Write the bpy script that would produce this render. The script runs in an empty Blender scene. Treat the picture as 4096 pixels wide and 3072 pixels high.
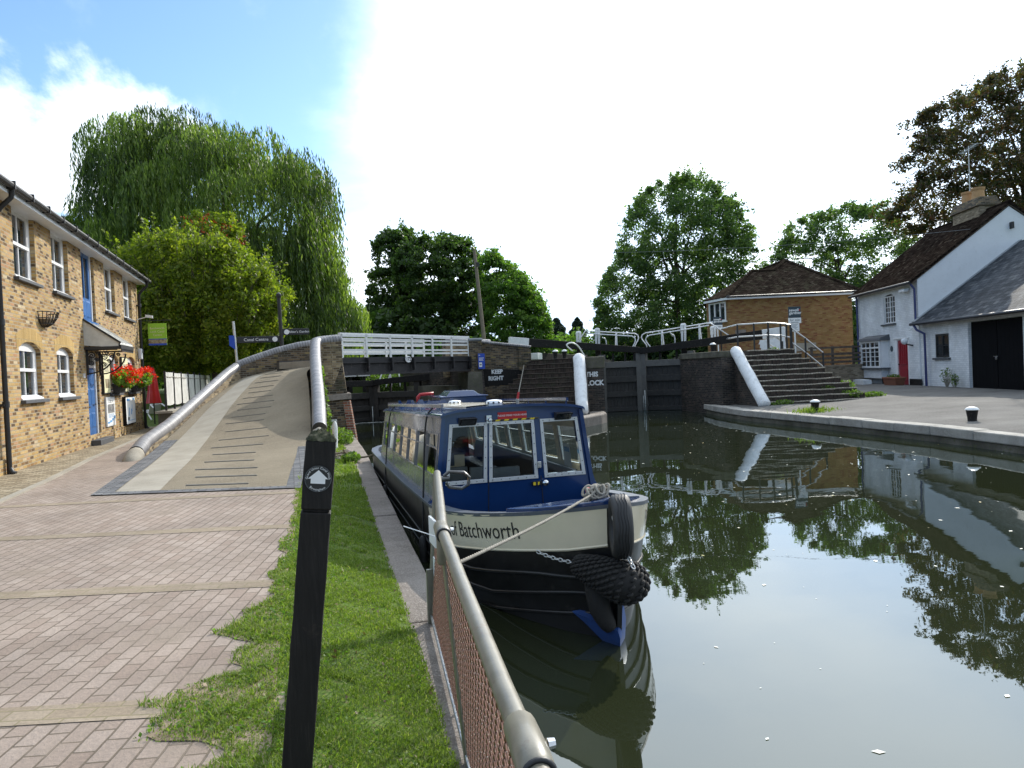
import bpy, math, random
import numpy as np
from mathutils import Vector, Matrix
random.seed(7); RNG = np.random.default_rng(11)
R = math.radians
SC = bpy.context.scene
COL = SC.collection

# ------------------------------------------------------------------ camera, sky, sun, exposure
CAM_AZ, CAM_PITCH, CAM_ROLL = R(16.55), R(1.05), R(2.5)
cd = bpy.data.cameras.new('camera'); cam = bpy.data.objects.new('camera', cd); COL.objects.link(cam)
f = Vector((math.sin(CAM_AZ)*math.cos(CAM_PITCH), math.cos(CAM_AZ)*math.cos(CAM_PITCH), -math.sin(CAM_PITCH)))
r0 = Vector((math.cos(CAM_AZ), -math.sin(CAM_AZ), 0)); u0 = r0.cross(f)
up = math.cos(CAM_ROLL)*u0 + math.sin(CAM_ROLL)*r0
rt = math.cos(CAM_ROLL)*r0 - math.sin(CAM_ROLL)*u0
m3 = Matrix((rt, up, -f)).transposed()
cam.matrix_world = Matrix.Translation((0, 0, 1.6)) @ m3.to_4x4()
cd.sensor_width = 36; cd.lens = 747/1024*36; cd.clip_start = 0.05; cd.clip_end = 6000
SC.camera = cam

SUN_AZ, SUN_EL = R(45), R(31.5)
sun_dir = Vector((math.sin(SUN_AZ)*math.cos(SUN_EL), math.cos(SUN_AZ)*math.cos(SUN_EL), math.sin(SUN_EL)))
sl = bpy.data.lights.new('sun', 'SUN'); so = bpy.data.objects.new('sun', sl); COL.objects.link(so)
sl.energy = 4.6; sl.angle = R(0.5); sl.color = (1.0, 0.94, 0.84)
so.rotation_euler = sun_dir.to_track_quat('Z', 'Y').to_euler(); so.location = sun_dir*300

world = bpy.data.worlds.new('World'); SC.world = world; world.use_nodes = True
wn, wl = world.node_tree.nodes, world.node_tree.links
for n in list(wn): wn.remove(n)
def W(t, **k):
    n = wn.new(t)
    for a, b in k.items(): setattr(n, a, b)
    return n
def wmath(op, a, b=None, c=None, clamp=False):
    n = W('ShaderNodeMath', operation=op); n.use_clamp = clamp
    for i, v in enumerate((a, b, c)):
        if v is None: continue
        if isinstance(v, (int, float)): n.inputs[i].default_value = v
        else: wl.new(v, n.inputs[i])
    return n.outputs[0]
def wdot(vec, d):
    n = W('ShaderNodeVectorMath', operation='DOT_PRODUCT'); wl.new(vec, n.inputs[0]); n.inputs[1].default_value = tuple(d)
    return n.outputs['Value']
def wmap(v, a, b, c=0.0, d=1.0):
    n = W('ShaderNodeMapRange', interpolation_type='SMOOTHSTEP'); wl.new(v, n.inputs[0])
    for i, x in enumerate((a, b, c, d)): n.inputs[i+1].default_value = x
    return n.outputs[0]
sky = W('ShaderNodeTexSky', sky_type='NISHITA', sun_disc=False, sun_elevation=SUN_EL, sun_rotation=SUN_AZ)
sky.air_density = 1.0; sky.dust_density = 0.6; sky.ozone_density = 1.6
tc = W('ShaderNodeTexCoord'); dvec = tc.outputs['Generated']
sep = W('ShaderNodeSeparateXYZ'); wl.new(dvec, sep.inputs[0])
hz = wmath('ADD', wmath('MAXIMUM', sep.outputs[2], 0.0), 0.16)
cmb = W('ShaderNodeCombineXYZ'); wl.new(wmath('DIVIDE', sep.outputs[0], hz), cmb.inputs[0]); wl.new(wmath('DIVIDE', sep.outputs[1], hz), cmb.inputs[1])
def wnoise(scale, detail, rough=.55, off=(0, 0, 0), stretch=(1, 1, 1)):
    mp = W('ShaderNodeMapping'); wl.new(cmb.outputs[0], mp.inputs[0]); mp.inputs['Location'].default_value = off; mp.inputs['Scale'].default_value = stretch
    n = W('ShaderNodeTexNoise'); wl.new(mp.outputs[0], n.inputs['Vector'])
    n.inputs['Scale'].default_value = scale; n.inputs['Detail'].default_value = detail; n.inputs['Roughness'].default_value = rough
    return n.outputs['Fac']
n1 = wnoise(1.1, 9, .58); n2 = wnoise(.55, 7, .5, (3.1, 1.7, 0)); n3 = wnoise(2.6, 9, .6, (7, 2, 0), (1, .45, 1))
def skydir(px, py):
    v = f + (px-512)/747*rt - (py-384)/747*up; v.normalize(); return v
blue = wmath('ADD', wdot(dvec, skydir(135, 45)), wmath('MULTIPLY', wmath('SUBTRACT', n1, .5), .07))
blue_mask = wmap(blue, .938, .982)                      # clear patch of the sky
back = wmap(wmath('ADD', wdot(dvec, sun_dir), wmath('MULTIPLY', wmath('SUBTRACT', n2, .5), 1.4)), -.1, -.65, 0, .85)
clear = wmath('MAXIMUM', blue_mask, back)
cumulus = wmath('ADD', wmath('MAXIMUM', wdot(dvec, skydir(5, 132)), wmath('ADD', wdot(dvec, skydir(95, 142)), .0012)), wmath('MULTIPLY', wmath('SUBTRACT', n3, .5), .02))
cum_mask = wmap(cumulus, .9955, .998, 0, .9)
wisp = wmath('MULTIPLY', wmap(n3, .5, .8), .5)
clear = wmath('MULTIPLY', clear, wmath('SUBTRACT', 1.0, wmath('MAXIMUM', cum_mask, wisp)))
glow = wmath('POWER', wmath('MAXIMUM', wdot(dvec, sun_dir), 0.0), 3.0)
thick = wmap(n2, .32, .68)
cl = wmath('ADD', wmath('ADD', 1.0, wmath('MULTIPLY', thick, .65)), wmath('MULTIPLY', glow, 1.55))
low = wmap(sep.outputs[2], -.05, .02)
cl = wmath('MULTIPLY', cl, wmath('ADD', wmath('MULTIPLY', low, .75), .25))
front = wmap(wdot(dvec, sun_dir), -.6, .3, .3, 1.0)
cl = wmath('MULTIPLY', cl, front)
ccol = W('ShaderNodeMix', data_type='RGBA'); wl.new(thick, ccol.inputs[0]); ccol.inputs[6].default_value = (.66, .83, 1.06, 1); ccol.inputs[7].default_value = (.93, .97, 1.0, 1)
cbg = W('ShaderNodeBackground'); wl.new(ccol.outputs[2], cbg.inputs[0]); wl.new(cl, cbg.inputs[1])
sbg = W('ShaderNodeBackground'); stint = W('ShaderNodeVectorMath', operation='MULTIPLY'); wl.new(sky.outputs[0], stint.inputs[0]); stint.inputs[1].default_value = (1.2, 1.42, 1.7); wl.new(stint.outputs[0], sbg.inputs[0]); sbg.inputs[1].default_value = 0.15
mix = W('ShaderNodeMixShader'); wl.new(clear, mix.inputs[0]); wl.new(cbg.outputs[0], mix.inputs[1]); wl.new(sbg.outputs[0], mix.inputs[2])
wo = W('ShaderNodeOutputWorld'); wl.new(mix.outputs[0], wo.inputs[0])
SC.view_settings.view_transform = 'Standard'; SC.view_settings.look = 'None'
SC.view_settings.exposure = 0.0; SC.view_settings.gamma = 1.0; SC.view_settings.use_curve_mapping = False
SC.cycles.use_denoising = True; SC.cycles.max_bounces = 8; SC.cycles.transparent_max_bounces = 12
SC.cycles.caustics_reflective = False; SC.cycles.caustics_refractive = False; SC.cycles.sample_clamp_indirect = 4.0

# ------------------------------------------------------------------ materials
def mat(name):
    m = bpy.data.materials.new(name); m.use_nodes = True
    nt = m.node_tree
    return m, nt.nodes, nt.links, nt.nodes['Principled BSDF']
def lk(l, a, b): l.new(a, b)
def ramp(N, L, fac, stops):
    n = N.new('ShaderNodeValToRGB'); e = n.color_ramp.elements
    while len(e) < len(stops): e.new(.5)
    for i, (p, c) in enumerate(stops): e[i].position = p; e[i].color = (*c, 1)
    L.new(fac, n.inputs[0]); return n.outputs[0]
def noise(N, L, vec, scale, detail=4, rough=.55, out='Fac'):
    n = N.new('ShaderNodeTexNoise'); n.inputs['Scale'].default_value = scale; n.inputs['Detail'].default_value = detail; n.inputs['Roughness'].default_value = rough
    if vec is not None: L.new(vec, n.inputs['Vector'])
    return n.outputs[out]
def mixc(N, L, fac, a, b, mode='MIX'):
    n = N.new('ShaderNodeMix'); n.data_type = 'RGBA'; n.blend_type = mode
    for i, v in ((0, fac), (6, a), (7, b)):
        if isinstance(v, (int, float)): n.inputs[i].default_value = v
        elif isinstance(v, tuple): n.inputs[i].default_value = (*v, 1) if len(v) == 3 else v
        else: L.new(v, n.inputs[i])
    return n.outputs[2]
def bump(N, L, b, h, strength=.3, dist=.01):
    n = N.new('ShaderNodeBump'); n.inputs['Strength'].default_value = strength; n.inputs['Distance'].default_value = dist
    L.new(h, n.inputs['Height']); L.new(n.outputs[0], b.inputs['Normal'])
def coord(N, which='Object'):
    return N.new('ShaderNodeTexCoord').outputs[which]
def paint(name, col, rough=.5, wear=.25, scale=6, spec=.5, metal=0, worn=None, coat=0, bstr=.1):
    """painted / plain material with soft mottling, dirt and a little bump"""
    m, N, L, b = mat(name); v = coord(N)
    nz = noise(N, L, v, scale, 6, .65)
    dark = tuple(c*(1-wear) for c in col); lite = tuple(min(1, c*(1+wear*.6)) for c in col)
    c = ramp(N, L, nz, [(.3, dark), (.52, col), (.75, lite)])
    if worn:
        fine = noise(N, L, v, scale*3.1, 8, .7)
        c = mixc(N, L, ramp(N, L, fine, [(.57, (0, 0, 0)), (.66, (1, 1, 1))]), c, worn)
    L.new(c, b.inputs['Base Color'])
    rr = N.new('ShaderNodeMapRange'); L.new(nz, rr.inputs[0]); rr.inputs[3].default_value = max(.02, rough-.12); rr.inputs[4].default_value = min(1, rough+.12)
    L.new(rr.outputs[0], b.inputs['Roughness'])
    b.inputs['Metallic'].default_value = metal; b.inputs['Specular IOR Level'].default_value = spec
    b.inputs['Coat Weight'].default_value = coat
    if bstr: bump(N, L, b, noise(N, L, v, scale*8, 5, .7), bstr, .006)
    return m
def brick(name, stops, mortar, spec=.3, *a, **k): return brick_(name, stops, mortar, spec, *a, **k)
def brick_(name, stops, mortar, spec=.3, bw=.225, bh=.075, ms=.011, rough=.9, off=.5, dirt=None, bstr=.6, stain=.25, rot=None, fine=.25, uneven=0):
    """brick, paver, slate or tile courses on the metre-scaled UV map, every unit with its own shade"""
    m, N, L, b = mat(name); v = coord(N, 'UV')
    if rot is not None:
        mp = N.new('ShaderNodeMapping'); mp.inputs['Rotation'].default_value = (0, 0, rot); L.new(v, mp.inputs[0]); v = mp.outputs[0]
    wob = N.new('ShaderNodeVectorMath'); wob.operation = 'MULTIPLY_ADD'; L.new(noise(N, L, v, 5, 2, .5, 'Color'), wob.inputs[0]); wob.inputs[1].default_value = (.012, .012, 0); L.new(v, wob.inputs[2]); v = wob.outputs[0]
    t = N.new('ShaderNodeTexBrick'); L.new(v, t.inputs['Vector'])
    t.inputs['Scale'].default_value = 1; t.inputs['Brick Width'].default_value = bw; t.inputs['Row Height'].default_value = bh
    t.inputs['Mortar Size'].default_value = ms; t.inputs['Mortar Smooth'].default_value = .25; t.inputs['Bias'].default_value = 0
    t.inputs['Color1'].default_value = (0, 0, 0, 1); t.inputs['Color2'].default_value = (1, 1, 1, 1); t.inputs['Mortar'].default_value = (.5, .5, .5, 1); t.offset = off
    c = ramp(N, L, t.outputs['Color'], stops)
    big = noise(N, L, v, .9, 5, .6); fn = noise(N, L, v, 38, 6, .7)
    c = mixc(N, L, fine, c, ramp(N, L, fn, [(.3, (.25, .25, .25)), (.7, (1.6, 1.6, 1.6))]), 'MULTIPLY')
    c = mixc(N, L, t.outputs['Fac'], c, mortar)
    c = mixc(N, L, stain, c, ramp(N, L, big, [(.35, (.35, .35, .35)), (.65, (1.25, 1.25, 1.25))]), 'MULTIPLY')
    if dirt: c = mixc(N, L, ramp(N, L, noise(N, L, v, 1.7, 7, .7), [(.52, (0, 0, 0)), (.72, (1, 1, 1))]), c, dirt)
    L.new(c, b.inputs['Base Color']); b.inputs['Roughness'].default_value = rough; b.inputs['Specular IOR Level'].default_value = spec
    h = N.new('ShaderNodeMath'); h.operation = 'MULTIPLY_ADD'; L.new(t.outputs['Fac'], h.inputs[0]); h.inputs[1].default_value = -1
    L.new(fn, h.inputs[2]); hh = h.outputs[0]
    if uneven:
        u_ = N.new('ShaderNodeMath'); u_.operation = 'MULTIPLY_ADD'; L.new(t.outputs['Color'], u_.inputs[0]); u_.inputs[1].default_value = uneven; L.new(hh, u_.inputs[2]); hh = u_.outputs[0]
    bump(N, L, b, hh, bstr, .008)
    return m
def ground_mat(name, cols, scale, rough=.95, bstr=.5, speck=None, sscale=60, dist=.02):
    m, N, L, b = mat(name); v = coord(N)
    a = noise(N, L, v, scale, 8, .65); d = noise(N, L, v, sscale, 4, .7)
    c = ramp(N, L, a, [(.3, cols[0]), (.5, cols[1]), (.7, cols[2])])
    big = noise(N, L, v, scale*.31, 6, .7); c = mixc(N, L, .55, c, ramp(N, L, big, [(.32, (.62, .61, .6)), (.5, (1, 1, 1)), (.7, (1.18, 1.17, 1.15))]), 'MULTIPLY')
    if speck: c = mixc(N, L, ramp(N, L, d, [(.5, (0, 0, 0)), (.68, (1, 1, 1))]), c, speck)
    L.new(c, b.inputs['Base Color']); b.inputs['Roughness'].default_value = rough; b.inputs['Specular IOR Level'].default_value = .25
    bump(N, L, b, d, bstr, dist); return m
def leaf_mat(name, stops, trans=.35, rough=.55):
    m, N, L, b = mat(name)
    g = N.new('ShaderNodeNewGeometry')
    c = ramp(N, L, g.outputs['Random Per Island'], stops)
    L.new(c, b.inputs['Base Color']); b.inputs['Roughness'].default_value = rough; b.inputs['Specular IOR Level'].default_value = .35
    t = N.new('ShaderNodeBsdfTranslucent'); tcol = mixc(N, L, .55, c, (.5, .8, .1), 'MULTIPLY')
    sc = mixc(N, L, 1.0, c, (1.7, 2.0, .7), 'MULTIPLY'); L.new(sc, t.inputs[0])
    x = N.new('ShaderNodeMixShader'); x.inputs[0].default_value = trans; L.new(b.outputs[0], x.inputs[1]); L.new(t.outputs[0], x.inputs[2])
    L.new(x.outputs[0], N['Material Output'].inputs[0]); return m
def glass_mat(name, col=(.02, .025, .03), rough=.03, spec=.9):
    m, N, L, b = mat(name); v = coord(N)
    L.new(ramp(N, L, noise(N, L, v, 2.2, 3), [(.35, tuple(c*.5 for c in col)), (.65, tuple(c*1.8 for c in col))]), b.inputs['Base Color'])
    b.inputs['Roughness'].default_value = rough; b.inputs['Specular IOR Level'].default_value = spec; b.inputs['IOR'].default_value = 1.6
    bump(N, L, b, noise(N, L, v, 1.1, 2), .04, .05); return m
def clear_glass(name, tint=(.85, .9, .88), refl=1.0):
    m, N, L, b = mat(name)
    tr = N.new('ShaderNodeBsdfTransparent'); tr.inputs[0].default_value = (*tint, 1)
    gl = N.new('ShaderNodeBsdfGlossy'); gl.inputs['Roughness'].default_value = .02; gl.inputs[0].default_value = (1, 1, 1, 1)
    fr = N.new('ShaderNodeFresnel'); fr.inputs[0].default_value = 1.5
    k = N.new('ShaderNodeMath'); k.operation = 'MULTIPLY'; L.new(fr.outputs[0], k.inputs[0]); k.inputs[1].default_value = refl
    x = N.new('ShaderNodeMixShader'); L.new(k.outputs[0], x.inputs[0]); L.new(tr.outputs[0], x.inputs[1]); L.new(gl.outputs[0], x.inputs[2])
    L.new(x.outputs[0], N['Material Output'].inputs[0]); return m

M = {}
M['white'] = paint('white_paint', (.74, .75, .74), .45, .1, 9, worn=(.5, .48, .44))
M['white_clean'] = paint('white_gloss_paint', (.8, .8, .8), .35, .05, 5)
M['black'] = paint('black_paint', (.016, .016, .018), .45, .4, 7)
M['black_wood'] = paint('black_stained_wood', (.01, .0085, .008), .7, .5, 5, spec=.25, worn=(.022, .018, .016), bstr=.6)
M['black_matt'] = paint('black_dull_paint', (.014, .013, .012), .75, .4, 5, spec=.25, worn=(.06, .05, .045))
M['darkmetal'] = paint('dark_iron', (.02, .02, .022), .5, .3, 8)
M['galv'] = paint('galvanised_steel', (.55, .56, .56), .35, .2, 10, metal=.85)
M['cream_metal'] = paint('cream_grey_paint', (.18, .165, .125), .42, .25, 9, coat=.15, worn=(.15, .12, .085))
M['steel'] = paint('bright_steel', (.7, .7, .7), .22, .1, 8, metal=1)
M['alu'] = paint('dull_aluminium', (.56, .57, .57), .38, .12, 12, metal=.25)
M['garage'] = paint('black_garage_boards', (.005, .005, .006), .8, .4, 4, spec=.08)
M['blue'] = paint('royal_blue_gloss', (.007, .032, .118), .16, .12, 3, spec=.6, coat=.5, bstr=.02)
M['blue_door'] = paint('blue_door_paint', (.045, .14, .36), .35, .15, 6)
M['navy'] = paint('navy_pipe_paint', (.03, .04, .14), .4, .2, 6)
M['hullblack'] = paint('bitumen_black', (.012, .012, .012), .34, .35, 4, spec=.5, worn=(.03, .028, .025))
M['cream'] = paint('cream_boat_paint', (.72, .64, .47), .22, .06, 3, coat=.4, bstr=.02)
M['inner'] = paint('cream_interior', (.78, .66, .45), .5, .08, 4)
M['greycab'] = paint('weathered_blue_grey_paint', (.2, .19, .21), .26, .25, 3, coat=.35, worn=(.3, .27, .24), bstr=.03)
M['gunwale'] = paint('slate_blue_paint', (.07, .085, .11), .4, .25, 5)
M['seat'] = paint('grey_vinyl', (.22, .22, .22), .45, .15, 5)
M['slatepaint'] = paint('grey_sill_paint', (.07, .075, .085), .6, .25, 9)
M['red'] = paint('red_paint', (.45, .012, .015), .35, .15, 6)
M['reddoor'] = paint('red_door_paint', (.3, .018, .03), .35, .2, 6)
M['rope'] = paint('rope', (.33, .3, .25), .9, .3, 30, bstr=.6)
M['ropedark'] = paint('old_rope', (.2, .16, .11), .95, .4, 30, bstr=.6)
M['ropeblack'] = paint('black_rope', (.016, .015, .014), .8, .5, 40, bstr=.6)
M['rubber'] = paint('tyre_rubber', (.03, .03, .03), .6, .35, 14, bstr=.3)
M['terracotta'] = paint('terracotta', (.2, .075, .04), .85, .25, 8)
M['chimneypot'] = paint('buff_clay', (.45, .27, .13), .85, .2, 8)
M['plastic'] = paint('white_plastic', (.72, .74, .76), .4, .08, 5)
M['canvas'] = ground_mat('white_canvas', [(.5, .49, .45), (.6, .59, .55), (.68, .67, .63)], 3, .85, .2)
M['asphalt'] = ground_mat('worn_asphalt', [(.085, .081, .074), (.135, .128, .118), (.185, .177, .163)], .55, .95, .9, (.25, .24, .22), 45)
M['gravel'] = ground_mat('bonded_gravel', [(.19, .155, .108), (.25, .207, .145), (.3, .25, .18)], .8, .95, 1.0, (.44, .385, .29), 70, .03)
M['concrete'] = ground_mat('pale_concrete', [(.26, .235, .19), (.32, .292, .24), (.37, .34, .285)], 1.6, .9, .35, (.36, .32, .26), 40)
M['stone'] = ground_mat('coping_stone', [(.15, .125, .105), (.22, .19, .165), (.3, .265, .235)], 2.2, .9, .9, (.38, .345, .31), 55)
M['stonedark'] = ground_mat('weathered_stone', [(.06, .055, .045), (.12, .11, .09), (.21, .19, .155)], 1.4, .92, .6, (.1, .11, .05), 18)
M['copelight'] = ground_mat('pale_wharf_coping', [(.26, .24, .21), (.36, .34, .3), (.46, .44, .4)], 2.2, .9, .8, (.52, .5, .46), 55)
M['soil'] = ground_mat('trodden_soil', [(.2, .155, .1), (.28, .22, .15), (.34, .28, .2)], 2, .98, .7, (.15, .11, .07), 40)
M['turf'] = ground_mat('turf', [(.05, .09, .015), (.085, .14, .022), (.12, .17, .035)], 1.5, .98, .8, (.14, .125, .05), 26)
M['field'] = ground_mat('rough_grass', [(.04, .07, .015), (.07, .11, .025), (.1, .14, .035)], .25, .98, .6, (.1, .1, .04), 5)
M['render'] = paint('white_render', (.74, .76, .78), .8, .05, 2.2, bstr=.25, worn=(.68, .69, .7))
M['greytile'] = paint('lead_flashing', (.26, .28, .3), .55, .25, 5)
M['timber'] = paint('weathered_timber', (.11, .085, .065), .85, .35, 7, bstr=.6)
M['gatewood'] = paint('wet_and_shaded_timber', (.03, .027, .024), .6, .5, 3.2, bstr=.7, worn=(.06, .056, .05))  # wet timber, its tone also lowered for the shade under the bridge
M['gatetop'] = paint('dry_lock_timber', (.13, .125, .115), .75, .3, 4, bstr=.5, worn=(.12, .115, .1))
M['polewood'] = paint('old_pole_timber', (.2, .165, .125), .9, .25, 6, bstr=.4)
M['bark'] = paint('bark', (.075, .058, .042), .95, .4, 6, bstr=1)
M['signgreen'] = paint('lime_sign', (.28, .52, .03), .5, .04, 3, bstr=0)
M['signblue'] = paint('blue_sign', (.01, .06, .42), .4, .05, 3, bstr=0)
M['signslate'] = paint('slate_sign', (.025, .045, .06), .5, .05, 3, bstr=0)
M['paper'] = paint('paper', (.8, .8, .78), .6, .03, 3, bstr=0)
M['parch'] = paint('pale_yellow_paper', (.72, .68, .42), .6, .04, 3, bstr=0)
M['skyblue'] = paint('pale_blue_print', (.12, .33, .62), .6, .1, 4, bstr=0)
M['greyprint'] = ground_mat('photo_print', [(.06, .065, .07), (.2, .2, .2), (.5, .5, .48)], 9, .6, 0)
M['sandprint'] = ground_mat('brown_print', [(.12, .09, .05), (.3, .24, .14), (.42, .42, .36)], 9, .6, 0)
M['yellow'] = paint('yellow_tape', (.75, .55, .02), .5, .06, 5, bstr=0)
M['glass'] = glass_mat('dark_window_glass')
M['clearglass'] = clear_glass('clear_glass')
M['sideglass'] = clear_glass('side_glass', (.32, .33, .32), 2.2)
M['mesh'] = paint('coppery_expanded_metal', (.19, .085, .048), .4, .6, 60, metal=.3, worn=(.66, .56, .43), bstr=0)  # the worn colour here paints bright highlights onto the strands
YEL = [(.0, (.07, .045, .027)), (.1, (.15, .085, .036)), (.22, (.27, .155, .06)), (.42, (.38, .235, .085)), (.6, (.45, .295, .11)), (.76, (.47, .33, .15)), (.88, (.38, .2, .1)), (1, (.52, .42, .26))]
M['stock'] = brick('yellow_stock_brick', YEL, (.34, .285, .195), dirt=None, stain=.2)
M['archbrick'] = brick('gauged_yellow_brick', [(.0, (.36, .23, .07)), (1, (.5, .33, .12))], (.36, .28, .15), .3, .085, .34, .008, off=0)
M['oldbrick'] = brick('sooty_old_brick', [(.0, (.03, .024, .018)), (.35, (.085, .062, .042)), (.65, (.14, .1, .062)), (.88, (.22, .155, .085)), (1, (.26, .2, .07))], (.17, .155, .125), dirt=(.05, .05, .028), stain=.5)
M['darkbrick'] = brick('blackened_engineering_brick', [(.0, (.018, .015, .014)), (.5, (.04, .032, .028)), (.85, (.075, .055, .045)), (1, (.12, .085, .065))], (.1, .088, .075), dirt=(.03, .03, .022), stain=.5, rough=.75)
M['redbrick'] = brick('red_quoin_brick', [(.0, (.13, .04, .025)), (.6, (.22, .075, .045)), (1, (.3, .13, .08))], (.24, .21, .17), .3, .24, .085, .016)
M['parapet'] = brick('ramp_parapet_brick', [(.0, (.09, .062, .038)), (.4, (.2, .145, .085)), (.75, (.31, .235, .14)), (1, (.42, .33, .2))], (.28, .24, .175), dirt=(.09, .08, .045), stain=.4)
M['orange'] = brick('orange_buff_brick', [(.0, (.17, .065, .032)), (.12, (.21, .085, .038)), (.2, (.23, .125, .045)), (.55, (.26, .15, .055)), (.85, (.3, .19, .08)), (1, (.24, .095, .045))], (.2, .14, .075), .3, .24, .08, .007, stain=.15)
M['buffwall'] = brick('buff_garden_wall', [(.0, (.15, .11, .07)), (.5, (.27, .21, .14)), (1, (.38, .31, .22))], (.25, .22, .17), stain=.35)
M['paver'] = brick('pink_paving_brick', [(.0, (.275, .21, .168)), (.3, (.305, .24, .195)), (.7, (.325, .258, .212)), (1, (.35, .283, .235))], (.15, .118, .085), .3, .207, .103, .006, bstr=1.0, stain=.3, fine=.2, rough=.85, dirt=(.25, .2, .155), uneven=.9, rot=R(-78))
M['paverband'] = brick('sandy_paving_band', [(.0, (.26, .205, .145)), (1, (.31, .25, .185))], (.22, .185, .11), .3, .21, .11, .006, bstr=.5, fine=.3, rot=R(16))
M['sett'] = brick('granite_setts', [(.0, (.2, .155, .1)), (.5, (.33, .27, .18)), (1, (.46, .39, .28))], (.2, .165, .11), .3, .2, .13, .022, bstr=1.2, fine=.3)
M['bluesett'] = brick('blue_paving_bricks', [(.0, (.1, .105, .115)), (.5, (.16, .165, .175)), (1, (.235, .235, .24))], (.06, .055, .05), .3, .23, .075, .01, bstr=.9)
M['slate'] = brick('grey_slate', [(.0, (.03, .035, .042)), (.4, (.05, .056, .065)), (.8, (.075, .082, .092)), (1, (.12, .126, .132))], (.012, .013, .015), .06, .3, .21, .009, rough=.65, bstr=.8, stain=.3)
M['tile'] = brick('brown_roof_tile', [(.0, (.014, .01, .0085)), (.5, (.026, .019, .015)), (.9, (.042, .031, .025)), (1, (.07, .058, .045))], (.006, .005, .0045), .0, .26, .16, .022, rough=.95, bstr=1.0, dirt=(.035, .03, .023))
M['tile2'] = brick('mottled_roof_tile', [(.0, (.028, .02, .015)), (.5, (.05, .036, .026)), (.9, (.075, .054, .04)), (1, (.13, .105, .075))], (.013, .01, .008), .0, .22, .12, .014, rough=.95, bstr=1.0, dirt=(.09, .08, .05))
M['whitebrick'] = brick('white_painted_brick', [(.0, (.7, .72, .74)), (1, (.8, .815, .83))], (.6, .62, .65), .3, .24, .085, .01, stain=.3, bstr=.5, fine=.1, dirt=(.6, .61, .6))
def cope_mat():
    m, N, L, b = mat('blue_brick_coping'); v = coord(N, 'UV')
    t = N.new('ShaderNodeTexBrick'); L.new(v, t.inputs[0]); t.inputs['Scale'].default_value = 1; t.inputs['Brick Width'].default_value = .1; t.inputs['Row Height'].default_value = 5; t.inputs['Mortar Size'].default_value = .008
    t.offset = 0; t.inputs['Color1'].default_value = (.17, .17, .185, 1); t.inputs['Color2'].default_value = (.28, .275, .285, 1); t.inputs['Mortar'].default_value = (.04, .036, .03, 1)
    c = mixc(N, L, .5, t.outputs['Color'], ramp(N, L, noise(N, L, coord(N), 5, 7, .7), [(.3, (.5, .47, .42)), (.7, (1.4, 1.35, 1.3))]), 'MULTIPLY')
    L.new(c, b.inputs['Base Color']); b.inputs['Roughness'].default_value = .42; b.inputs['Specular IOR Level'].default_value = .6
    h = N.new('ShaderNodeMath'); h.operation = 'SUBTRACT'; h.inputs[0].default_value = 1; L.new(t.outputs['Fac'], h.inputs[1]); bump(N, L, b, h.outputs[0], .9, .012)
    return m
M['cope'] = cope_mat()
def water_mat():
    m, N, L, b = mat('canal_water'); v = coord(N)
    nt = N; d = N.new('ShaderNodeBsdfDiffuse'); d.inputs[0].default_value = (.019, .023, .0105, 1)
    g = N.new('ShaderNodeBsdfGlossy'); g.inputs['Roughness'].default_value = .012; g.inputs[0].default_value = (.88, .95, 1, 1)
    fr = N.new('ShaderNodeFresnel'); fr.inputs[0].default_value = 1.85
    mp = N.new('ShaderNodeMapping'); L.new(v, mp.inputs[0]); mp.inputs['Scale'].default_value = (.8, 1.25, 1); mp.inputs['Rotation'].default_value = (0, 0, R(-17))
    a = noise(N, L, mp.outputs[0], .55, 2, .4); c = noise(N, L, mp.outputs[0], 3.2, 3, .5)
    e = N.new('ShaderNodeMath'); e.operation = 'MULTIPLY_ADD'; L.new(c, e.inputs[0]); e.inputs[1].default_value = .05; L.new(a, e.inputs[2])
    bp = N.new('ShaderNodeBump'); bp.inputs['Strength'].default_value = .16; bp.inputs['Distance'].default_value = .05; L.new(e.outputs[0], bp.inputs['Height'])
    for n in (g, fr): L.new(bp.outputs[0], n.inputs['Normal'])
    x = N.new('ShaderNodeMixShader'); L.new(fr.outputs[0], x.inputs[0]); L.new(d.outputs[0], x.inputs[1]); L.new(g.outputs[0], x.inputs[2])
    L.new(x.outputs[0], N['Material Output'].inputs[0]); return m
M['water'] = water_mat()

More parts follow.
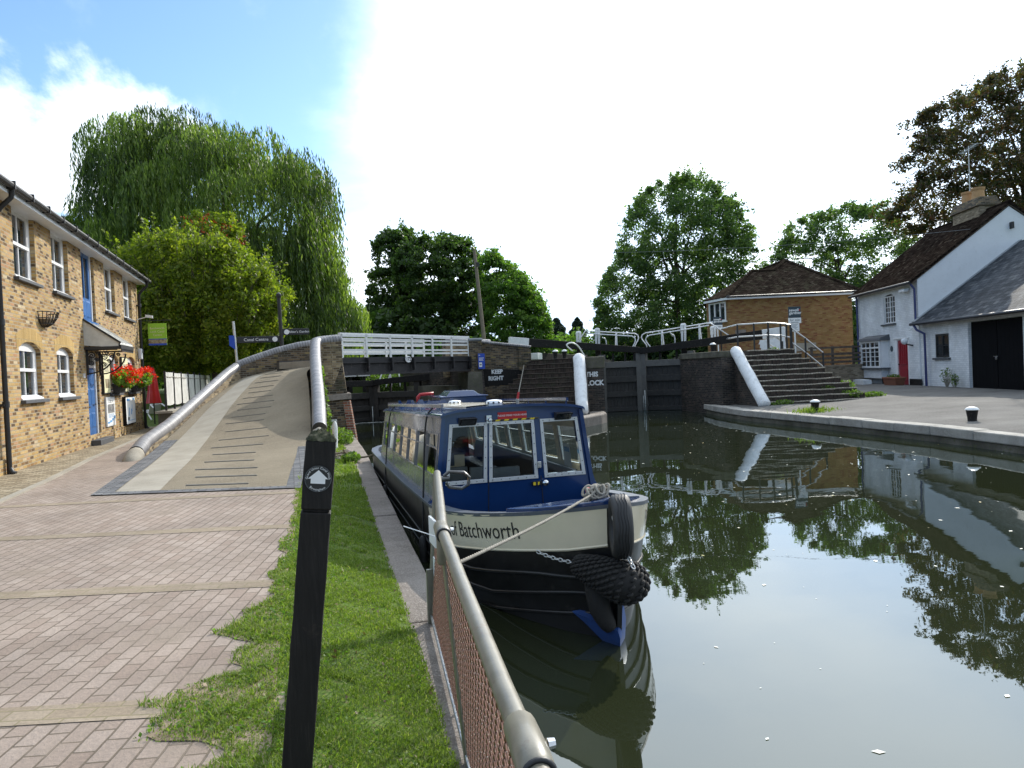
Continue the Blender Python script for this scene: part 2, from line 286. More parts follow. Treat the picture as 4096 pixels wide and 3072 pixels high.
# ------------------------------------------------------------------ mesh helpers
class MB:
    """collects shapes and links them as ONE mesh object"""
    def __init__(s): s.v = []; s.f = []; s.mi = []; s.m = 0; s.T = None
    def _add(s, pts, faces):
        o = len(s.v)
        if s.T is not None: pts = [tuple(s.T @ Vector(p)) for p in pts]
        s.v += [tuple(p) for p in pts]
        for q in faces: s.f.append(tuple(i+o for i in q)); s.mi.append(s.m)
        return s
    def face(s, *pts): return s._add(pts, [tuple(range(len(pts)))])
    def box(s, x0, x1, y0, y1, z0, z1):
        p = [(x0, y0, z0), (x1, y0, z0), (x1, y1, z0), (x0, y1, z0), (x0, y0, z1), (x1, y0, z1), (x1, y1, z1), (x0, y1, z1)]
        return s._add(p, [(0, 3, 2, 1), (4, 5, 6, 7), (0, 1, 5, 4), (1, 2, 6, 5), (2, 3, 7, 6), (3, 0, 4, 7)])
    def hexa(s, b4, t4):
        return s._add(list(b4)+list(t4), [(0, 3, 2, 1), (4, 5, 6, 7), (0, 1, 5, 4), (1, 2, 6, 5), (2, 3, 7, 6), (3, 0, 4, 7)])
    def ext(s, poly, vec):
        n = len(poly); q = [tuple(Vector(p)+Vector(vec)) for p in poly]
        return s._add(list(poly)+q, [tuple(range(n))[::-1], tuple(range(n, 2*n))]+[(i, (i+1) % n, n+(i+1) % n, n+i) for i in range(n)])
    def slab(s, poly2, z0, z1): return s.ext([(x, y, z0) for x, y in poly2], (0, 0, z1-z0))
    def bar(s, a, b, w, h, upv=(0, 0, 1), w2=None, h2=None):
        """rectangular bar from a to b; w sideways, h along upv"""
        a, b = Vector(a), Vector(b); d = (b-a).normalized(); u = Vector(upv); x = d.cross(u)
        if x.length < 1e-4: x = d.cross(Vector((1, 0, 0)))
        x.normalize(); u = x.cross(d).normalized(); w2 = w2 or w; h2 = h2 or h
        A = [a-x*w/2-u*h/2, a+x*w/2-u*h/2, a+x*w/2+u*h/2, a-x*w/2+u*h/2]; B = [b-x*w2/2-u*h2/2, b+x*w2/2-u*h2/2, b+x*w2/2+u*h2/2, b-x*w2/2+u*h2/2]
        return s.hexa(A, B)
    def rings(s, rings, closed=True, cap=True):
        n = len(rings[0]); pts = [p for r in rings for p in r]; F = []
        for i in range(len(rings)-1):
            for j in range(n if closed else n-1):
                k = (j+1) % n; F.append((i*n+j, i*n+k, (i+1)*n+k, (i+1)*n+j))
        if cap: F.append(tuple(range(n))[::-1]); F.append(tuple(range((len(rings)-1)*n, len(rings)*n)))
        return s._add(pts, F)
    def tube(s, path, r, n=8, cap=True, half=False):
        P = [Vector(p) for p in path]; rs = r if isinstance(r, (list, tuple)) else [r]*len(P)
        out = []; ref = None
        for i, p in enumerate(P):
            d = ((P[min(i+1, len(P)-1)]-p).normalized() + (p-P[max(i-1, 0)]).normalized()).normalized()
            if ref is None: ref = Vector((0, 0, 1)) if abs(d.z) < .95 else Vector((1, 0, 0))
            x = d.cross(ref); x.normalize(); u = x.cross(d); ref = u
            out.append([tuple(p + rs[i]*(math.cos(2*math.pi*k/n)*x + math.sin(2*math.pi*k/n)*u)) for k in range(n)])
        return s.rings(out, True, cap)
    def cyl(s, a, b, r, r2=None, n=10): return s.tube([a, b], [r, r if r2 is None else r2], n)
    def lathe(s, prof, c=(0, 0, 0), n=14):
        c = Vector(c); return s.rings([[tuple(c+Vector((rr*math.cos(2*math.pi*k/n), rr*math.sin(2*math.pi*k/n), z))) for k in range(n)] for rr, z in prof])
    def torus(s, c, R_, r, ax=(0, 0, 1), n=24, k=8, squash=1.0):
        c = Vector(c); q = Vector((0, 0, 1)).rotation_difference(Vector(ax)); rg = []
        for i in range(n):
            a = 2*math.pi*i/n; e = Vector((math.cos(a), math.sin(a), 0))
            rg.append([tuple(c+q @ (e*(R_+r*math.cos(2*math.pi*j/k))+Vector((0, 0, squash*r*math.sin(2*math.pi*j/k))))) for j in range(k)])
        rg.append(rg[0]); return s.rings(rg, True, False)
    def build(s, name, m, parent=None, smooth=False, bevel=0, segs=2, angle=40, loc=None, label=None):
        me = bpy.data.meshes.new(name); me.from_pydata(s.v, [], s.f)
        for x in (m if isinstance(m, list) else [m]): me.materials.append(x if isinstance(x, bpy.types.Material) else M[x])
        me.polygons.foreach_set('material_index', s.mi)
        return finish(name, me, parent, smooth, bevel, segs, angle, label)
def uv_metres(me):
    n = len(me.loops); uv = np.zeros((n, 2), np.float32); V = [v.co for v in me.vertices]
    Z = Vector((0, 0, 1))
    for p in me.polygons:
        nn = p.normal; t = Z.cross(nn)
        if t.length < .25: t, bb = Vector((1, 0, 0)), Vector((0, 1, 0))
        else: t.normalize(); bb = nn.cross(t)
        for li in p.loop_indices:
            c = V[me.loops[li].vertex_index]; uv[li] = (c.dot(t), c.dot(bb))
    me.uv_layers.new(name='UVMap').data.foreach_set('uv', uv.ravel())
def finish(name, me, parent=None, smooth=False, bevel=0, segs=2, angle=40, label=None, uv=True):
    import bmesh
    bm = bmesh.new(); bm.from_mesh(me); bmesh.ops.recalc_face_normals(bm, faces=bm.faces) if uv is True else None; bm.to_mesh(me); bm.free()
    me.update()
    if uv and not me.uv_layers: uv_metres(me)
    if smooth:
        me.polygons.foreach_set('use_smooth', [True]*len(me.polygons))
        if smooth == 'auto': me.set_sharp_from_angle(angle=R(angle))
    o = bpy.data.objects.new(name, me); COL.objects.link(o)
    if parent: o.parent = parent
    if bevel:
        b = o.modifiers.new('bevel', 'BEVEL'); b.width = bevel; b.segments = segs; b.limit_method = 'ANGLE'; b.angle_limit = R(35); b.harden_normals = False
    if label: o['label'] = label
    return o
def thing(name, label, cat, loc=(0, 0, 0), rz=0, group=None):
    o = bpy.data.objects.new(name, None); o.empty_display_size = .2; COL.objects.link(o)
    o.location = loc; o.rotation_euler = (0, 0, rz); o['label'] = label; o['category'] = cat
    if group: o['group'] = group
    return o
def tag(o, label, cat, group=None):
    o['label'] = label; o['category'] = cat
    if group: o['group'] = group
    return o
def struct(o): o['kind'] = 'structure'; return o
def stuff(o, label=None, cat=None):
    o['kind'] = 'stuff'
    if label: o['label'] = label
    if cat: o['category'] = cat
    return o
def copy_tree(o, loc=None, rz=None, label=None, parent=None):
    c = o.copy(); COL.objects.link(c); c.parent = parent
    if loc is not None: c.location = loc
    if rz is not None: c.rotation_euler = (0, 0, rz)
    if label: c['label'] = label
    for ch in list(o.children): copy_tree(ch, parent=c)
    return c
_font_cache = {}
def text_geo(txt, size=1.0, align='CENTER', bold=0.0, xs=1.0):
    """text as flat triangles: (verts in x,y), faces"""
    key = (txt, size, align, bold, xs)
    if key in _font_cache: return _font_cache[key]
    cu = bpy.data.curves.new('t', 'FONT'); cu.body = txt; cu.size = size; cu.align_x = align; cu.align_y = 'CENTER'; cu.offset = bold; cu.resolution_u = 3
    ob = bpy.data.objects.new('t', cu); COL.objects.link(ob); bpy.context.view_layer.update()
    me = bpy.data.meshes.new_from_object(ob.evaluated_get(bpy.context.evaluated_depsgraph_get()))
    v = [(q.co.x*xs, q.co.y) for q in me.vertices]; fc = [tuple(p.vertices) for p in me.polygons]
    bpy.data.objects.remove(ob); bpy.data.curves.remove(cu); bpy.data.meshes.remove(me)
    _font_cache[key] = (v, fc); return v, fc
def put_text(mb, txt, size, O, X, Y, align='CENTER', bold=0.0, xs=1.0):
    """text lying in the plane through O spanned by X (reading direction) and Y (up)"""
    v, fc = text_geo(txt, size, align, bold, xs); O, X, Y = Vector(O), Vector(X).normalized(), Vector(Y).normalized()
    mb._add([tuple(O+X*a+Y*b) for a, b in v], fc); return mb
def lerp(a, b, t): return tuple(x+(y-x)*t for x, y in zip(a, b))
def raw_mesh(name, V, F, mats, mi=None, parent=None):
    """fast mesh from numpy arrays of quads (or triangles)"""
    me = bpy.data.meshes.new(name); nv, nf, k = len(V), len(F), F.shape[1]
    me.vertices.add(nv); me.vertices.foreach_set('co', np.ascontiguousarray(V, np.float32).ravel())
    me.loops.add(nf*k); me.loops.foreach_set('vertex_index', np.ascontiguousarray(F, np.int32).ravel())
    me.polygons.add(nf); me.polygons.foreach_set('loop_start', np.arange(0, nf*k, k, dtype=np.int32))
    for m in mats: me.materials.append(M[m] if isinstance(m, str) else m)
    if mi is not None: me.polygons.foreach_set('material_index', mi.astype(np.int32))
    me.update(calc_edges=True); me.validate()
    o = bpy.data.objects.new(name, me); COL.objects.link(o)
    if parent: o.parent = parent
    return o
# ================================================================== THE SETTING: ground, water, banks, ramp
WZ, KZ = -.63, -.25                       # water level, quay coping level
def pl(pts, y):                           # piecewise-linear x(y)
    if y <= pts[0][1]: return pts[0][0]+(y-pts[0][1])*(pts[1][0]-pts[0][0])/(pts[1][1]-pts[0][1])
    for (xa, ya), (xb, yb) in zip(pts, pts[1:]):
        if y <= yb: return xa+(xb-xa)*(y-ya)/(yb-ya)
    return pts[-1][0]
EDGE = [(-.3, -4), (-.16, 3), (-.11, 6), (-.06, 7.2), (0, 8.84), (.06, 11.4), (.26, 15.2), (.38, 17.4), (.62, 19.5), (.8, 24.4)]   # right edge of the paving
COPL = [(.45, -2), (.62, 3.44), (.73, 5.37), (.81, 7.42), (1.21, 16.2), (1.3, 24.6)]
COPR = [(.72, -2), (.97, 3.44), (1.14, 6.84), (1.54, 15.18), (1.72, 18.46), (1.9, 24.6)]

g = MB()
g.face((-2500, -2500, -.03), (-.6, -2500, -.03), (-.6, 39, -.03), (-2500, 39, -.03))
g.face((-2500, 39, -.03), (-.6, 39, -.03), (-.6, 40, 1.2), (-2500, 40, 1.2))
g.face((-2500, 40, 1.2), (2500, 40, 1.2), (2500, 2500, 1.2), (-2500, 2500, 1.2))
g.face((-.6, 39.5, -1.5), (18, 39.5, -1.5), (18, 40, 1.2), (-.6, 40, 1.2))
g.face((32.4, 39, -.05), (20.3, 6.9, -.05), (14.9, -7, -.05), (14, -2500, -.05), (2500, -2500, -.05), (2500, 39, -.05))
g.face((18, 39, -.05), (2500, 39, -.05), (2500, 40, 1.2), (18, 40, 1.2))
struct(g.build('ground', 'field'))

w = MB(); w.face((-3, -300, WZ), (60, -300, WZ), (60, 39.8, WZ), (-3, 39.8, WZ))
struct(w.build('canal_water', 'water'))

p = MB()
left = [(-9, -8), (-9, 34)]
pts = [(pl(EDGE, y), y) for y in (-8, -4, 0, 3, 6, 7.2, 8.84, 11.4)]
p.face(*[(x, y, 0) for x, y in pts+[(-2.92, 12.45), (-3.2, 18), (-2.7, 26), (-1.9, 30), (-1.9, 34), (-9, 34), (-9, -8)]])
struct(p.build('brick_pavement', 'paver'))
b = MB()
for (xa, ya), (xb, yb), wd in (((-5, 5.05), (-.1, 3.78), .22), ((-5, 7.45), (-.12, 6.06), .22), ((-5, 9.85), (-.02, 8.4), .22), ((-4.6, 12.1), (.05, 10.95), .2)):
    n = 14
    for i in range(n):
        p0, p1 = lerp((xa, ya), (xb, yb), i/n), lerp((xa, ya), (xb, yb), (i+1)/n)
        b.face((p0[0], p0[1], .004), (p1[0], p1[1], .004), (p1[0], p1[1]+wd, .004), (p0[0], p0[1]+wd, .004))
struct(b.build('paving_band', 'paverband'))
c = MB()
cob = [(-3.9, 9), (-4.14, 12.6), (-4.19, 15), (-4.42, 19.2), (-4.51, 25.2), (-4.55, 33)]
for (xa, ya), (xb, yb) in zip(cob, cob[1:]):
    c.face((-5.6, ya, .006), (xa, ya, .006), (xb, yb, .006), (-5.6, yb, .006))
    c.m = 1; c.bar((xa, ya, .0), (xb, yb, .0), .12, .05); c.m = 0
struct(c.build('cobbled_strip', ['sett', 'concrete']))

# grass verge between paving and coping: soil sheet, turf patches creeping over the paving, then real blades
ny, nx = 90, 12; rg = []
for i in range(ny+1):
    y = -4+29*i/ny; xa, xb = pl(EDGE, y), pl(COPL, y)+.03
    za, zb = (-.012 if y < 11 else -.012-.2*min(1, (y-11)/4)), KZ+.015
    rg.append([(xa+(xb-xa)*j/nx, y, za+(zb-za)*(j/nx)**1.2+.018*math.sin(7*y+j)*math.sin(math.pi*j/nx)) for j in range(nx+1)])
v = MB(); v.rings(rg, closed=False, cap=False)
struct(v.build('verge_soil', 'turf', smooth=True))
def creep(y):                             # how far turf has grown over the paving, metres
    base = .05 if y > 8.6 else (.1 if y > 6.2 else .1+.155*(6.2-y) if y > 3.9 else .46)
    return max(0, base*(1+.4*math.sin(5.1*y)+.22*math.sin(13.7*y+1)+.08*math.sin(31*y)))
t = MB(); yy = np.arange(1.5, 11.2, .07); 
for ya, yb in zip(yy, yy[1:]):
    xa, xb = pl(EDGE, ya), pl(EDGE, yb)
    t.face((xa-creep(ya)*.92, ya, .005), (xa+.0, ya, .005), (xb+.0, yb, .005), (xb-creep(yb)*.92, yb, .005))
struct(t.build('turf_edge', 'soil'))

q = MB()
jy = [-4, -1.2, 1.2, 3.35, 5.55, 7.69, 10.0, 11.75, 14.45, 17.7, 20.4, 22.6, 24.7]
for i, (ya, yb) in enumerate(zip(jy, jy[1:])):
    ya2, yb2 = ya+.009, yb-.009; h = .006*math.sin(i*2.3)
    q.hexa([(pl(COPL, ya2), ya2, KZ-.26), (pl(COPR, ya2), ya2, KZ-.26), (pl(COPR, yb2), yb2, KZ-.26), (pl(COPL, yb2), yb2, KZ-.26)],
           [(pl(COPL, ya2), ya2, KZ+h), (pl(COPR, ya2), ya2, KZ-.008+h), (pl(COPR, yb2), yb2, KZ-.008+h), (pl(COPL, yb2), yb2, KZ+h)])
struct(q.build('quay_coping', 'stone', bevel=.018))
q = MB()
for ya, yb in zip(jy, jy[1:]):
    q.hexa([(pl(COPL, ya), ya, -2), (pl(COPR, ya)-.05, ya, -2), (pl(COPR, yb)-.05, yb, -2), (pl(COPL, yb), yb, -2)],
           [(pl(COPL, ya), ya, KZ-.265), (pl(COPR, ya)-.05, ya, KZ-.265), (pl(COPR, yb)-.05, yb, KZ-.265), (pl(COPL, yb), yb, KZ-.265)])
struct(q.build('quay_wall', 'darkbrick'))

# ---- right bank
QE = [(10.4, -12), (11.9, 0), (13.1, 6), (13.9, 9), (14.63, 11.9), (15.2, 14.86), (15.46, 17.45), (15.72, 20.46), (15.95, 23.89), (16.64, 26.9), (17.4, 29.2), (18.3, 31.4)]
wd = Vector((math.sin(R(21)), math.cos(R(21)), 0)); wn_ = Vector((wd.y, -wd.x, 0))   # along / into the cottage front
P0 = Vector((31.0, 34.95, .05))
def Hs(s, z=.05): q = P0-wd*s; return (q.x, q.y, z)
rg = []
for i, (x, y) in enumerate(QE):
    h = Hs(46-49*(i/(len(QE)-1)))
    row = []
    for j in range(15):
        t = j/14; q = lerp((x+.3, y, KZ+.0), h, t)
        z = KZ+.0+(.05-KZ)*min(1, t*1.1)**.8+(.012*math.sin(3*x+5*j)+.012*math.sin(2.1*y+j) if 0 < j < 14 else 0)
        row.append((q[0], q[1], z))
    q = Vector(h)+wn_*9; row.append((q.x, q.y, .05)); rg.append(row)
a = MB(); a.rings(rg, closed=False, cap=False)
struct(a.build('wharf_tarmac', 'asphalt', smooth=True))
q = MB(); k = MB()
for (xa, ya), (xb, yb) in zip(QE, QE[1:]):
    L_ = math.dist((xa, ya), (xb, yb)); n = max(1, round(L_/1.5)); d = Vector((xb-xa, yb-ya, 0)).normalized(); nr = Vector((d.y, -d.x, 0))*.48
    for i in range(n):
        A = Vector((*lerp((xa, ya), (xb, yb), i/n), 0))+d*.008; B = Vector((*lerp((xa, ya), (xb, yb), (i+1)/n), 0))-d*.008; h = .008*math.sin(i*3+xa*5)
        q.hexa([(A.x, A.y, KZ-.22), (A.x+nr.x, A.y+nr.y, KZ-.22), (B.x+nr.x, B.y+nr.y, KZ-.22), (B.x, B.y, KZ-.22)], [(A.x, A.y, KZ+.012+h), (A.x+nr.x, A.y+nr.y, KZ+.014+h), (B.x+nr.x, B.y+nr.y, KZ+.014+h), (B.x, B.y, KZ+.012+h)])
    k.hexa([(xa+.05, ya, -2), (xa+.5, ya, -2), (xb+.5, yb, -2), (xb+.05, yb, -2)], [(xa+.05, ya, KZ-.225), (xa+.5, ya, KZ-.225), (xb+.5, yb, KZ-.225), (xb+.05, yb, KZ-.225)])
struct(q.build('wharf_coping', 'copelight', bevel=.03)); struct(k.build('wharf_wall', 'stonedark'))

# ---- ramp up to the bridge (left edge, right edge) as matching stations
RR = [(.08, 11.4, .0), (.16, 13, .035), (.3, 15.2, .13), (.4, 17.6, .34), (.46, 19.5, .7), (.5, 21.3, 1.1), (.53, 23, 1.5), (.56, 24.6, 1.86), (1.0, 25.6, 2.02), (1.75, 26.55, 2.1)]
RL = [(-2.92, 12.45, .0), (-3.0, 14.5, .012), (-3.08, 17, .03), (-3.12, 19.5, .11), (-2.98, 22, .38), (-2.7, 24.6, .82), (-2.3, 26.8, 1.25), (-1.7, 28.6, 1.72), (-.5, 28.9, 1.98), (.1, 28.55, 2.1)]
def resample(P, n):
    d = [0]
    for a_, b_ in zip(P, P[1:]): d.append(d[-1]+1)
    out = []
    for i in range(n):
        t = i/(n-1)*(len(P)-1); k_ = min(int(t), len(P)-2); u = t-k_
        p0, p1, p2, p3 = P[max(k_-1, 0)], P[k_], P[k_+1], P[min(k_+2, len(P)-1)]
        out.append(tuple(.5*(2*b_+(c_-a_)*u+(2*a_-5*b_+4*c_-d_)*u*u+(3*b_-a_-3*c_+d_)*u**3) for a_, b_, c_, d_ in zip(p0, p1, p2, p3)))
    return out
NR = 46
SR, SL = resample(RR, NR), resample(RL, NR)
def across(i, t, dz=0): p_ = lerp(SL[i], SR[i], t); return (p_[0], p_[1], p_[2]+dz)
def strip(name, m, t0, t1, dz, i0=0, i1=NR-1, nt=6):
    s_ = MB(); s_.rings([[across(i, t0+(t1-t0)*j/nt, dz) for j in range(nt+1)] for i in range(i0, i1+1)], closed=False, cap=False)
    return struct(s_.build(name, m, smooth=True))
strip('ramp_surface', 'gravel', .0, 1.0, .006, nt=12)
strip('ramp_kerb_strip', 'concrete', .105, .32, .012, 0, 36, 3)
strip('ramp_sett_edge', 'bluesett', .0, .1, .012, 0, 17, 2)
strip('ramp_sett_edge', 'bluesett', .93, 1.0, .012, 0, 12, 2)
strip('ramp_base_course', 'bluesett', .0, 1.0, .016, 0, 1, 8)
M['gripbrick'] = paint('worn_grey_grip_brick', (.17, .155, .13), .85, .3, 9, bstr=.4)
gr = MB()                                  # raised grip strips across the ramp, set in the surface
for n_, yc in enumerate(np.concatenate([np.linspace(2.2, 20, 9), np.linspace(21.6, 41, 12)])):
    i = int(yc); u = yc-i
    if i >= NR-1: break
    a0, a1 = .43-.004*n_+.02*math.sin(n_*2.1), .74-.006*n_+.03*math.sin(n_*1.3)
    for j in range(6):
        ta, tb = a0+(a1-a0)*j/6, a0+(a1-a0)*(j+1)/6
        A, B = lerp(across(i, ta), across(i+1, ta), u), lerp(across(i, tb), across(i+1, tb), u)
        gr.hexa([(A[0], A[1], A[2]), (B[0], B[1], B[2]), (B[0], B[1]+.05, B[2]+.006), (A[0], A[1]+.05, A[2]+.006)], [(A[0], A[1]+.004, A[2]+.02), (B[0], B[1]+.004, B[2]+.02), (B[0], B[1]+.046, B[2]+.024), (A[0], A[1]+.046, A[2]+.024)])
struct(gr.build('ramp_grip_strips', 'gripbrick'))

# ---- parapets: brick wall under a half-round coping of blue bricks
def coping(path, r, parent, name='coping', half=1.0):
    """round coping; UV u runs along the length so each brick joint shows"""
    P = [Vector(q_) for q_ in path]; n = 14; rows = []; us = []; acc = 0
    for i, q_ in enumerate(P):
        d = ((P[min(i+1, len(P)-1)]-q_).normalized()+(q_-P[max(i-1, 0)]).normalized()).normalized()
        x = d.cross(Vector((0, 0, 1))).normalized(); u_ = x.cross(d)
        if i: acc += (q_-P[i-1]).length
        us.append(acc)
        rows.append([q_+r*(math.cos(a_)*x+math.sin(a_)*u_) for a_ in [R(-35)+R(250)*j/(n-1) for j in range(n)]])
    V = [tuple(v_) for r_ in rows for v_ in r_]; F = [(i*n+j, i*n+j+1, (i+1)*n+j+1, (i+1)*n+j) for i in range(len(P)-1) for j in range(n-1)]
    F += [tuple(range(n)), tuple(range((len(P)-1)*n, len(P)*n))]
    me = bpy.data.meshes.new(name); me.from_pydata(V, [], F); me.materials.append(M['cope'])
    uv = me.uv_layers.new(name='UVMap')
    for p_ in me.polygons:
        for li in p_.loop_indices:
            vi = me.loops[li].vertex_index; uv.data[li].uv = (us[vi//n], .3*(vi % n)/n)
    o = finish(name, me, parent, 'auto', angle=50); return o
def parapet_wall(path, base, th, parent, m='parapet', name='brick_wall'):
    """wall of thickness th whose top follows path (centre) and foot follows base z"""
    s_ = MB(); P = [Vector(q_) for q_ in path]; rg_ = []
    for i, q_ in enumerate(P):
        d = ((P[min(i+1, len(P)-1)]-q_)+(q_-P[max(i-1, 0)])); d.z = 0; d.normalize(); x = Vector((d.y, -d.x, 0))*th/2
        rg_.append([(q_.x-x.x, q_.y-x.y, base[i]), (q_.x+x.x, q_.y+x.y, base[i]), (q_.x+x.x, q_.y+x.y, q_.z), (q_.x-x.x, q_.y-x.y, q_.z)])
    s_.rings(rg_); return s_.build(name, m, parent)
RP = [(.6, 17.5, .46), (.66, 19, .92), (.7, 20.4, 1.32), (.73, 21.7, 1.68), (.77, 23.2, 2.22), (.82, 24.35, 2.62), (.86, 24.72, 2.76), (.98, 24.9, 2.8), (1.3, 24.95, 2.83), (1.62, 25.1, 2.86)]
t = thing('ramp_parapet', 'sloping brick parapet with round blue coping, canal side of the ramp', 'parapet', (.7, 20, 0))
t.location = (0, 0, 0)
parapet_wall(RP, [-.3]*10, .3, t); coping(RP, .165, t)
e = MB(); e.lathe([(.0, -.3), (.17, -.3), (.2, .1), (.19, .3), (.13, .46), (.0, .52)], (.58, 17.3, 0), 12); e.build('end_stone', 'concrete', t, smooth=True)
LP = [(-3.38, 18.5, .1), (-3.42, 19.8, .24), (-3.2, 22, .5), (-2.92, 24.4, .92), (-2.55, 26.4, 1.4), (-2.1, 27.9, 1.9), (-1.82, 28.62, 2.14)]
LP2 = [(-1.78, 28.7, 2.2), (-1.2, 28.95, 2.42), (-.4, 29.15, 2.68), (.4, 29.25, 2.86), (1.2, 29.2, 2.95), (1.9, 29.15, 3.0)]
t = thing('ramp_parapet', 'long low brick parapet under a grey round coping, building side of the ramp', 'parapet')
parapet_wall(LP, [-.1]*len(LP), .3, t); coping(LP, .17, t)
e = MB(); e.rings([[(-3.38+rr*math.cos(a_), 18.2+yo, max(-.05, .06+zo+rr*math.sin(a_))) for a_ in [2*math.pi*j/12 for j in range(12)]] for rr, yo, zo in ((.17, .3, .02), (.2, .1, -.03), (.2, -.15, -.08), (.15, -.42, -.12), (.04, -.55, -.14))]); e.build('end_stone', 'concrete', t, smooth=True)
t = thing('bridge_parapet', 'dark brick parapet with blue coping at the head of the ramp', 'parapet')
parapet_wall(LP2, [.9]*len(LP2), .3, t, 'oldbrick'); coping(LP2, .16, t)
# ================================================================== THE BRICK CANAL CENTRE on the left
def wall_grid(mb, L0, L1, H0, H1, openings, depth=.12, arch=()):
    """front skin in local x-z at y=0 facing -y, with reveals going back to y=depth"""
    xs = sorted({L0, L1, *[o[0] for o in openings], *[o[1] for o in openings]}); zs = sorted({H0, H1, *[o[2] for o in openings], *[o[3] for o in openings]})
    for xa, xb in zip(xs, xs[1:]):
        for za, zb in zip(zs, zs[1:]):
            cx, cz = (xa+xb)/2, (za+zb)/2
            if any(o[0] < cx < o[1] and o[2] < cz < o[3] for o in openings): continue
            mb.face((xa, 0, za), (xb, 0, za), (xb, 0, zb), (xa, 0, zb))
    for a, b, c, d in openings:
        mb.face((a, 0, c), (a, depth, c), (a, depth, d), (a, 0, d)); mb.face((b, 0, c), (b, 0, d), (b, depth, d), (b, depth, c))
        mb.face((a, 0, d), (a, depth, d), (b, depth, d), (b, 0, d)); mb.face((a, 0, c), (b, 0, c), (b, depth, c), (a, depth, c))
def arch_fill(mb, a, b, zs, rise, y0, y1):
    """spandrel filling a square-headed opening down to a segmental arch"""
    n = 8; top = zs+rise
    P = [(a+(b-a)*i/n, zs+rise*(1-(2*i/n-1)**2)) for i in range(n+1)]
    for (xa, za), (xb, zb) in zip(P, P[1:]):
        mb.face((xa, y0, za), (xb, y0, zb), (xb, y0, top), (xa, y0, top)); mb.face((xa, y0, za), (xa, y1, za), (xb, y1, zb), (xb, y0, zb))
LB = thing('brick_building', 'two-storey yellow brick building with white sash windows and blue doors', 'building', (-5.4, 14.0, 0), R(90))
UP = [(3.95, 5.15), (6.6, 7.8), (12.0, 13.2), (14.75, 15.95)]          # window x-ranges (local x = world Y - 14)
UW = [(a, b+.22, 4.02, 5.5) for a, b in UP]; LW = [(a, b+.22, 1.42, 2.68) for a, b in UP]
BD = (9.32, 10.72, 3.52, 5.5); FD = (9.35, 10.65, .16, 2.62)
mb = MB(); wall_grid(mb, 0, 17.25, -.1, 5.52, UW+LW+[BD, FD], .16)
for a, b, c, d in LW: arch_fill(mb, a, b, d-.16, .161, .004, .16)
mb.face((17.25, 0, -.1), (17.25, 7, -.1), (17.25, 7, 5.52), (17.25, 3.5, 8), (17.25, 0, 5.52)); mb.face((0, 0, -.1), (0, 0, 5.52), (0, 7, 5.52), (0, 7, -.1)); mb.face((0, 7, -.1), (0, 7, 5.52), (17.25, 7, 5.52), (17.25, 7, -.1))
mb.build('wall', 'stock', LB)
mb = MB(); mb.box(-.1, 17.27, -.035, .0-.002, -.1, .3); mb.build('plinth', 'stock', LB)
for a, b, c, d in LW:                                                   # gauged arches over the lower windows
    n = 10; mb = MB()
    for i in range(n):
        xa, xb = a-.14+(b-a+.28)*i/n, a-.14+(b-a+.28)*(i+1)/n; q = lambda x: d-.17+.17*(1-((x-(a+b)/2)/((b-a)/2+.14))**2)
        mb.face((xa, -.004, q(xa)+.0), (xb, -.004, q(xb)), (xb, -.004, q(xb)+.3), (xa, -.004, q(xa)+.3))
    mb.build('window_arch', 'archbrick', LB)
def sash(a, b, c, d, arched):
    f_ = MB(); y = .1; e = b-.12; m_ = (c+d)/2+.02
    f_.box(a, a+.09, y, y+.07, c, d); f_.box(e, b, y, y+.07, c, d); f_.box(a+.09, e, y, y+.07, d-(.2 if arched else .09), d); f_.box(a+.09, e, y, y+.07, c, c+.1)
    f_.box(a+.09, e, y-.02, y+.05, m_-.035, m_+.035)
    for z0, z1 in ((c+.1, m_-.035), (m_+.035, d-(.2 if arched else .09))):
        f_.box((a+e)/2+.02, (a+e)/2+.055, y+.015, y+.05, z0, z1); f_.box(a+.09, a+.13, y+.01, y+.05, z0, z1); f_.box(e-.04, e, y+.01, y+.05, z0, z1)
    w_ = f_.build('window', 'white_clean', LB)
    g_ = MB(); g_.face((a+.09, y+.04, c+.1), (e, y+.04, c+.1), (e, y+.04, d-.09), (a+.09, y+.04, d-.09)); g_.build('pane', 'glass', w_)
    s_ = MB(); s_.box(a-.06, b+.14, -.1, .02, c-.075, c-.003); s_.build('sill', 'slatepaint', w_, bevel=.008)
    s_ = MB(); s_.hexa([(a, -.02, c), (b, -.02, c), (b, .1, c), (a, .1, c)], [(a, -.02, c+.03), (b, -.02, c+.03), (b, .099, c+.1), (a, .099, c+.1)]); s_.build('sill_board', 'white_clean', w_)
for o_ in UW: sash(*o_, False)
for o_ in LW: sash(*o_, True)
def panels(mb, a, b, zs, y, cols=2, inset=.02):
    """raised-and-fielded panels on a door leaf"""
    wx = (b-a)/cols
    for i in range(cols):
        for z0, z1 in zs:
            x0, x1 = a+wx*i+.07, a+wx*(i+1)-.07
            mb.hexa([(x0, y, z0), (x1, y, z0), (x1, y, z1), (x0, y, z1)][::-1], [(x0+.05, y-inset, z0+.05), (x1-.05, y-inset, z0+.05), (x1-.05, y-inset, z1-.05), (x0+.05, y-inset, z1-.05)][::-1])
a, b, c, d = FD
mb = MB(); mb.box(a+.06, b-.12, .1, .15, c, 2.2); panels(mb, a+.06, b-.12, [(c+.3, c+.75), (c+.95, c+1.45), (c+1.52, c+1.98)], .1); D_ = mb.build('door', 'blue_door', LB)
mb = MB(); mb.box(b-.35, b-.2, .05, .1, 1.12, 1.17); mb.build('handle', 'steel', D_); mb = MB(); mb.box(a+.3, a+.5, .075, .1, 1.05, 1.1); mb.build('letter_flap', 'steel', D_)
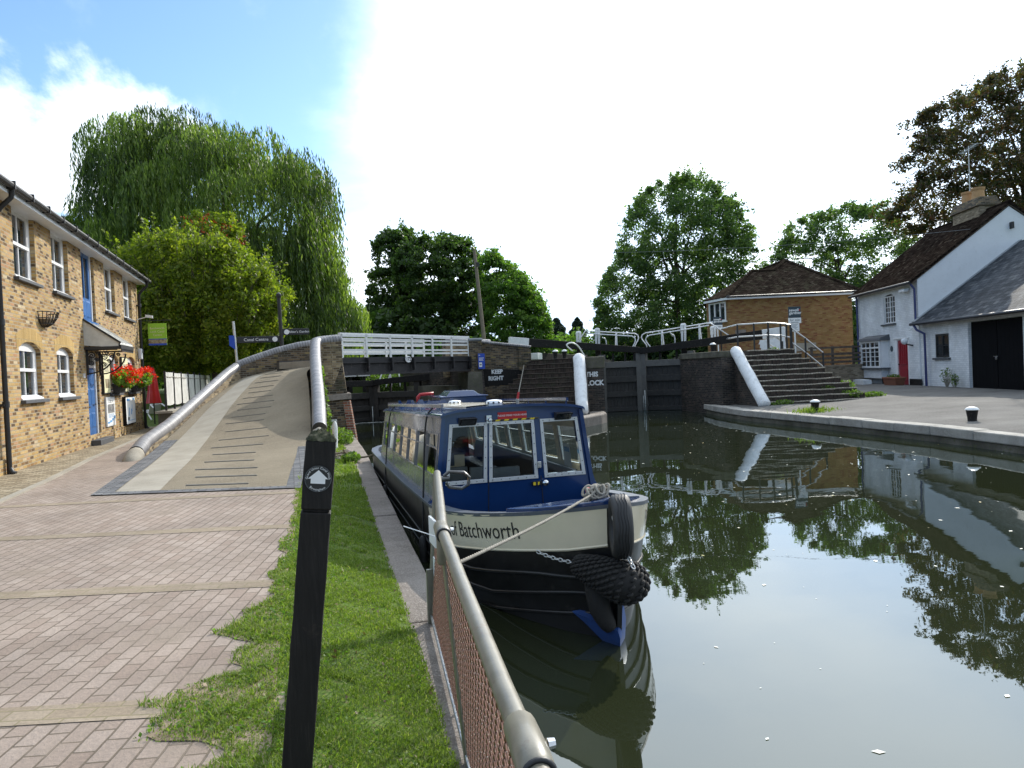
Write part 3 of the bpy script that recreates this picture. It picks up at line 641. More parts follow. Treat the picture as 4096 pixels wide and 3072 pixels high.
mb = MB(); mb.box(a, a+.055, .06, .16, c, d); mb.box(b-.115, b, .06, .16, c, d); mb.box(a+.055, b-.115, .05, .16, 2.2, 2.27); mb.box(a+.055, b-.115, .06, .16, d-.07, d); mb.build('door_frame', 'white_clean', LB)
mb = MB(); mb.face((a+.055, .12, 2.27), (b-.115, .12, 2.27), (b-.115, .12, d-.07), (a+.055, .12, d-.07)); mb.build('fanlight', 'glass', LB)
mb = MB(); mb.box(a-.1, b+.25, -.28, .1, -.02, .155); mb.build('doorstep', 'slatepaint', LB, bevel=.01)
a, b, c, d = BD
mb = MB(); mb.box(a+.05, b-.12, .1, .15, c+.03, 4.2)
for x0, x1 in ((a+.05, a+.17), ((a+b)/2-.07, (a+b)/2), (b-.24, b-.12)): mb.box(x0, x1, .1, .15, 4.2, d-.02)
mb.box(a+.17, b-.24, .1, .15, d-.12, d-.02); panels(mb, a+.05, b-.12, [(c+.12, 4.14)], .1); D_ = mb.build('loading_door', 'blue_door', LB)
mb = MB(); mb.face((a+.05, .135, 4.2), (b-.12, .135, 4.2), (b-.12, .135, d), (a+.05, .135, d)); mb.build('pane', 'glass', D_)
mb = MB(); mb.box(b-.118, b-.04, .07, .16, c, d); mb.build('door_jamb', 'white_clean', LB); mb = MB(); mb.box(a, a+.05, .07, .16, c, d); mb.build('door_jamb', 'white_clean', LB)
mb = MB(); mb.box(a-.03, b+.02, -.06, .12, c-.06, c); mb.build('door_sill', 'blue_door', LB)
# roof: soffit, fascia, gutter, slope
mb = MB(); mb.face((-.3, -.35, 5.52), (17.45, -.35, 5.52), (17.45, 3.5, 8.35), (-.3, 3.5, 8.35)); mb.face((-.3, 3.5, 8.35), (17.45, 3.5, 8.35), (17.45, 7.3, 5.52), (-.3, 7.3, 5.52)); R_ = mb.build('roof', 'slate', LB)
mb = MB(); mb.box(-.3, 17.4, -.32, .16, 5.48, 5.505); mb.box(-.3, 17.4, -.345, -.32, 5.45, 5.6); mb.build('soffit', 'plastic', R_)
mb = MB(); mb.tube([(-.3, -.42, 5.6), (17.5, -.42, 5.6)], .07, 10)
for x in np.arange(.4, 17.4, 1.1): mb.box(x, x+.05, -.5, -.34, 5.52, 5.68)
mb.build('gutter', 'darkmetal', R_)
def pipe(x, top=5.5):
    mb = MB(); mb.tube([(x, -.42, 5.58), (x, -.38, 5.38), (x, -.2, 5.2), (x, -.1, 5.05), (x, -.1, .0)], .05, 10)
    for z in (4.6, 2.9, 1.3): mb.cyl((x, -.1, z), (x, -.1, z+.12), .066); mb.box(x-.1, x+.1, -.1, -.002, z+.03, z+.08)
    mb.tube([(x, -.1, .12), (x, -.14, .03), (x, -.2, 0)], .055, 10); mb.build('drainpipe', 'black', LB, smooth='auto')
pipe(2.72); pipe(17.08)
# canopy over the front door
mb = MB(); a, b = 9.2, 10.95
mb.face((a, -.9, 2.84), (b, -.9, 2.84), (b, 0, 3.5), (a, 0, 3.5)); mb.face((a, -.9, 2.81), (a, 0, 3.47), (b, 0, 3.47), (b, -.9, 2.81)); mb.box(a, b, -.9, -.86, 2.72, 2.84)
mb.face((a, -.9, 2.84), (a, 0, 3.5), (a, 0, 2.8), (a, -.9, 2.72)); mb.face((b, -.9, 2.84), (b, -.9, 2.72), (b, 0, 2.8), (b, 0, 3.5))
for i in range(5): x = a+(b-a)*i/4; mb.bar((x, -.9, 2.86), (x, 0, 3.52), .03, .02)
C_ = mb.build('door_canopy', 'canvas', LB)
mb = MB(); mb.bar((a-.01, -.92, 2.85), (a-.01, .0, 3.53), .04, .05); mb.box(a, b, -.925, -.902, 2.7, 2.8); mb.box(a-.03, a, -.9, 0, 2.68, 2.76)
for i in range(14): x = a+.1+i*(b-a-.2)/13; mb.torus((x, -.915, 2.66), .045, .012, (0, 1, 0), 10, 5)
mb.build('canopy_frame', 'darkmetal', C_)
for x in (a+.12, b-.15):
    mb = MB(); mb.bar((x, -.03, 2.7), (x, -.03, 1.98), .05, .05); mb.bar((x, -.03, 2.68), (x, -.8, 2.68), .05, .04)
    arc = [(x, -.05-.68*math.sin(t_), 2.02+.62*(1-math.cos(t_))) for t_ in np.linspace(0, 1.5, 9)]; mb.tube(arc, .022, 6)
    for yy_, zz_, rr_ in ((-.15, 2.52, .1), (-.36, 2.55, .09), (-.53, 2.58, .06), (-.13, 2.3, .075), (-.27, 2.4, .06)):
        sp = [(x, yy_+rr_*(1-k/22)*math.cos(k*.55), zz_+rr_*(1-k/22)*math.sin(k*.55)) for k in range(20)]; mb.tube(sp, .015, 5)
    mb.build('canopy_bracket', 'darkmetal', C_)
mb = MB(); mb.box(8.9, 9.0, -.04, 0, 1.9, 2.02); mb.build('door_bell', 'plastic', LB)
mb = MB(); mb.box(16.85, 17.05, -.13, -.002, 2.62, 3.02); mb.build('alarm_box', 'plastic', LB, bevel=.03)
mb = MB(); mb.hexa([(16.95, -.55, 4.16), (17.05, -.55, 4.16), (17.05, -.3, 4.2), (16.95, -.3, 4.2)], [(16.95, -.55, 4.26), (17.05, -.55, 4.26), (17.05, -.3, 4.3), (16.95, -.3, 4.3)]); mb.bar((17, -.3, 4.2), (17, 0, 4.12), .03, .03); mb.build('security_camera', 'plastic', LB)
# empty wall basket
t = thing('hanging_basket', 'empty black half-round wire basket on the brick wall below the first-floor windows', 'wall basket', (-5.4, 19.65, 3.1), R(90))
mb = MB()
for rr, z in ((.42, .3), (.36, .16), (.26, .04)):
    mb.tube([(rr*math.cos(x), -.01-rr*.75*math.sin(x), z) for x in np.linspace(0, math.pi, 13)], .012, 5)
for x in np.linspace(.05, math.pi-.05, 12): mb.tube([(r_*math.cos(x), -.01-r_*.75*math.sin(x), z) for r_, z in ((.42, .3), (.36, .16), (.26, .04), (.1, -.03))], .01, 5)
mb.build('wire_frame', 'darkmetal', t)
mb = MB(); mb.rings([[(r_*math.cos(x), -.005-r_*.72*math.sin(x), z) for x in np.linspace(0, math.pi, 10)] for r_, z in ((.33, .14), (.24, .03), (.09, -.02))], closed=False); mb.build('liner', 'soil', t)
# notice boards and posters beside the door
def poster(name, label, x0, x1, z0, z1, body, edge, marks, group=None, proud=.05):
    t = thing(name, label, 'notice', (-5.4+.0, 14+x0, z0), R(90), group); w_, h = x1-x0, z1-z0
    mb = MB(); mb.box(0, w_, -proud, -.003, 0, h); mb.build('frame', edge, t)
    mb = MB(); mb.face((.035, -proud-.004, .035), (w_-.035, -proud-.004, .035), (w_-.035, -proud-.004, h-.035), (.035, -proud-.004, h-.035)); S_ = mb.build('sheet', body, t)
    for mname, m, rects in marks:
        mb = MB()
        for a_, b_, c_, d_ in rects: mb.face((a_*w_, -proud-.008, c_*h), (b_*w_, -proud-.008, c_*h), (b_*w_, -proud-.008, d_*h), (a_*w_, -proud-.008, d_*h))
        mb.build(mname, m, S_)
    return t
bars = lambda a, b, z, n, st: [(a, b-(.1 if i % 3 == 2 else 0), z-i*st, z-i*st+.013) for i in range(n)]
G_ = 'notices on the brick wall by the blue door'
poster('notice_board', 'tall framed pale yellow notice right beside the blue front door', 10.95, 11.8, 1.42, 2.62, 'parch', 'darkmetal', [('printed_text', 'greyprint', bars(.2, .6, .92, 3, .035)+bars(.15, .85, .78, 8, .03)), ('printed_picture', 'sandprint', [(.2, .75, .15, .38)])], G_, .07)
poster('notice_board', 'framed pale yellow notice between the two windows with red flowers', 13.6, 14.55, 1.42, 2.62, 'parch', 'darkmetal', [('printed_text', 'greyprint', bars(.2, .6, .92, 3, .035)+bars(.15, .85, .78, 8, .03)), ('printed_picture', 'red', [(.3, .7, .15, .24)])], G_, .07)
poster('poster', 'white poster with dark photograph and pale blue wave low beside the blue door', 11.2, 12.35, .42, 1.32, 'paper', 'plastic', [('printed_picture', 'greyprint', [(.12, .88, .45, .75)]), ('printed_text', 'greyprint', bars(.15, .7, .86, 2, .05)), ('blue_wave', 'skyblue', [(.05, .3, .1, .16), (.3, .55, .13, .2), (.55, .75, .18, .26), (.75, .95, .24, .34)]), ('printed_text', 'skyblue', bars(.15, .8, .4, 4, .035))], G_, .05)
poster('map_board', 'white map sheet in a dark frame below the flowers', 13.7, 15.3, .32, 1.28, 'paper', 'black_wood', [('printed_text', 'skyblue', [(.1, .4, .84, .92), (.7, .9, .86, .94)]), ('map_lines', 'skyblue', [(.3, .36, .3, .6), (.5, .57, .35, .55), (.6, .64, .45, .7), (.1, .9, .14, .155)]), ('map_key', 'greyprint', [(.12, .35, .17, .27)])], G_, .1)
# red geraniums on the sills
def blob_leaves(n, c, rad, L, Wd, up=.3, rng=RNG):
    d = rng.normal(size=(n, 3)); d /= np.linalg.norm(d, axis=1)[:, None]; r_ = rng.random(n)**.45
    return np.array(c)+d*r_[:, None]*np.array(rad)
def leaf_quads(P, L, Wd, droop=None, flat=0.0, rng=RNG, lv=.35):
    """one rhombus leaf at each point P; droop = preferred direction (3,) or None"""
    n = len(P); d = rng.normal(size=(n, 3)); d /= np.linalg.norm(d, axis=1)[:, None]
    if droop is not None: d = d*(1-flat)+np.array(droop)*flat; d /= np.linalg.norm(d, axis=1)[:, None]
    s = rng.normal(size=(n, 3)); s -= (s*d).sum(1)[:, None]*d; s /= np.linalg.norm(s, axis=1)[:, None]
    l_ = (L*(1+lv*rng.normal(size=n)).clip(.4, 1.8))[:, None]; w_ = l_*Wd/L
    V = np.stack([P-d*l_*.5, P+s*w_*.5, P+d*l_*.5, P-s*w_*.5], 1)
    return V.reshape(-1, 3)
def quads_obj(name, V, mats, parent=None, mi=None):
    F = np.arange(len(V), dtype=np.int32).reshape(-1, 4); return raw_mesh(name, V, F, mats, mi, parent)
M['geranium_leaf'] = leaf_mat('geranium_leaf', [(0, (.08, .16, .02)), (.5, (.16, .27, .03)), (1, (.27, .38, .06))], .3)
M['geranium'] = leaf_mat('geranium_petal', [(0, (.5, .01, .008)), (.6, (.72, .02, .012)), (1, (.8, .09, .02))], .25)
for y_, lab in ((26.5, 'red geraniums spilling over a dark tub on the sill nearer the blue door'), (29.25, 'red geraniums in a dark tub on the sill nearest the far corner drainpipe')):
    t = thing('flower_tub', lab, 'flowers', (-5.24, y_, 1.42), R(90), 'red geranium tubs on the window sills')
    mb = MB(); mb.rings([[(x*k_, y2*k_, z) for x, y2 in ((-.5, -.13), (.5, -.13), (.5, .1), (-.5, .1))] for k_, z in ((.8, .0), (1, .3))]); mb.build('tub', 'rubber', t)
    quads_obj('leaves', leaf_quads(blob_leaves(900, (0, -.2, .45), (.78, .36, .3), .1, .08), .11, .1), ['geranium_leaf'], t)
    c_ = blob_leaves(46, (.0, -.2, .58), (.85, .42, .32), 0, 0); c_ = c_[c_[:, 2] > .25]
    P_ = np.concatenate([q_+RNG.normal(size=(26, 3))*.05 for q_ in c_]); quads_obj('flower_heads', leaf_quads(P_, .07, .06), ['geranium'], t)
# hanging sign on the far corner
t = thing('hanging_sign', 'lime green hanging sign with blue foot on the corner of the brick building', 'sign', (-5.3, 31.3, 3.12))
mb = MB(); mb.bar((-.1, 0, .97), (1.05, 0, .99), .025, .025); mb.bar((.3, 0, .97), (.3, 0, .87), .01, .01); mb.bar((.78, 0, .97), (.78, 0, .87), .01, .01); mb.build('bracket', 'darkmetal', t)
mb = MB(); mb.box(.22, .86, -.02, .02, .03, .87); B_ = mb.build('board', 'signgreen', t)
mb = MB(); mb.face((.22, -.023, .03), (.86, -.023, .03), (.86, -.023, .1), (.22, -.023, .1)); mb.face((.22, -.023, .25), (.86, -.023, .25), (.86, -.023, .28), (.22, -.023, .28)); mb.build('blue_band', 'signblue', B_)
mb = MB(); mb.face((.22, -.023, .1), (.86, -.023, .1), (.86, -.023, .25), (.22, -.023, .25)); mb.build('picture_strip', 'sandprint', B_)
for i_, s_ in enumerate(('Batchworth', 'Lock Canal', 'Centre')): mb = MB(); put_text(mb, s_, .115, (.54, -.025, .68-.13*i_), (1, 0, 0), (0, 0, 1), xs=.95); mb.build('lettering', 'parch', B_)
# ------------------------------------------------------------------ terrace behind the ramp: windbreak, parasols, chair
t = thing('windbreak', 'white laced canvas windbreak stretched between black posts on the terrace', 'windbreak', (-4.25, 29.0, 0))
pts_ = [(0, 0, .9), (.04, 1.75, .88), (.08, 3.5, .87), (.12, 5.3, .86), (.16, 7.1, .85), (.2, 8.9, .85), (.24, 10.7, .85), (.3, 12.6, .85)]
for i_, (x, y, z) in enumerate(pts_): mb = MB(); mb.bar((x, y, .3), (x, y, 2.12), .07, .07); mb.build('post', 'black', t)
for (xa, ya, za), (xb, yb, zb) in zip(pts_, pts_[1:]):
    mb = MB(); n = 14; rows = []
    for i in range(n+1):
        u = i/n; s_ = .02*math.sin(u*math.pi*6); e_ = .035*math.sin(u*math.pi); rows.append([(xa+(xb-xa)*u+s_*(.3+.7*v_), ya+.07+(yb-ya-.14)*u, za+(1.18)*v_-(e_ if v_ == 0 else 0)-(.015*(i % 2) if v_ == 1 else 0)) for v_ in (0, .25, .5, .75, .86, 1)])
    mb.rings(rows, closed=False, cap=False); P_ = mb.build('canvas_panel', 'canvas', t, smooth=True)
    mb = MB(); mb.tube([(xa+.02, ya+.05, za+1.02), (xa+.035, (ya+yb)/2, za+1.0), (xb+.02, yb-.05, za+1.02)], .014, 5); mb.build('rope', 'rope', P_)
t = thing('terrace_wall', 'low stone terrace wall below the white windbreak', 'wall', (-4.25, 28.6, 0))
mb = MB(); mb.box(-.22, .2, 0, 13.5, -.1, .62); mb.build('stonework', 'stonedark', t); mb = MB(); mb.box(-.3, .26, -.08, 13.5, .622, .7); mb.build('cap', 'concrete', t)
mb = MB(); mb.face((-14, 33.6, .0), (-4.5, 31.8, .0), (-4.5, 44, .35), (-14, 44, .35)); struct(mb.build('terrace_lawn', 'turf'))
def parasol(loc, label, closed):
    t = thing('parasol', label, 'parasol', loc, 0, 'red parasols on the terrace'); mb = MB(); mb.cyl((0, 0, 0), (0, 0, 2.4), .025); mb.build('pole', 'darkmetal', t)
    mb = MB(); n = 16
    if closed: mb.rings([[((r_+.035*(k % 2))*math.cos(2*math.pi*k/n), (r_+.035*(k % 2))*math.sin(2*math.pi*k/n), z) for k in range(n)] for r_, z in ((.03, 2.35), (.12, 2.0), (.18, 1.4), (.27, .9))], cap=False); mb.build('canopy', 'red', t)
    else:
        for k in range(8):
            mb.m = k % 2; a0, a1 = 2*math.pi*k/8, 2*math.pi*(k+1)/8
            mb.face((0, 0, 2.45), (1.15*math.cos(a0), 1.15*math.sin(a0), 1.95), (1.15*math.cos(a1), 1.15*math.sin(a1), 1.95)); mb.face((1.15*math.cos(a0), 1.15*math.sin(a0), 1.95), (1.17*math.cos(a0), 1.17*math.sin(a0), 1.75), (1.17*math.cos(a1), 1.17*math.sin(a1), 1.75), (1.15*math.cos(a1), 1.15*math.sin(a1), 1.95))
        mb.build('canopy', ['red', 'plastic'], t)
parasol((-5.35, 33.4, .0), 'closed red parasol seen past the far corner of the brick building', True)
parasol((-3.9, 42.5, .75), 'open red and white parasol beyond the white windbreak', False)
t = thing('garden_chair', 'white plastic garden chair lying tipped over on the terrace lawn', 'chair', (-5.35, 34.6, .12), R(35))
mb = MB(); mb.T = Matrix.Translation((0, 0, .3)) @ Matrix.Rotation(R(-62), 4, 'X')
mb.box(-.25, .25, -.25, .22, .4, .44); 
S_ = mb.build('seat', 'plastic', t, bevel=.02)
mb2 = MB(); mb2.T = mb.T
for x in (-.22, -.13, -.04, .05, .14): mb2.bar((x+.02, .22, .44), (x+.02, .34, .92), .05, .02)
mb2.bar((-.26, .34, .92), (.26, .34, .92), .05, .06); mb2.build('backrest', 'plastic', t)
for x, y in ((-.24, -.24), (.24, -.24), (-.24, .24), (.24, .24)): mb2 = MB(); mb2.T = mb.T; mb2.bar((x, y, .4), (x*1.15, y*1.15, 0), .05, .05); mb2.build('leg', 'plastic', t)
# ------------------------------------------------------------------ finger post and waymark behind the ramp
t = thing('finger_post', 'tall black finger post with two white-lettered arms behind the ramp', 'signpost', (-.2, 31.2, .9))
mb = MB(); mb.cyl((0, 0, 0), (-.06, 0, 4.0), .085, .07, 12); mb.lathe([(.07, 3.98), (.11, 4.05), (.09, 4.15), (.0, 4.22)], (-.06, 0, 0), 12); mb.build('post', 'black', t, smooth='auto')
for nm, sx, z, txt, L_ in (('arm', -1, 2.35, 'Canal Centre', 1.62), ('arm', 1, 2.62, "Alber's Garden", 1.02)):
    mb = MB(); x0, x1 = (-.08-L_, -.08) if sx < 0 else (.02, .02+L_); mb.box(x0, x1, -.03, .03, z-.12, z+.13); A_ = mb.build(nm, 'black', t, bevel=.01)
    mb = MB(); cx = x1-.2 if sx < 0 else x0+.16; mb.ext([(cx+.1*math.cos(q), -.033, z+.1*math.sin(q)) for q in np.linspace(0, 2*math.pi, 17)[:-1]], (0, -.004, 0)); mb.build('roundel', 'white_clean', A_)
    mb = MB(); put_text(mb, txt, .17 if sx < 0 else .13, ((x0+x1)/2-.1 if sx < 0 else (x0+x1)/2+.12, -.035, z), (1, 0, 0), (0, 0, 1)); mb.build('lettering', 'white_clean', A_)
t = thing('waymark_post', 'slim grey post with a small blue angled sign behind the ramp parapet', 'signpost', (-1.85, 30.6, 1.0))
mb = MB(); mb.cyl((0, 0, 0), (-.12, 0, 2.95), .05, .05, 10); mb.build('post', 'galv', t, smooth='auto')
mb = MB(); mb.ext([(-.3, -.05, 2.02), (-.08, -.05, 1.85), (-.1, -.05, 2.4), (-.3, -.05, 2.4)], (0, .02, 0)); mb.build('sign_plate', 'signblue', t)
# ================================================================== THE BOAT
BO = Vector((2.495, 8.4, WZ)); BRZ = -R(1.15)
M['stemblue'] = paint('scuffed_blue_stem', (.015, .055, .2), .4, .3, 6, worn=(.05, .06, .09))
BT = thing('canal_boat', 'blue and cream canal trip boat with black hull moored against the quay', 'boat', BO, BRZ)
BW = Matrix.Translation(BO) @ Matrix.Rotation(BRZ, 4, 'Z')
def ip(tab, y):
    if y <= tab[0][0]: return tab[0][1]
    for (a, b), (c, d) in zip(tab, tab[1:]):
        if y <= c: return b+(d-b)*(y-a)/(c-a)
    return tab[-1][1]
TOPZ = [(-2.9, 1.11), (-2.62, 1.05), (-2.3, .99), (-1.87, .93), (-1.57, .89), (-1.04, .83), (-.1, .745), (2.6, .67), (6.7, .63), (9, .66)]
CRZ = [(-2.9, .79), (-2.61, .72), (-2.21, .66), (-1.73, .59), (-1.17, .51), (-.2, .43), (0, .42)]
def hb(y, k=1.04, e=2.9):
    if y < -.2: return max(.006, k*(1-((-y-.2)/2.7)**e))
    if y > 7.6: return k*math.sqrt(max(.03, 1-((y-7.6)/1.5)**2))
    return k
ST = [-2.9, -2.88, -2.84, -2.78, -2.7, -2.6, -2.48, -2.33, -2.15, -1.95, -1.7, -1.4, -1.1, -.75, -.4, -.1, .0, 1, 2.5, 4, 5.5, 6.8, 7.6, 8.1, 8.5, 8.8, 9.0, 9.08]
def side(y, z, sgn, off=0):
    """hull surface: flared above, finer at the waterline"""
    zt = ip(TOPZ, y); u = max(0, min(1, z/zt)); a = hb(y); b_ = hb(y, .99, 2.0) if y < 0 else hb(y)*.975
    x = b_+(a-b_)*u**.8; return (sgn*(max(.006, x)+off), y-(.1*(1-u) if y < -2.5 else 0)*-1*((-2.5-y)/.4 if y < -2.5 else 0), z)
mb = MB(); rg = []
ZF = [-.45, -.1, .0, .14, .15, .3, .31, .5, .8, 1.0]
for y in ST:
    zt = ip(TOPZ, y)
    row = [side(y, zt*zf if zf > 0 else zf, -1) for zf in ZF[::-1]]+[side(y, zt*zf if zf > 0 else zf, 1) for zf in ZF]
    rg.append(row)
mb.rings(rg, closed=False, cap=False)
def strake(z0s, r_, sgn, y1=8.6, y0=-2.86):
    return [side(y, ip(z0s, y), sgn, .004) for y in [q for q in ST if y0 <= q <= y1]]
HULL = mb.build('hull', 'hullblack', BT, smooth='auto', angle=35)
for zt_ in ([(-2.9, .5), (-2.27, .47), (-1.45, .34), (0, .27), (9, .27)], [(-2.9, .38), (-2.54, .35), (-1.69, .18), (0, .12), (9, .12)], [(-2.9, .22), (-2.47, .16), (-1.68, .02), (-1.4, 0)]):
    for sg in (-1, 1):
        mb = MB(); mb.tube(strake(zt_, .02, sg, 8.6 if zt_[-1][0] > 0 else -1.4), .016, 6); mb.build('rubbing_strake', 'hullblack', HULL, smooth=True)
# cream bow band (each side a part) with lettering
def band_pt(y, v, sgn, off): z0, z1 = ip(CRZ, y), ip(TOPZ, y); return side(y, z0+(z1-z0)*v, sgn, off)
YB = [-2.87]+[y for y in np.linspace(-2.84, -.02, 36)]
def arc_param(sgn):
    acc = [0]; P_ = [Vector(band_pt(y, .5, sgn, .01)) for y in YB]
    for a, b in zip(P_, P_[1:]): acc.append(acc[-1]+(b-a).length)
    return acc
for sg in (-1, 1):
    mb = MB(); mb.rings([[band_pt(y, v_, sg, .012) for v_ in (0, .25, .5, .75, 1)] for y in YB], closed=False, cap=False)
    mb.tube([band_pt(y, 0, sg, .006) for y in YB], .013, 6)
    B_ = mb.build('bow_band', 'cream', BT, smooth='auto')
    acc = arc_param(sg); v_, fc = text_geo('Pride of Batchworth', .215, 'LEFT', .0, .97)
    mb = MB(); pts = []
    wv = max(q[0] for q in v_); s0 = 2.27-wv if sg < 0 else .85
    for x, yv in v_:
        s_ = (acc[-1]-.09-wv+x) if sg > 0 else 0
        s_ = (s0+x) if sg > 0 else acc[-1]-(s0+x)      # left side reads from the cabin forward, right side from the stem aft
        s_ = max(0, min(acc[-1], s_)); k_ = max(0, min(len(acc)-2, int(np.searchsorted(acc, s_)-1))); u = (s_-acc[k_])/(acc[k_+1]-acc[k_]); y = YB[k_]+(YB[k_+1]-YB[k_])*u
        z0, z1 = ip(CRZ, y), ip(TOPZ, y); pts.append(band_pt(y, .52+yv/(z1-z0), sg, .016))
    mb._add(pts, fc); mb.build('name_lettering', 'black', B_)
# gunwale cap and bow well
mb = MB(); rows = []
for y in ST:
    zt = ip(TOPZ, y)+.004; a = hb(y)+.014; i_ = max(.001, a-.14) if y > -2.75 else .001
    rows.append((a, i_, y, zt))
for sg in (-1, 1): mb.rings([[(sg*a, y, zt-.02), (sg*a, y, zt+.012), (sg*i_, y, zt+.012), (sg*i_, y, zt-.1)] for a, i_, y, zt in rows], closed=False, cap=False)
mb.build('gunwale', 'gunwale', BT, smooth='auto')
mb = MB(); yw = [y for y in ST if -2.3 <= y <= .02]
mb.rings([[(-hb(y)+.13, y, ip(TOPZ, y)-.02), (-hb(y)+.15, y, .2), (hb(y)-.15, y, .2), (hb(y)-.13, y, ip(TOPZ, y)-.02)] for y in yw], closed=False, cap=False); mb.build('bow_well', 'black', BT)
mb = MB(); ys = [-2.84, -2.7, -2.5, -2.3, -2.1, -1.98]
mb.rings([[(-hb(y)*.9, y, ip(TOPZ, y)+.0), (-hb(y)*.9, y, ip(TOPZ, y)+.05), (0, y, ip(TOPZ, y)+.075), (hb(y)*.9, y, ip(TOPZ, y)+.05), (hb(y)*.9, y, ip(TOPZ, y)+.0)] for y in ys]); mb.build('foredeck', 'blue', BT, bevel=.012)
mb = MB(); mb.cyl((0, -2.55, 1.05), (0, -2.55, 1.2), .035, .03, 10); mb.cyl((-.09, -2.55, 1.19), (.09, -2.55, 1.19), .03, .03, 10); mb.build('mooring_stud', 'red', BT, smooth='auto')
mb = MB(); mb.rings([[(-.02, -2.83, .78), (-.02, -2.97, .78), (.02, -2.97, .78), (.02, -2.83, .78)], [(-.02, -2.8, .3), (-.02, -2.95, .3), (.02, -2.95, .3), (.02, -2.8, .3)], [(-.02, -2.7, -.4), (-.02, -2.85, -.4), (.02, -2.85, -.4), (.02, -2.7, -.4)]]); mb.build('stem_post', 'hullblack', BT)
mb = MB(); mb.rings([[(-.05, -2.84, -.1), (0, -2.9, -.1), (.05, -2.84, -.1)], [(-.1, -2.8, .0), (-.02, -2.97, .0), (.09, -2.82, .02)], [(-.2, -2.66, .12), (-.03, -3.0, .07), (.13, -2.76, .14)], [(-.28, -2.58, .2), (-.03, -2.96, .12), (.13, -2.72, .26)]], cap=True); mb.build('stem_foot', 'stemblue', BT, smooth='auto')
# ---- cabin
CL = 6.5
def rz(y): return 1.73-.031*y            # roof edge
def gz_(y): return ip(TOPZ, y)+.01
def hw(z): return .965-(z-.72)/1.0*.125
def cabin_map(mb, sgn, thick=0):
    mb.v = [(sgn*(hw(z)-thick*0), x, (gz_(x)+(z-.72)/1.01*(rz(x)-gz_(x)))) if True else None for x, yv, z in [(p[0], p[1], p[2]) for p in mb.v]]
# side windows in flat coordinates: x along the boat, z .72 (gunwale) to 1.73 (roof)
NWIN = 7; WX = [(.12+i*.875, .12+i*.875+.835) for i in range(NWIN)]
for sg, nm in ((-1, 'port'), (1, 'starboard')):
    mb = MB(); wall_grid(mb, 0, CL, .72, 1.73, [(a+.02, b-.02, 1.0, 1.53) for a, b in WX], 0); cabin_map(mb, sg)
    S_ = mb.build('cabin_side', 'greycab', BT)
    mb = MB(); wall_grid(mb, 0, CL, .74, 1.71, [(a+.05, b-.05, 1.03, 1.5) for a, b in WX], 0); cabin_map(mb, sg); mb.v = [(x-sg*.045, y, z) for x, y, z in mb.v]
    mb.build('inner_lining', 'inner', BT)
    for a, b in WX:
        f_ = MB()
        for x0, x1, z0, z1 in ((a+.02, b-.02, 1.0, 1.022), (a+.02, b-.02, 1.508, 1.53), (a+.02, a+.04, 1.02, 1.51), (b-.04, b-.02, 1.02, 1.51), (a+.04, b-.04, 1.345, 1.362)):
            f_.face((x0, 0, z0), (x1, 0, z0), (x1, 0, z1), (x0, 0, z1))
        n_ = len(f_.v); cabin_map(f_, sg); f_.v = [(x+sg*.012, y, z) for x, y, z in f_.v]; f_.v += [(x-sg*.03, y, z) for x, y, z in f_.v]
        for k in range(0, n_, 4):
            for j in range(4): f_.f.append((k+j, k+(j+1) % 4, n_+k+(j+1) % 4, n_+k+j)); f_.mi.append(0)
        W_ = f_.build('side_window', 'greycab' if sg < 0 else 'galv', S_ if False else BT)
        g_ = MB(); g_.face((a+.02, 0, 1.0), (b-.02, 0, 1.0), (b-.02, 0, 1.53), (a+.02, 0, 1.53)); cabin_map(g_, sg); g_.v = [(x-sg*.004, y, z) for x, y, z in g_.v]
        g_.build('pane', 'sideglass' if sg < 0 else 'clearglass', W_)
# front bulkhead with three glazed openings, in flat coordinates u,z then narrowed to the tumblehome
def front_map(mb): mb.v = [(x*hw(z), y, z) for x, y, z in mb.v]
OPN = [(-.855, -.42, .985, 1.6), (-.305, .245, .985, 1.6), (.42, .885, .985, 1.6)]
mb = MB(); wall_grid(mb, -1, 1, .2, 1.73, OPN, .05); front_map(mb)
top = [(-hw(1.73)*math.cos(math.pi*i/12)*1.0, 0, 1.73+.085*math.sin(math.pi*i/12)) for i in range(13)]; mb.face(*top)
mb.box(-.885, -.865, -.02, .0, .75, 1.6) if False else None
FB = mb.build('front_bulkhead', 'blue', BT)
mb = MB()
for u in (-.355, .33): mb.box(u*hw(.9)-.004, u*hw(.9)+.004, -.004, .0, .22, .97)
mb.v = [(x*(hw(z)/hw(.9)), y, z) for x, y, z in mb.v]; mb.build('door_joint', 'black', FB)
for i_, (a, b, c, d) in enumerate(OPN):
    mb = MB(); w_ = .045
    for x0, x1, z0, z1 in ((a-w_, b+w_, c-.045, c), (a-w_, b+w_, d, d+.04), (a-w_, a, c, d), (b, b+w_, c, d)): mb.box(x0, x1, -.014, -.001, z0, z1)
    front_map(mb); F_ = mb.build('front_window', 'alu', BT, bevel=.003)
    mb = MB()
    for k in range(6):
        for zz in (c-.022, d+.02): mb.lathe([(.0065, 0), (.005, .004), (0, .005)], (0, 0, 0), 6); mb.v[-18:] = [((a+(b-a)*k/5)+p[0], -.015-p[2], zz+p[1]) for p in mb.v[-18:]]
    for k in range(1, 5):
        for xx in (a-.022, b+.022): mb.lathe([(.0065, 0), (.005, .004), (0, .005)], (0, 0, 0), 6); mb.v[-18:] = [(xx+p[0], -.015-p[2], c+(d-c)*k/5+p[1]) for p in mb.v[-18:]]
    front_map(mb); mb.build('screws', 'darkmetal', F_)
    mb = MB(); mb.face((a, .02, c), (b, .02, c), (b, .02, d), (a, .02, d)); front_map(mb); mb.build('pane', 'clearglass', F_)
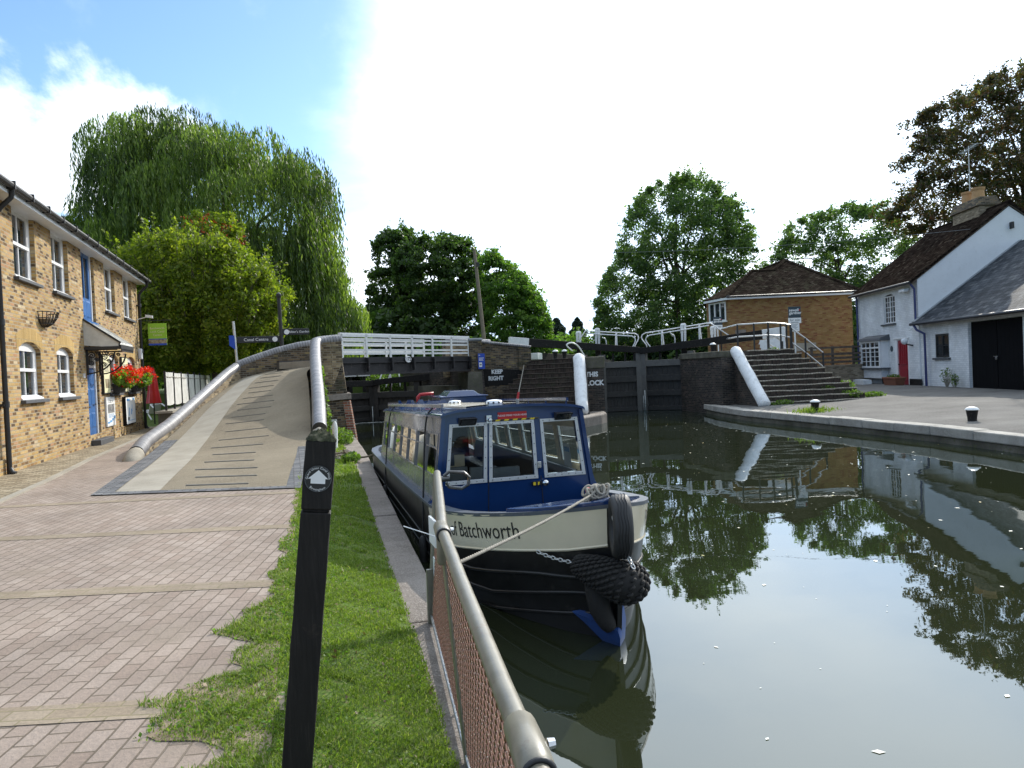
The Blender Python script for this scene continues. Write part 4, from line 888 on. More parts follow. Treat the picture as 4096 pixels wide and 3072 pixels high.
# corner posts / front frame and flared foot on the right
for sg in (-1, 1): mb = MB(); mb.rings([[(sg*(hw(z)+.018+ex), -.03, z), (sg*(hw(z)-.03), -.03, z), (sg*(hw(z)-.03), .05, z), (sg*(hw(z)+.018+ex), .05, z)] for z, ex in ((1.735, 0), (1.3, 0), (.95, 0.0), (.86, .015), (.8, .04), (.76, .07))]); mb.build('corner_post', 'blue', BT)
# roof
mb = MB(); rows = []
for y in (-.06, .0, 1.5, 3, 4.5, 6, CL+.08):
    e = hw(1.73)+.035; rows.append([(-e*math.cos(math.pi*i/14), y, rz(y)+.012+.09*math.sin(math.pi*i/14)) for i in range(15)]+[(e*math.cos(math.pi*i/14), y, rz(y)-.014+.085*math.sin(math.pi*i/14)) for i in range(15)])
mb.rings(rows); ROOF = mb.build('roof', 'blue', BT, smooth='auto')
mb = MB(); mb.rings([[(x, y, rz(y)+.012+.09*math.sqrt(max(0, 1-(x/.88)**2))+.012) for x in np.linspace(-.5, .55, 9)] for y in (.35, 2, 3.6, 4.6)], closed=False, cap=False); mb.rings([[(x, y, rz(y)+.012+.09*math.sqrt(max(0, 1-(x/.88)**2))-.0) for x in (-.5, -.49)]+[(x, y, rz(y)+.025+.09*math.sqrt(max(0, 1-(x/.88)**2))) for x in (-.49, -.5)] for y in (.35, 4.6)]); mb.build('roof_panel', 'cream', BT, smooth='auto')
for sg in (-1, 1):
    mb = MB(); yy = np.linspace(.3, CL-.2, 15); mb.rings([[(sg*(.80), y, rz(y)+.1), (sg*.77, y, rz(y)+.11), (sg*.77, y, rz(y)+.145), (sg*.80, y, rz(y)+.14)] for y in yy])
    H_ = mb.build('handrail', 'greycab' if sg < 0 else 'blue', BT)
    for y in np.linspace(.35, CL-.4, 8): mb = MB(); mb.bar((sg*.785, y, rz(y)+.03), (sg*.785, y, rz(y)+.12), .03, .012); mb.build('rail_bracket', 'blue', H_)
# pole racks, roof box, vents, aerial
for y, x0, x1 in ((4.2, -.62, .1), (5.4, -.7, .2)):
    mb = MB(); z = rz(y)+.09; P_ = []
    xs = np.linspace(x0, x1, 49)
    for x in xs:
        u = (x-x0)/(x1-x0); h = .11; 
        for c_ in (.12, .34, .86): h = min(h, .11 if abs(u-c_) > .065 else .11-.07*math.sqrt(max(0, 1-((u-c_)/.065)**2)))
        if .42 < u < .78: h = min(h, .075)
        P_.append((x, y, z+h))
    mb.ext([(x0, y, z-.03), (x1, y, z-.03)]+P_[::-1], (0, .025, 0)); mb.build('pole_rack', 'blue', BT)
mb = MB(); z = rz(5)+.09; mb.box(.0, .85, 4.9, 5.9, z, z+.12); mb.hexa([(.12, 4.95, z+.14), (.75, 4.95, z+.14), (.75, 5.8, z+.14), (.12, 5.8, z+.14)], [(.22, 5.05, z+.23), (.65, 5.05, z+.23), (.65, 5.7, z+.23), (.22, 5.7, z+.23)]); mb.box(-.03, .88, 4.86, 5.94, z+.118, z+.142); mb.build('roof_box', 'blue', BT, bevel=.008)
mb = MB(); z = rz(6)+.1; mb.tube([(-.25, 6.0, z), (-.25, 6.0, z+.14), (-.2, 6.0, z+.19), (.05, 5.95, z+.2)], .035, 8); mb.build('roof_pipe', 'red', BT, smooth=True)
def vent(x, y):
    mb = MB(); z = rz(y)+.1; mb.lathe([(.105, 0), (.11, .03), (.09, .055), (.03, .065), (0, .066)], (x, y, z), 18); V_ = mb.build('mushroom_vent', 'white_clean', BT, smooth='auto')
    mb = MB()
    for k in range(10): q = 2*math.pi*k/10; mb.cyl((x+.1*math.cos(q), y+.1*math.sin(q), z+.03), (x+.112*math.cos(q), y+.112*math.sin(q), z+.03), .013, .013, 8)
    mb.build('vent_holes', 'black', V_)
vent(-.12, .42); vent(-.05, 3.3)
mb = MB(); x, y = .12, .22; z = rz(y)+.095; mb.lathe([(.02, 0), (.02, .06), (.01, .07)], (x, y, z), 10); mb.cyl((x, y, z+.06), (x+.02, y, z+.14), .012, .01, 8); mb.cyl((x+.02, y, z+.14), (x+.12, y+.06, z+.47), .007, .004, 6); mb.build('aerial', 'rope', BT)
mb = MB(); mb.cyl((x, y, z+.055), (x+.02, y, z+.145), .015, .013, 8); mb.build('aerial_base', 'red', BT)
# fittings on the bulkhead
for x in (-.56, .6):
    mb = MB(); mb.hexa([(x-.1, -.03, 1.62), (x+.1, -.03, 1.62), (x+.1, -.0, 1.62), (x-.1, -.0, 1.62)], [(x-.1, -.14, 1.7), (x+.1, -.14, 1.7), (x+.1, -.0, 1.71), (x-.1, -.0, 1.71)]); mb.face((x-.085, -.036, 1.618), (x+.085, -.036, 1.618), (x+.085, -.138, 1.692), (x-.085, -.138, 1.692)); F_ = mb.build('floodlight', 'darkmetal', BT, bevel=.004)
    mb = MB(); mb.face((x-.08, -.046, 1.624), (x+.08, -.046, 1.624), (x+.08, -.134, 1.686), (x-.08, -.134, 1.686)); mb.build('lens', 'glass', F_)
mb = MB(); mb.box(-.335, -.275, -.05, -.0, 1.63, 1.72); mb.lathe([(.026, 0), (.03, .02), (.02, .05), (.0, .052)], (0, 0, 0), 10); mb.v[-40:] = [(-.3+p[0], -.05-p[2], 1.67+p[1]) for p in mb.v[-40:]]; mb.build('horn', 'steel', BT, smooth='auto')
mb = MB(); mb.box(-.19, .16, -.012, -.002, 1.665, 1.745); P_ = mb.build('warning_plate', 'red', BT)
mb = MB(); put_text(mb, 'PLEASE MIND YOUR HEAD', .03, (-.015, -.0145, 1.705), (1, 0, 0), (0, 0, 1)); mb.build('lettering', 'white_clean', P_)
mb = MB(); mb.box(-.3, .3, -.02, -.002, 1.645, 1.662); H_ = mb.build('hazard_tape', 'yellow', BT)
for k in range(6): x = -.28+k*.105; mb = MB(); mb.face((x, -.0225, 1.645), (x+.05, -.0225, 1.645), (x+.065, -.0225, 1.662), (x+.015, -.0225, 1.662)); mb.build('black_stripe', 'black', H_)
mb = MB(); mb.box(.19, .3, -.05, -.002, .865, .905); D_ = mb.build('door_bolt', 'black', BT)
mb = MB(); mb.face((.195, -.053, .867), (.225, -.053, .867), (.225, -.053, .903), (.195, -.053, .903)); mb.face((.25, -.053, .867), (.265, -.053, .867), (.275, -.053, .903), (.25, -.053, .903)); mb.build('yellow_mark', 'yellow', D_)
mb = MB(); mb.lathe([(.012, 0), (.012, .03), (.032, .04), (.036, .06), (.02, .075), (0, .077)], (0, 0, 0), 12); mb.v = [(.345+p[0], -p[2], .885+p[1]) for p in mb.v]; mb.build('door_knob', 'steel', BT, smooth='auto')
mb = MB(); mb.box(.265, .31, -.03, -.002, 1.06, 1.14); mb.build('latch', 'steel', BT, bevel=.006)
# interior: floor, benches, galley unit, seats
mb = MB(); mb.box(-.86, .86, .03, CL-.02, .1, .14); mb.build('cabin_floor', 'timber', BT)
mb = MB(); mb.face((-.84, CL, .2), (.84, CL, .2), (.78, CL, 1.7), (-.78, CL, 1.7)); mb.build('rear_bulkhead', 'timber', BT)
mb = MB(); mb.box(-.83, -.3, 1.5, 2.3, .14, 1.12); mb.build('galley_unit', 'inner', BT); mb = MB(); mb.box(-.85, -.28, 1.48, 2.32, 1.122, 1.15); mb.build('worktop', 'slatepaint', BT)
mb = MB(); mb.box(-.7, -.45, 1.45, 1.475, .98, 1.15); mb.build('tea_towel', 'gunwale', BT); mb = MB(); mb.tube([(-.45, 1.9, 1.15), (-.45, 1.9, 1.22), (-.42, 1.9, 1.26), (-.36, 1.9, 1.24)], .012, 6); mb.build('tap', 'steel', BT, smooth=True)
for x, y in ((-.55, .75), (-.2, .62), (.05, .42)):
    mb = MB(); mb.box(x-.2, x+.2, y-.22, y+.2, .52, .62); mb.hexa([(x-.2, y+.16, .6), (x+.2, y+.16, .6), (x+.2, y+.24, .6), (x-.2, y+.24, .6)], [(x-.17, y+.2, 1.02), (x+.17, y+.2, 1.02), (x+.17, y+.26, 1.02), (x-.17, y+.26, 1.02)]); mb.cyl((x, y, .14), (x, y, .52), .03); mb.build('seat', 'seat', BT, bevel=.03, segs=3)
mb = MB(); mb.hexa([(.45, .25, .5), (.86, .25, .5), (.86, 5.8, .5), (.45, 5.8, .5)], [(.5, .25, .6), (.86, .25, .6), (.86, 5.8, .6), (.5, 5.8, .6)]); mb.hexa([(.74, .25, .6), (.88, .25, .6), (.88, 5.8, .6), (.74, 5.8, .6)], [(.82, .25, .97), (.87, .25, .97), (.87, 5.8, .92), (.82, 5.8, .92)]); mb.build('side_bench', 'gunwale', BT, bevel=.02)
mb = MB(); mb.face((.735, .1, 1.02), (.735, .36, 1.02), (.72, .36, 1.3), (.72, .1, 1.3)); N_ = mb.build('window_notice', 'paper', BT)
mb = MB(); mb.face((.73, .13, 1.15), (.73, .33, 1.15), (.72, .33, 1.26), (.72, .13, 1.26)); mb.build('printed_picture', 'skyblue', N_)
# anything hung on or tied to the boat is a thing of its own
def chain(name, label, a, b, sag=.05, link=.05, m='galv', group=None):
    a, b = BW @ Vector(a), BW @ Vector(b); n = max(3, int((b-a).length/(link*.72))); mb = MB()
    for i in range(n):
        u0_, u1_ = i/n, (i+1)/n; p, q = a.lerp(b, u0_), a.lerp(b, u1_); p.z -= sag*4*u0_*(1-u0_); q.z -= sag*4*u1_*(1-u1_); d = (q-p).normalized(); c_ = (p+q)/2
        x = d.cross(Vector((0, 0, 1)) if i % 2 else Vector((1, .3, 0))).normalized(); l_ = link*.5; w_ = link*.28
        mb.tube([tuple(c_+d*l_*math.cos(k)+x*w_*math.sin(k)) for k in np.linspace(0, 2*math.pi, 11)], link*.11, 5, cap=False)
    tag(mb.build(name, m, smooth=True), label, 'chain', group)
chain('fender_chain', 'slack steel chain from the bow plating to the left end of the rope fender', (-.5, -2.38, .68), (-.24, -2.76, .64), .02, .05)
chain('fender_chain', 'steel chain hanging down past the tyre to the rope fender', (-.03, -2.95, 1.04), (.02, -3.2, .68), .03, .05)
TY = thing('tyre_fender', 'black tyre hung upright as a fender on the bow stem', 'tyre', BW @ Vector((.0, -3.03, .97)), BRZ+R(-16))
mb = MB(); prof = []
for r_, x in ((.15, -.055), (.2, -.078), (.245, -.075), (.268, -.055), (.272, -.02), (.272, .02), (.268, .055), (.245, .075), (.2, .078), (.15, .055), (.165, .0)): prof.append((r_, x))
n = 40; mb.rings([[(x, (r_+.0)*math.cos(2*math.pi*k/n)*.78, r_*math.sin(2*math.pi*k/n)*.92) for r_, x in prof] for k in range(n+1)], True, False); mb.build('tyre_carcass', 'rubber', TY, smooth=True)
mb = MB()
for x in (-.036, -.012, .012, .036): mb.tube([(x+.005*math.sin(k*9), .273*math.cos(k)*.78, .2735*math.sin(k)*.92) for k in np.linspace(0, 2*math.pi, 73)], .0045, 4, cap=False)
mb.build('tread_grooves', 'black', TY)
FD_ = thing('rope_fender', 'bulky black knotted rope fender wrapped round the bow stem below the tyre', 'fender', BW @ Vector((0, 0, 0)), BRZ)
path = [(-.24, -2.7, .61), (-.17, -2.85, .59), (-.08, -2.98, .56), (.0, -3.05, .53), (.08, -2.98, .51), (.12, -2.84, .5)]; rad = [.08, .125, .15, .17, .16, .09]
mb = MB(); P_ = resample(path, 21); rs = [ip(list(zip(range(6), rad)), i/20*5) for i in range(21)]; mb.tube(P_, [r_*.92 for r_ in rs], 14); mb.build('core', 'ropeblack', FD_, smooth=True)
mb = MB(); 
for i in range(len(P_)):
    d = (Vector(P_[min(i+1, 20)])-Vector(P_[max(i-1, 0)])).normalized(); x = d.cross(Vector((0, 0, 1))).normalized(); u_ = x.cross(d); m_ = 17
    for k in range(m_):
        a = 2*math.pi*(k+.5*(i % 2))/m_; e = math.cos(a)*x+math.sin(a)*u_; c_ = Vector(P_[i])+e*rs[i]*.95; tg = (-math.sin(a)*x+math.cos(a)*u_)
        c1, c2 = c_-d*.013-tg*.012, c_+d*.013+tg*.012; mb.tube([tuple(c1-e*.012-tg*.006), tuple(c1), tuple(c_+e*.004), tuple(c2), tuple(c2-e*.012+tg*.006)], [.006, .012, .0145, .012, .006], 6)
mb.build('rope_knots', 'ropeblack', FD_, smooth=True)
mb = MB(); mb.tube(resample([(-.14, -2.82, .48), (-.13, -2.86, .28), (-.06, -2.9, .12)], 7), [.1, .1, .095, .09, .08, .07, .05], 10); mb.build('hanging_tail', 'ropeblack', FD_, smooth=True)
# mooring lines
def rope_line(name, label, pts, r_, m='rope', twist=True, sag=.0, n=60, group=None, world=True):
    P_ = [Vector(p) for p in resample(pts, n)] if len(pts) > 2 else [Vector(pts[0]).lerp(Vector(pts[1]), i/(n-1)) for i in range(n)]
    if sag: P_ = [p-Vector((0, 0, sag*4*(i/(n-1))*(1-i/(n-1)))) for i, p in enumerate(P_)]
    mb = MB(); L_ = sum((b-a).length for a, b in zip(P_, P_[1:]))
    if twist:
        for s_ in range(3):
            Q = []
            for i, p in enumerate(P_):
                d = (P_[min(i+1, n-1)]-P_[max(i-1, 0)]).normalized(); x = d.cross(Vector((.1, .2, 1))).normalized(); u_ = x.cross(d); a = 2*math.pi*(s_/3)+i/(n-1)*L_/(r_*9)*2*math.pi
                Q.append(tuple(p+r_*.5*(math.cos(a)*x+math.sin(a)*u_)))
            mb.tube(Q, r_*.62, 5)
    else: mb.tube([tuple(p) for p in P_], r_, 6)
    return tag(mb.build(name, m, smooth=True), label, 'rope', group)
studw = BW @ Vector((-.03, -2.58, 1.17))
rope_line('mooring_rope', 'taut pale mooring rope running from the bow stud down to the mesh fence', [studw, (.70, 3.56, .66)], .0095, n=260, sag=.02)
cp = []
for k in range(120):
    a = k*.42; rr = .055+.03*math.sin(k*.9); cp.append(studw+Vector((rr*math.cos(a)*1.2-.03*math.sin(k*.21), rr*math.sin(a)*.8-.06, -.06+.1*abs(math.sin(k*.055))+.035*math.sin(k*1.3))))
cp += [studw+Vector((-.12-.06*i, -.05*i, -.07+.01*math.sin(i*2))) for i in range(4)]
rope_line('rope_coil', 'tangled coil of pale rope wound over the red stud on the bow', [tuple(p) for p in cp], .011, n=420, twist=False)
sw = BW @ Vector((-1.0, 7.3, .62))
rope_line('mooring_rope', 'brown stern mooring rope stretched from the boat to the far quay', [sw, (1.15, 17.9, -.14)], .02, 'ropedark', n=120, sag=.1)
cp = [(1.05+.28*math.cos(k*.3)*(1+.2*math.sin(k)), 17.6+.3*math.sin(k*.3), -.17+.02*math.sin(k*1.7)) for k in range(50)]
rope_line('rope_coil', 'loose brown coil of rope lying on the far end of the verge', cp, .018, 'ropedark', twist=False, n=150)
for i_, (y, lab) in enumerate(((.95, 'black fender line hanging down the cabin side nearest the bow'), (5.2, 'black fender line with a knot hanging down the cabin side nearer the stern'))):
    a = BW @ Vector((-.79, y, rz(y)+.1)); b_ = BW @ Vector((-.9, y-.05, rz(y)-.1)); c_ = BW @ Vector((-1.03, y-.45 if i_ == 0 else y-.3, gz_(y)+.02)); d_ = BW @ Vector((-1.07, y-.55 if i_ == 0 else y-.4, .25))
    o = rope_line('fender_line', lab, [a, b_, c_, d_], .011, 'ropeblack', twist=False, n=30, group='black fender lines on the cabin side')
    t = thing('hull_fender', 'short black fender hanging against the hull '+('nearest the bow' if i_ == 0 else 'nearer the stern'), 'fender', d_, 0, 'black hull fenders')
    mb = MB(); mb.lathe([(.02, .06), (.045, .03), (.05, -.2), (.045, -.3), (.0, -.33)], (0, 0, 0), 10); mb.build('fender_body', 'rubber', t, smooth='auto')
t = thing('mooring_ring', 'rusty mooring ring pinned to the far end of the quay', 'ring', (1.15, 17.9, -.2))
mb = MB(); mb.torus((0, 0, .05), .07, .012, (1, .2, .1), 18, 6); mb.build('ring_loop', 'ropedark', t, smooth=True); mb = MB(); mb.cyl((0, 0, -.12), (0, 0, -.01), .02); mb.build('pin', 'darkmetal', t)
# ================================================================== FOREGROUND: waymark post, mesh fence, grass
def shear_post(o, base, top_): pass
WP = thing('waymark_post', 'leaning square black timber post with a round white-arrow waymark in the grass', 'waymark post', (-.075, 2.8, -.1))
ax = Vector((.118, -.017, 1)).normalized(); Zq = Vector((0, 0, 1)).rotation_difference(ax).to_matrix().to_4x4() @ Matrix.Rotation(R(-4), 4, 'Z')
L_ = 1.49; h = .0525
mb = MB(); mb.T = Zq
def prism_rg(z0, z1, s0, s1, n=9):
    rg_ = []
    for i in range(n):
        z = z0+(z1-z0)*i/(n-1); s_ = s0+(s1-s0)*i/(n-1)
        rg_.append([(x*s_+.0012*math.sin(31*z+k*2), y*s_+.0012*math.sin(23*z+k), z) for k, (x, y) in enumerate(((-1, -1), (1, -1), (1, 1), (-1, 1)))])
    return rg_
mb.rings(prism_rg(-.3, 1.236, h, h, 14)); mb.rings(prism_rg(1.236, 1.246, h-.006, h-.006, 2)); mb.rings(prism_rg(1.246, L_, h, h, 6))
def grain():
    m, N, L, b = mat('tarred_post_timber'); v = coord(N); mp = N.new('ShaderNodeMapping'); mp.inputs['Scale'].default_value = (1, 1, .06); L.new(v, mp.inputs[0])
    g_ = noise(N, L, mp.outputs[0], 95, 8, .7); s_ = noise(N, L, v, 7, 8, .75)
    c = ramp(N, L, g_, [(.3, (.006, .005, .0045)), (.55, (.013, .011, .01)), (.75, (.03, .025, .021))]); c = mixc(N, L, ramp(N, L, s_, [(.6, (0, 0, 0)), (.72, (1, 1, 1))]), c, (.035, .028, .022)); L.new(c, b.inputs['Base Color']); b.inputs['Roughness'].default_value = .68; b.inputs['Specular IOR Level'].default_value = .3
    bump(N, L, b, g_, .7, .004); return m
M['tarpost'] = grain(); mb.build('post_body', 'tarpost', WP, bevel=.005)
mb = MB(); mb.T = Zq; n = 9; gd = []
for i in range(n):
    for j in range(n):
        u, v_ = -1+2*i/(n-1), -1+2*j/(n-1); e = 1-max(abs(u), abs(v_)); gd.append((u*h*1.02, v_*h*1.02, L_+.0*e+.045*e**.8+(.006*math.sin(i*2.7+j*1.9)+.004*math.sin(j*5.1+i*3.3))*(1 if 0 < i < n-1 and 0 < j < n-1 else .5)))
mb._add(gd, [(i*n+j, (i+1)*n+j, (i+1)*n+j+1, i*n+j+1) for i in range(n-1) for j in range(n-1)])
M['moss'] = ground_mat('rotten_mossy_wood', [(.012, .014, .008), (.05, .055, .028), (.16, .15, .1)], 40, .95, 1, (.02, .02, .012), 160, .01)
mb.build('weathered_top', 'moss', WP)
mb = MB(); mb.T = Zq; zc_ = 1.357; yf = -h-.002
mb.ext([(.047*math.cos(q), yf, zc_+.047*math.sin(q)) for q in np.linspace(0, 2*math.pi, 41)[:-1]], (0, -.002, 0)); DK = mb.build('waymark_disc', 'black', WP)
mb = MB(); mb.T = Zq; yt = yf-.0028
q = np.linspace(0, 2*math.pi, 49)
for a, b in zip(q, q[1:]): mb.face((.0455*math.cos(a), yt, zc_+.0455*math.sin(a)), (.0455*math.cos(b), yt, zc_+.0455*math.sin(b)), (.0448*math.cos(b), yt, zc_+.0448*math.sin(b)), (.0448*math.cos(a), yt, zc_+.0448*math.sin(a)))
mb.build('rim_line', 'greytile', DK)
mb = MB(); mb.T = Zq; P_ = [(0, .031), (.036, .0), (.026, .0), (.026, -.017), (-.026, -.017), (-.026, 0), (-.036, 0)]; mb.face(*[(x*.96, yt, zc_+z) for x, z in P_]); mb.build('arrow', 'white_clean', DK)
mb = MB(); mb.T = Zq
def arc_text(txt, rad, a_mid, top, size):
    wid = []; x = 0
    for ch in txt:
        if ch == ' ': wid.append((x, .33*size)); x += .36*size; continue
        v_, _ = text_geo(ch, size, 'LEFT'); w_ = max(p[0] for p in v_); wid.append((x, w_)); x += w_+.075*size
    for ch, (x0_, w_) in zip(txt, wid):
        if ch == ' ': continue
        v_, fc = text_geo(ch, size, 'LEFT'); t_ = (x0_+w_/2-x/2)/rad; a = a_mid-t_ if top else a_mid+t_
        c, s_ = math.cos(a), math.sin(a); tx, tz = (s_, -c) if top else (-s_, c); nx_, nz = (c, s_) if top else (-c, -s_)
        mb._add([(rad*c+(p[0]-w_/2)*tx+p[1]*nx_, yt, zc_+rad*s_+(p[0]-w_/2)*tz+p[1]*nz) for p in v_], fc)
arc_text('Grand Union Canal Walk', .0385, math.pi/2, True, .0112); arc_text('Birmingham', .0385, -math.pi/2, False, .0112)
mb.build('ring_lettering', 'white_clean', DK)

# ---- mesh fence along the coping
FT = [(1.03, 5.55, .86), (.65, 3.43, .86), (.41, 1.36, .86), (.19, -.6, .86)]
FB_ = [(.93, 5.51, -.25), (.72, 3.42, -.25), (.5, 1.4, -.25), (.3, -.6, -.25)]
M['loopsteel'] = paint('dark_bright_steel', (.12, .12, .12), .22, .2, 8, metal=.9)
FE = thing('mesh_fence', 'grey tubular quayside fence with coppery expanded-metal panels', 'fence', (0, 0, 0))
top_path = [lerp(FB_[0], FT[0], .86), lerp(FB_[0], FT[0], .94), lerp(FT[0], FT[1], .0), lerp(FT[0], FT[1], .035)]
a, b, c, d = [Vector(p) for p in FT]
mb = MB(); P_ = [Vector(FB_[0]), Vector(lerp(FB_[0], FT[0], .93))]
for k in range(7):
    t_ = k/6; p0, p1, p2 = Vector(lerp(FB_[0], FT[0], .93)), a, a.lerp(b, .05); P_.append(p0*(1-t_)**2+p1*2*t_*(1-t_)+p2*t_*t_)
for k in range(1, 7): u = .05+.95*k/6; q = a.lerp(b, u); P_.append(q+Vector((.0, 0, .01*math.sin(u*3))))
mb.tube(P_, .027, 14); mb.build('top_rail', 'cream_metal', FE, smooth='auto')
mb = MB(); mb.tube([b, lerp(b, c, .5), Vector((.56, 2.67, .86)), Vector((.475, 2.0, .86)), Vector((.43, 1.6, .86)), c][:1]+[Vector((.6, 3.0, .86)), Vector((.55, 2.6, .86)), Vector((.485, 2.04, .86)), Vector((.44, 1.65, .86)), c], .026, 14); mb.build('top_rail', 'cream_metal', FE, smooth='auto')
mb = MB(); mb.tube([c, d], .026, 14); mb.build('top_rail', 'cream_metal', FE, smooth='auto')
for i, (p, dr) in enumerate(((b, (b-c).normalized()), (c, (b-c).normalized()))):
    mb = MB(); mb.tube([p+dr*.13, p+dr*.12, p-dr*.02, p-dr*.06, p-dr*.07], [.029, .035, .037, .035, .03], 16); mb.tube([p+Vector((0, 0, .0)), p-Vector((0, 0, .14)), p-Vector((0, 0, .15))], [.031, .031, .026], 14); mb.build('rail_clamp', 'cream_metal', FE, smooth='auto')
    mb = MB(); mb.torus(p-dr*.075, .03, .006, dr, 20, 6); mb.build('clamp_ring', 'darkmetal', FE, smooth=True); mb = MB(); mb.cyl(p+Vector((.04, 0, 0))+dr*.03, p+Vector((.055, 0, .0))+dr*.03, .012, .01, 8); mb.build('clamp_bolt', 'steel', FE)
for i in (1, 2, 3): mb = MB(); mb.bar(FB_[i], lerp(FB_[i], FT[i], .97), .028, .05, (0, 1, 0)); mb.build('post', 'cream_metal', FE, bevel=.004)
mb = MB(); e = Vector((0, -.06, 0)); mb.bar(Vector(FB_[0])+e, Vector(lerp(FB_[0], FT[0], .8))+e, .02, .05, (0, 1, 0)); mb.bar(Vector(FB_[0])+Vector((0, -.02, 0)), Vector(FB_[0])+Vector((0, -.02, .4)), .06, .045, (0, 1, 0), .05, .03); mb.build('panel_stile', 'cream_metal', FE, bevel=.004)
for i in range(3): mb = MB(); mb.bar(lerp(FB_[i], FT[i], .045), lerp(FB_[i+1], FT[i+1], .045), .025, .03); mb.build('bottom_rail', 'galv', FE, bevel=.004)
for i in range(3):                                          # expanded metal: rows of zig-zag strands, each a tilted flat bar
    b0, b1, t0_, t1_ = [np.array(q) for q in (lerp(FB_[i], FT[i], .06), lerp(FB_[i+1], FT[i+1], .06), lerp(FB_[i], FT[i], .935), lerp(FB_[i+1], FT[i+1], .935))]
    b0, b1, t0_, t1_ = b0+(b1-b0)*.02, b1+(b0-b1)*.015, t0_+(t1_-t0_)*.02, t1_+(t0_-t1_)*.015
    nx_, nz_ = 28, 25; V = []; nrm = np.cross(b1-b0, t0_-b0); nrm /= np.linalg.norm(nrm); upd = (t0_-b0)/np.linalg.norm(t0_-b0)
    def pt(u, w): return (b0*(1-u)+b1*u)*(1-w)+(t0_*(1-u)+t1_*u)*w
    for r_ in range(nz_):
        for k in range(nx_*2):
            u0_, u1_ = k/(nx_*2), (k+1)/(nx_*2); s0_ = (k+r_) % 2; wa, wb = (r_+(.06 if s0_ else .94))/nz_, (r_+(.94 if s0_ else .06))/nz_
            A, B = pt(u0_, wa), pt(u1_, wb); sg = 1 if s0_ else -1
            wv = nrm*.0024+upd*.0036; tv = upd*.0012-nrm*.001
            V += [A-wv-tv, B-wv-tv, B+wv-tv, A+wv-tv, A-wv+tv, A+wv+tv, B+wv+tv, B-wv+tv, A+wv-tv, B+wv-tv, B+wv+tv, A+wv+tv, A-wv-tv, A-wv+tv, B-wv+tv, B-wv-tv]
    quads_obj('mesh_panel', np.array(V), ['mesh'], FE)
mb = MB(); p = a+Vector((.03, -.05, -.03)); mb.tube([p+Vector((.01, 0, 0)), p+Vector((.05, 0, .03)), p+Vector((.16, -.02, .02)), p+Vector((.2, -.02, -.02)), p+Vector((.19, -.02, -.075)), p+Vector((.14, -.02, -.1)), p+Vector((.05, 0, -.085)), p+Vector((.03, 0, -.05))], .013, 8); mb.cyl(p+Vector((-.02, 0, -.02)), p+Vector((.05, 0, -.02)), .022, .022, 10); mb.build('lifting_loop', 'loopsteel', FE, smooth='auto')
mb = MB(); q = Vector(lerp(FT[0], FT[1], .5)); mb.box(q.x-.055, q.x-.04, q.y-.1, q.y+.1, q.z-.3, q.z-.14); mb.build('white_tag', 'plastic', FE)
mb = MB(); q = Vector(lerp(FB_[0], FT[0], .3)); mb.box(q.x-.01, q.x+.0, q.y-.16, q.y-.08, q.z-.05, q.z+.17); mb.build('white_tag', 'plastic', FE)
mb = MB(); q = Vector(lerp(FT[0], FT[1], .6))-Vector((0, 0, .22)); mb.tube([q, q+Vector((-.06, .05, .02)), q+Vector((-.2, .12, .07))], .003, 5); mb.torus(q, .03, .004, (0, 1, 0), 12, 5); mb.build('cable_tie', 'plastic', FE)

# ---- grass blades
def vnoise(x, y): return (np.sin(x*3.1+1.3*np.sin(y*1.7))+np.sin(y*2.3+x*1.1+.7)+.6*np.sin(x*9.7-y*7.3)+.5*np.sin(y*15.1+x*11.3))/3.1
def blades(P, hgt, lean=.6, wd_=.0032):
    n = len(P); a = RNG.random(n)*2*np.pi; hh = hgt*(.5+.9*RNG.random(n))*np.clip(1+.9*vnoise(P[:, 0]*4.3+2, P[:, 1]*4.3), .45, 2.1)*np.where(RNG.random(n) < .02, 2.2, 1); le = lean*RNG.random(n)
    side_ = np.stack([np.cos(a), np.sin(a), 0*a], 1)*wd_*(.7+.7*RNG.random(n))[:, None]; a2 = RNG.random(n)*2*np.pi
    dv = np.stack([np.cos(a2)*le*hh, np.sin(a2)*le*hh, hh], 1); mid = P+dv*np.array([.35, .35, .6]); tip = P+dv*np.array([1, 1, .92])
    V = np.stack([P-side_, P+side_, mid+side_*.75, mid-side_*.75, mid-side_*.75, mid+side_*.75, tip+side_*.12, tip-side_*.12], 1); return V.reshape(-1, 3)
def verge_z(x, y):
    xa = np.interp(y, [q[1] for q in EDGE], [q[0] for q in EDGE]); xb = np.interp(y, [q[1] for q in COPL], [q[0] for q in COPL])+.03; u = np.clip((x-xa)/(xb-xa), 0, 1)
    za = np.where(y < 11, -.012, -.012-.2*np.clip((y-11)/4, 0, 1)); return za+(KZ+.015-za)*u**1.2, u, xa, xb
def scatter(n, y0_, y1_):
    y = y0_+(y1_-y0_)*RNG.random(n); _, _, xa, xb = verge_z(0*y, y); cr = np.array([creep(q) for q in y]); x = xa-cr+(xb+.02-xa+cr)*RNG.random(n); z, u, _, _ = verge_z(x, y)
    keep = np.ones(n, bool); out = x < xa
    ns = vnoise(x*1.6, y*1.6); keep &= ~((ns < -.42) & (RNG.random(n) < .88)); keep &= ~(out & (vnoise(x*5+3, y*5) < -.22) & (RNG.random(n) < .93)); keep &= ~(out & (x < xa-cr*.55) & (RNG.random(n) < .45))
    z = np.where(out, .003, z+.004); keep &= (y < 17) | (x > .95)
    return np.stack([x, y, z], 1)[keep]
M['grass'] = leaf_mat('grass_blade', [(0, (.07, .105, .02)), (.35, (.115, .17, .027)), (.7, (.165, .225, .042)), (.93, (.23, .27, .075)), (1, (.36, .32, .16))], .42, .5)
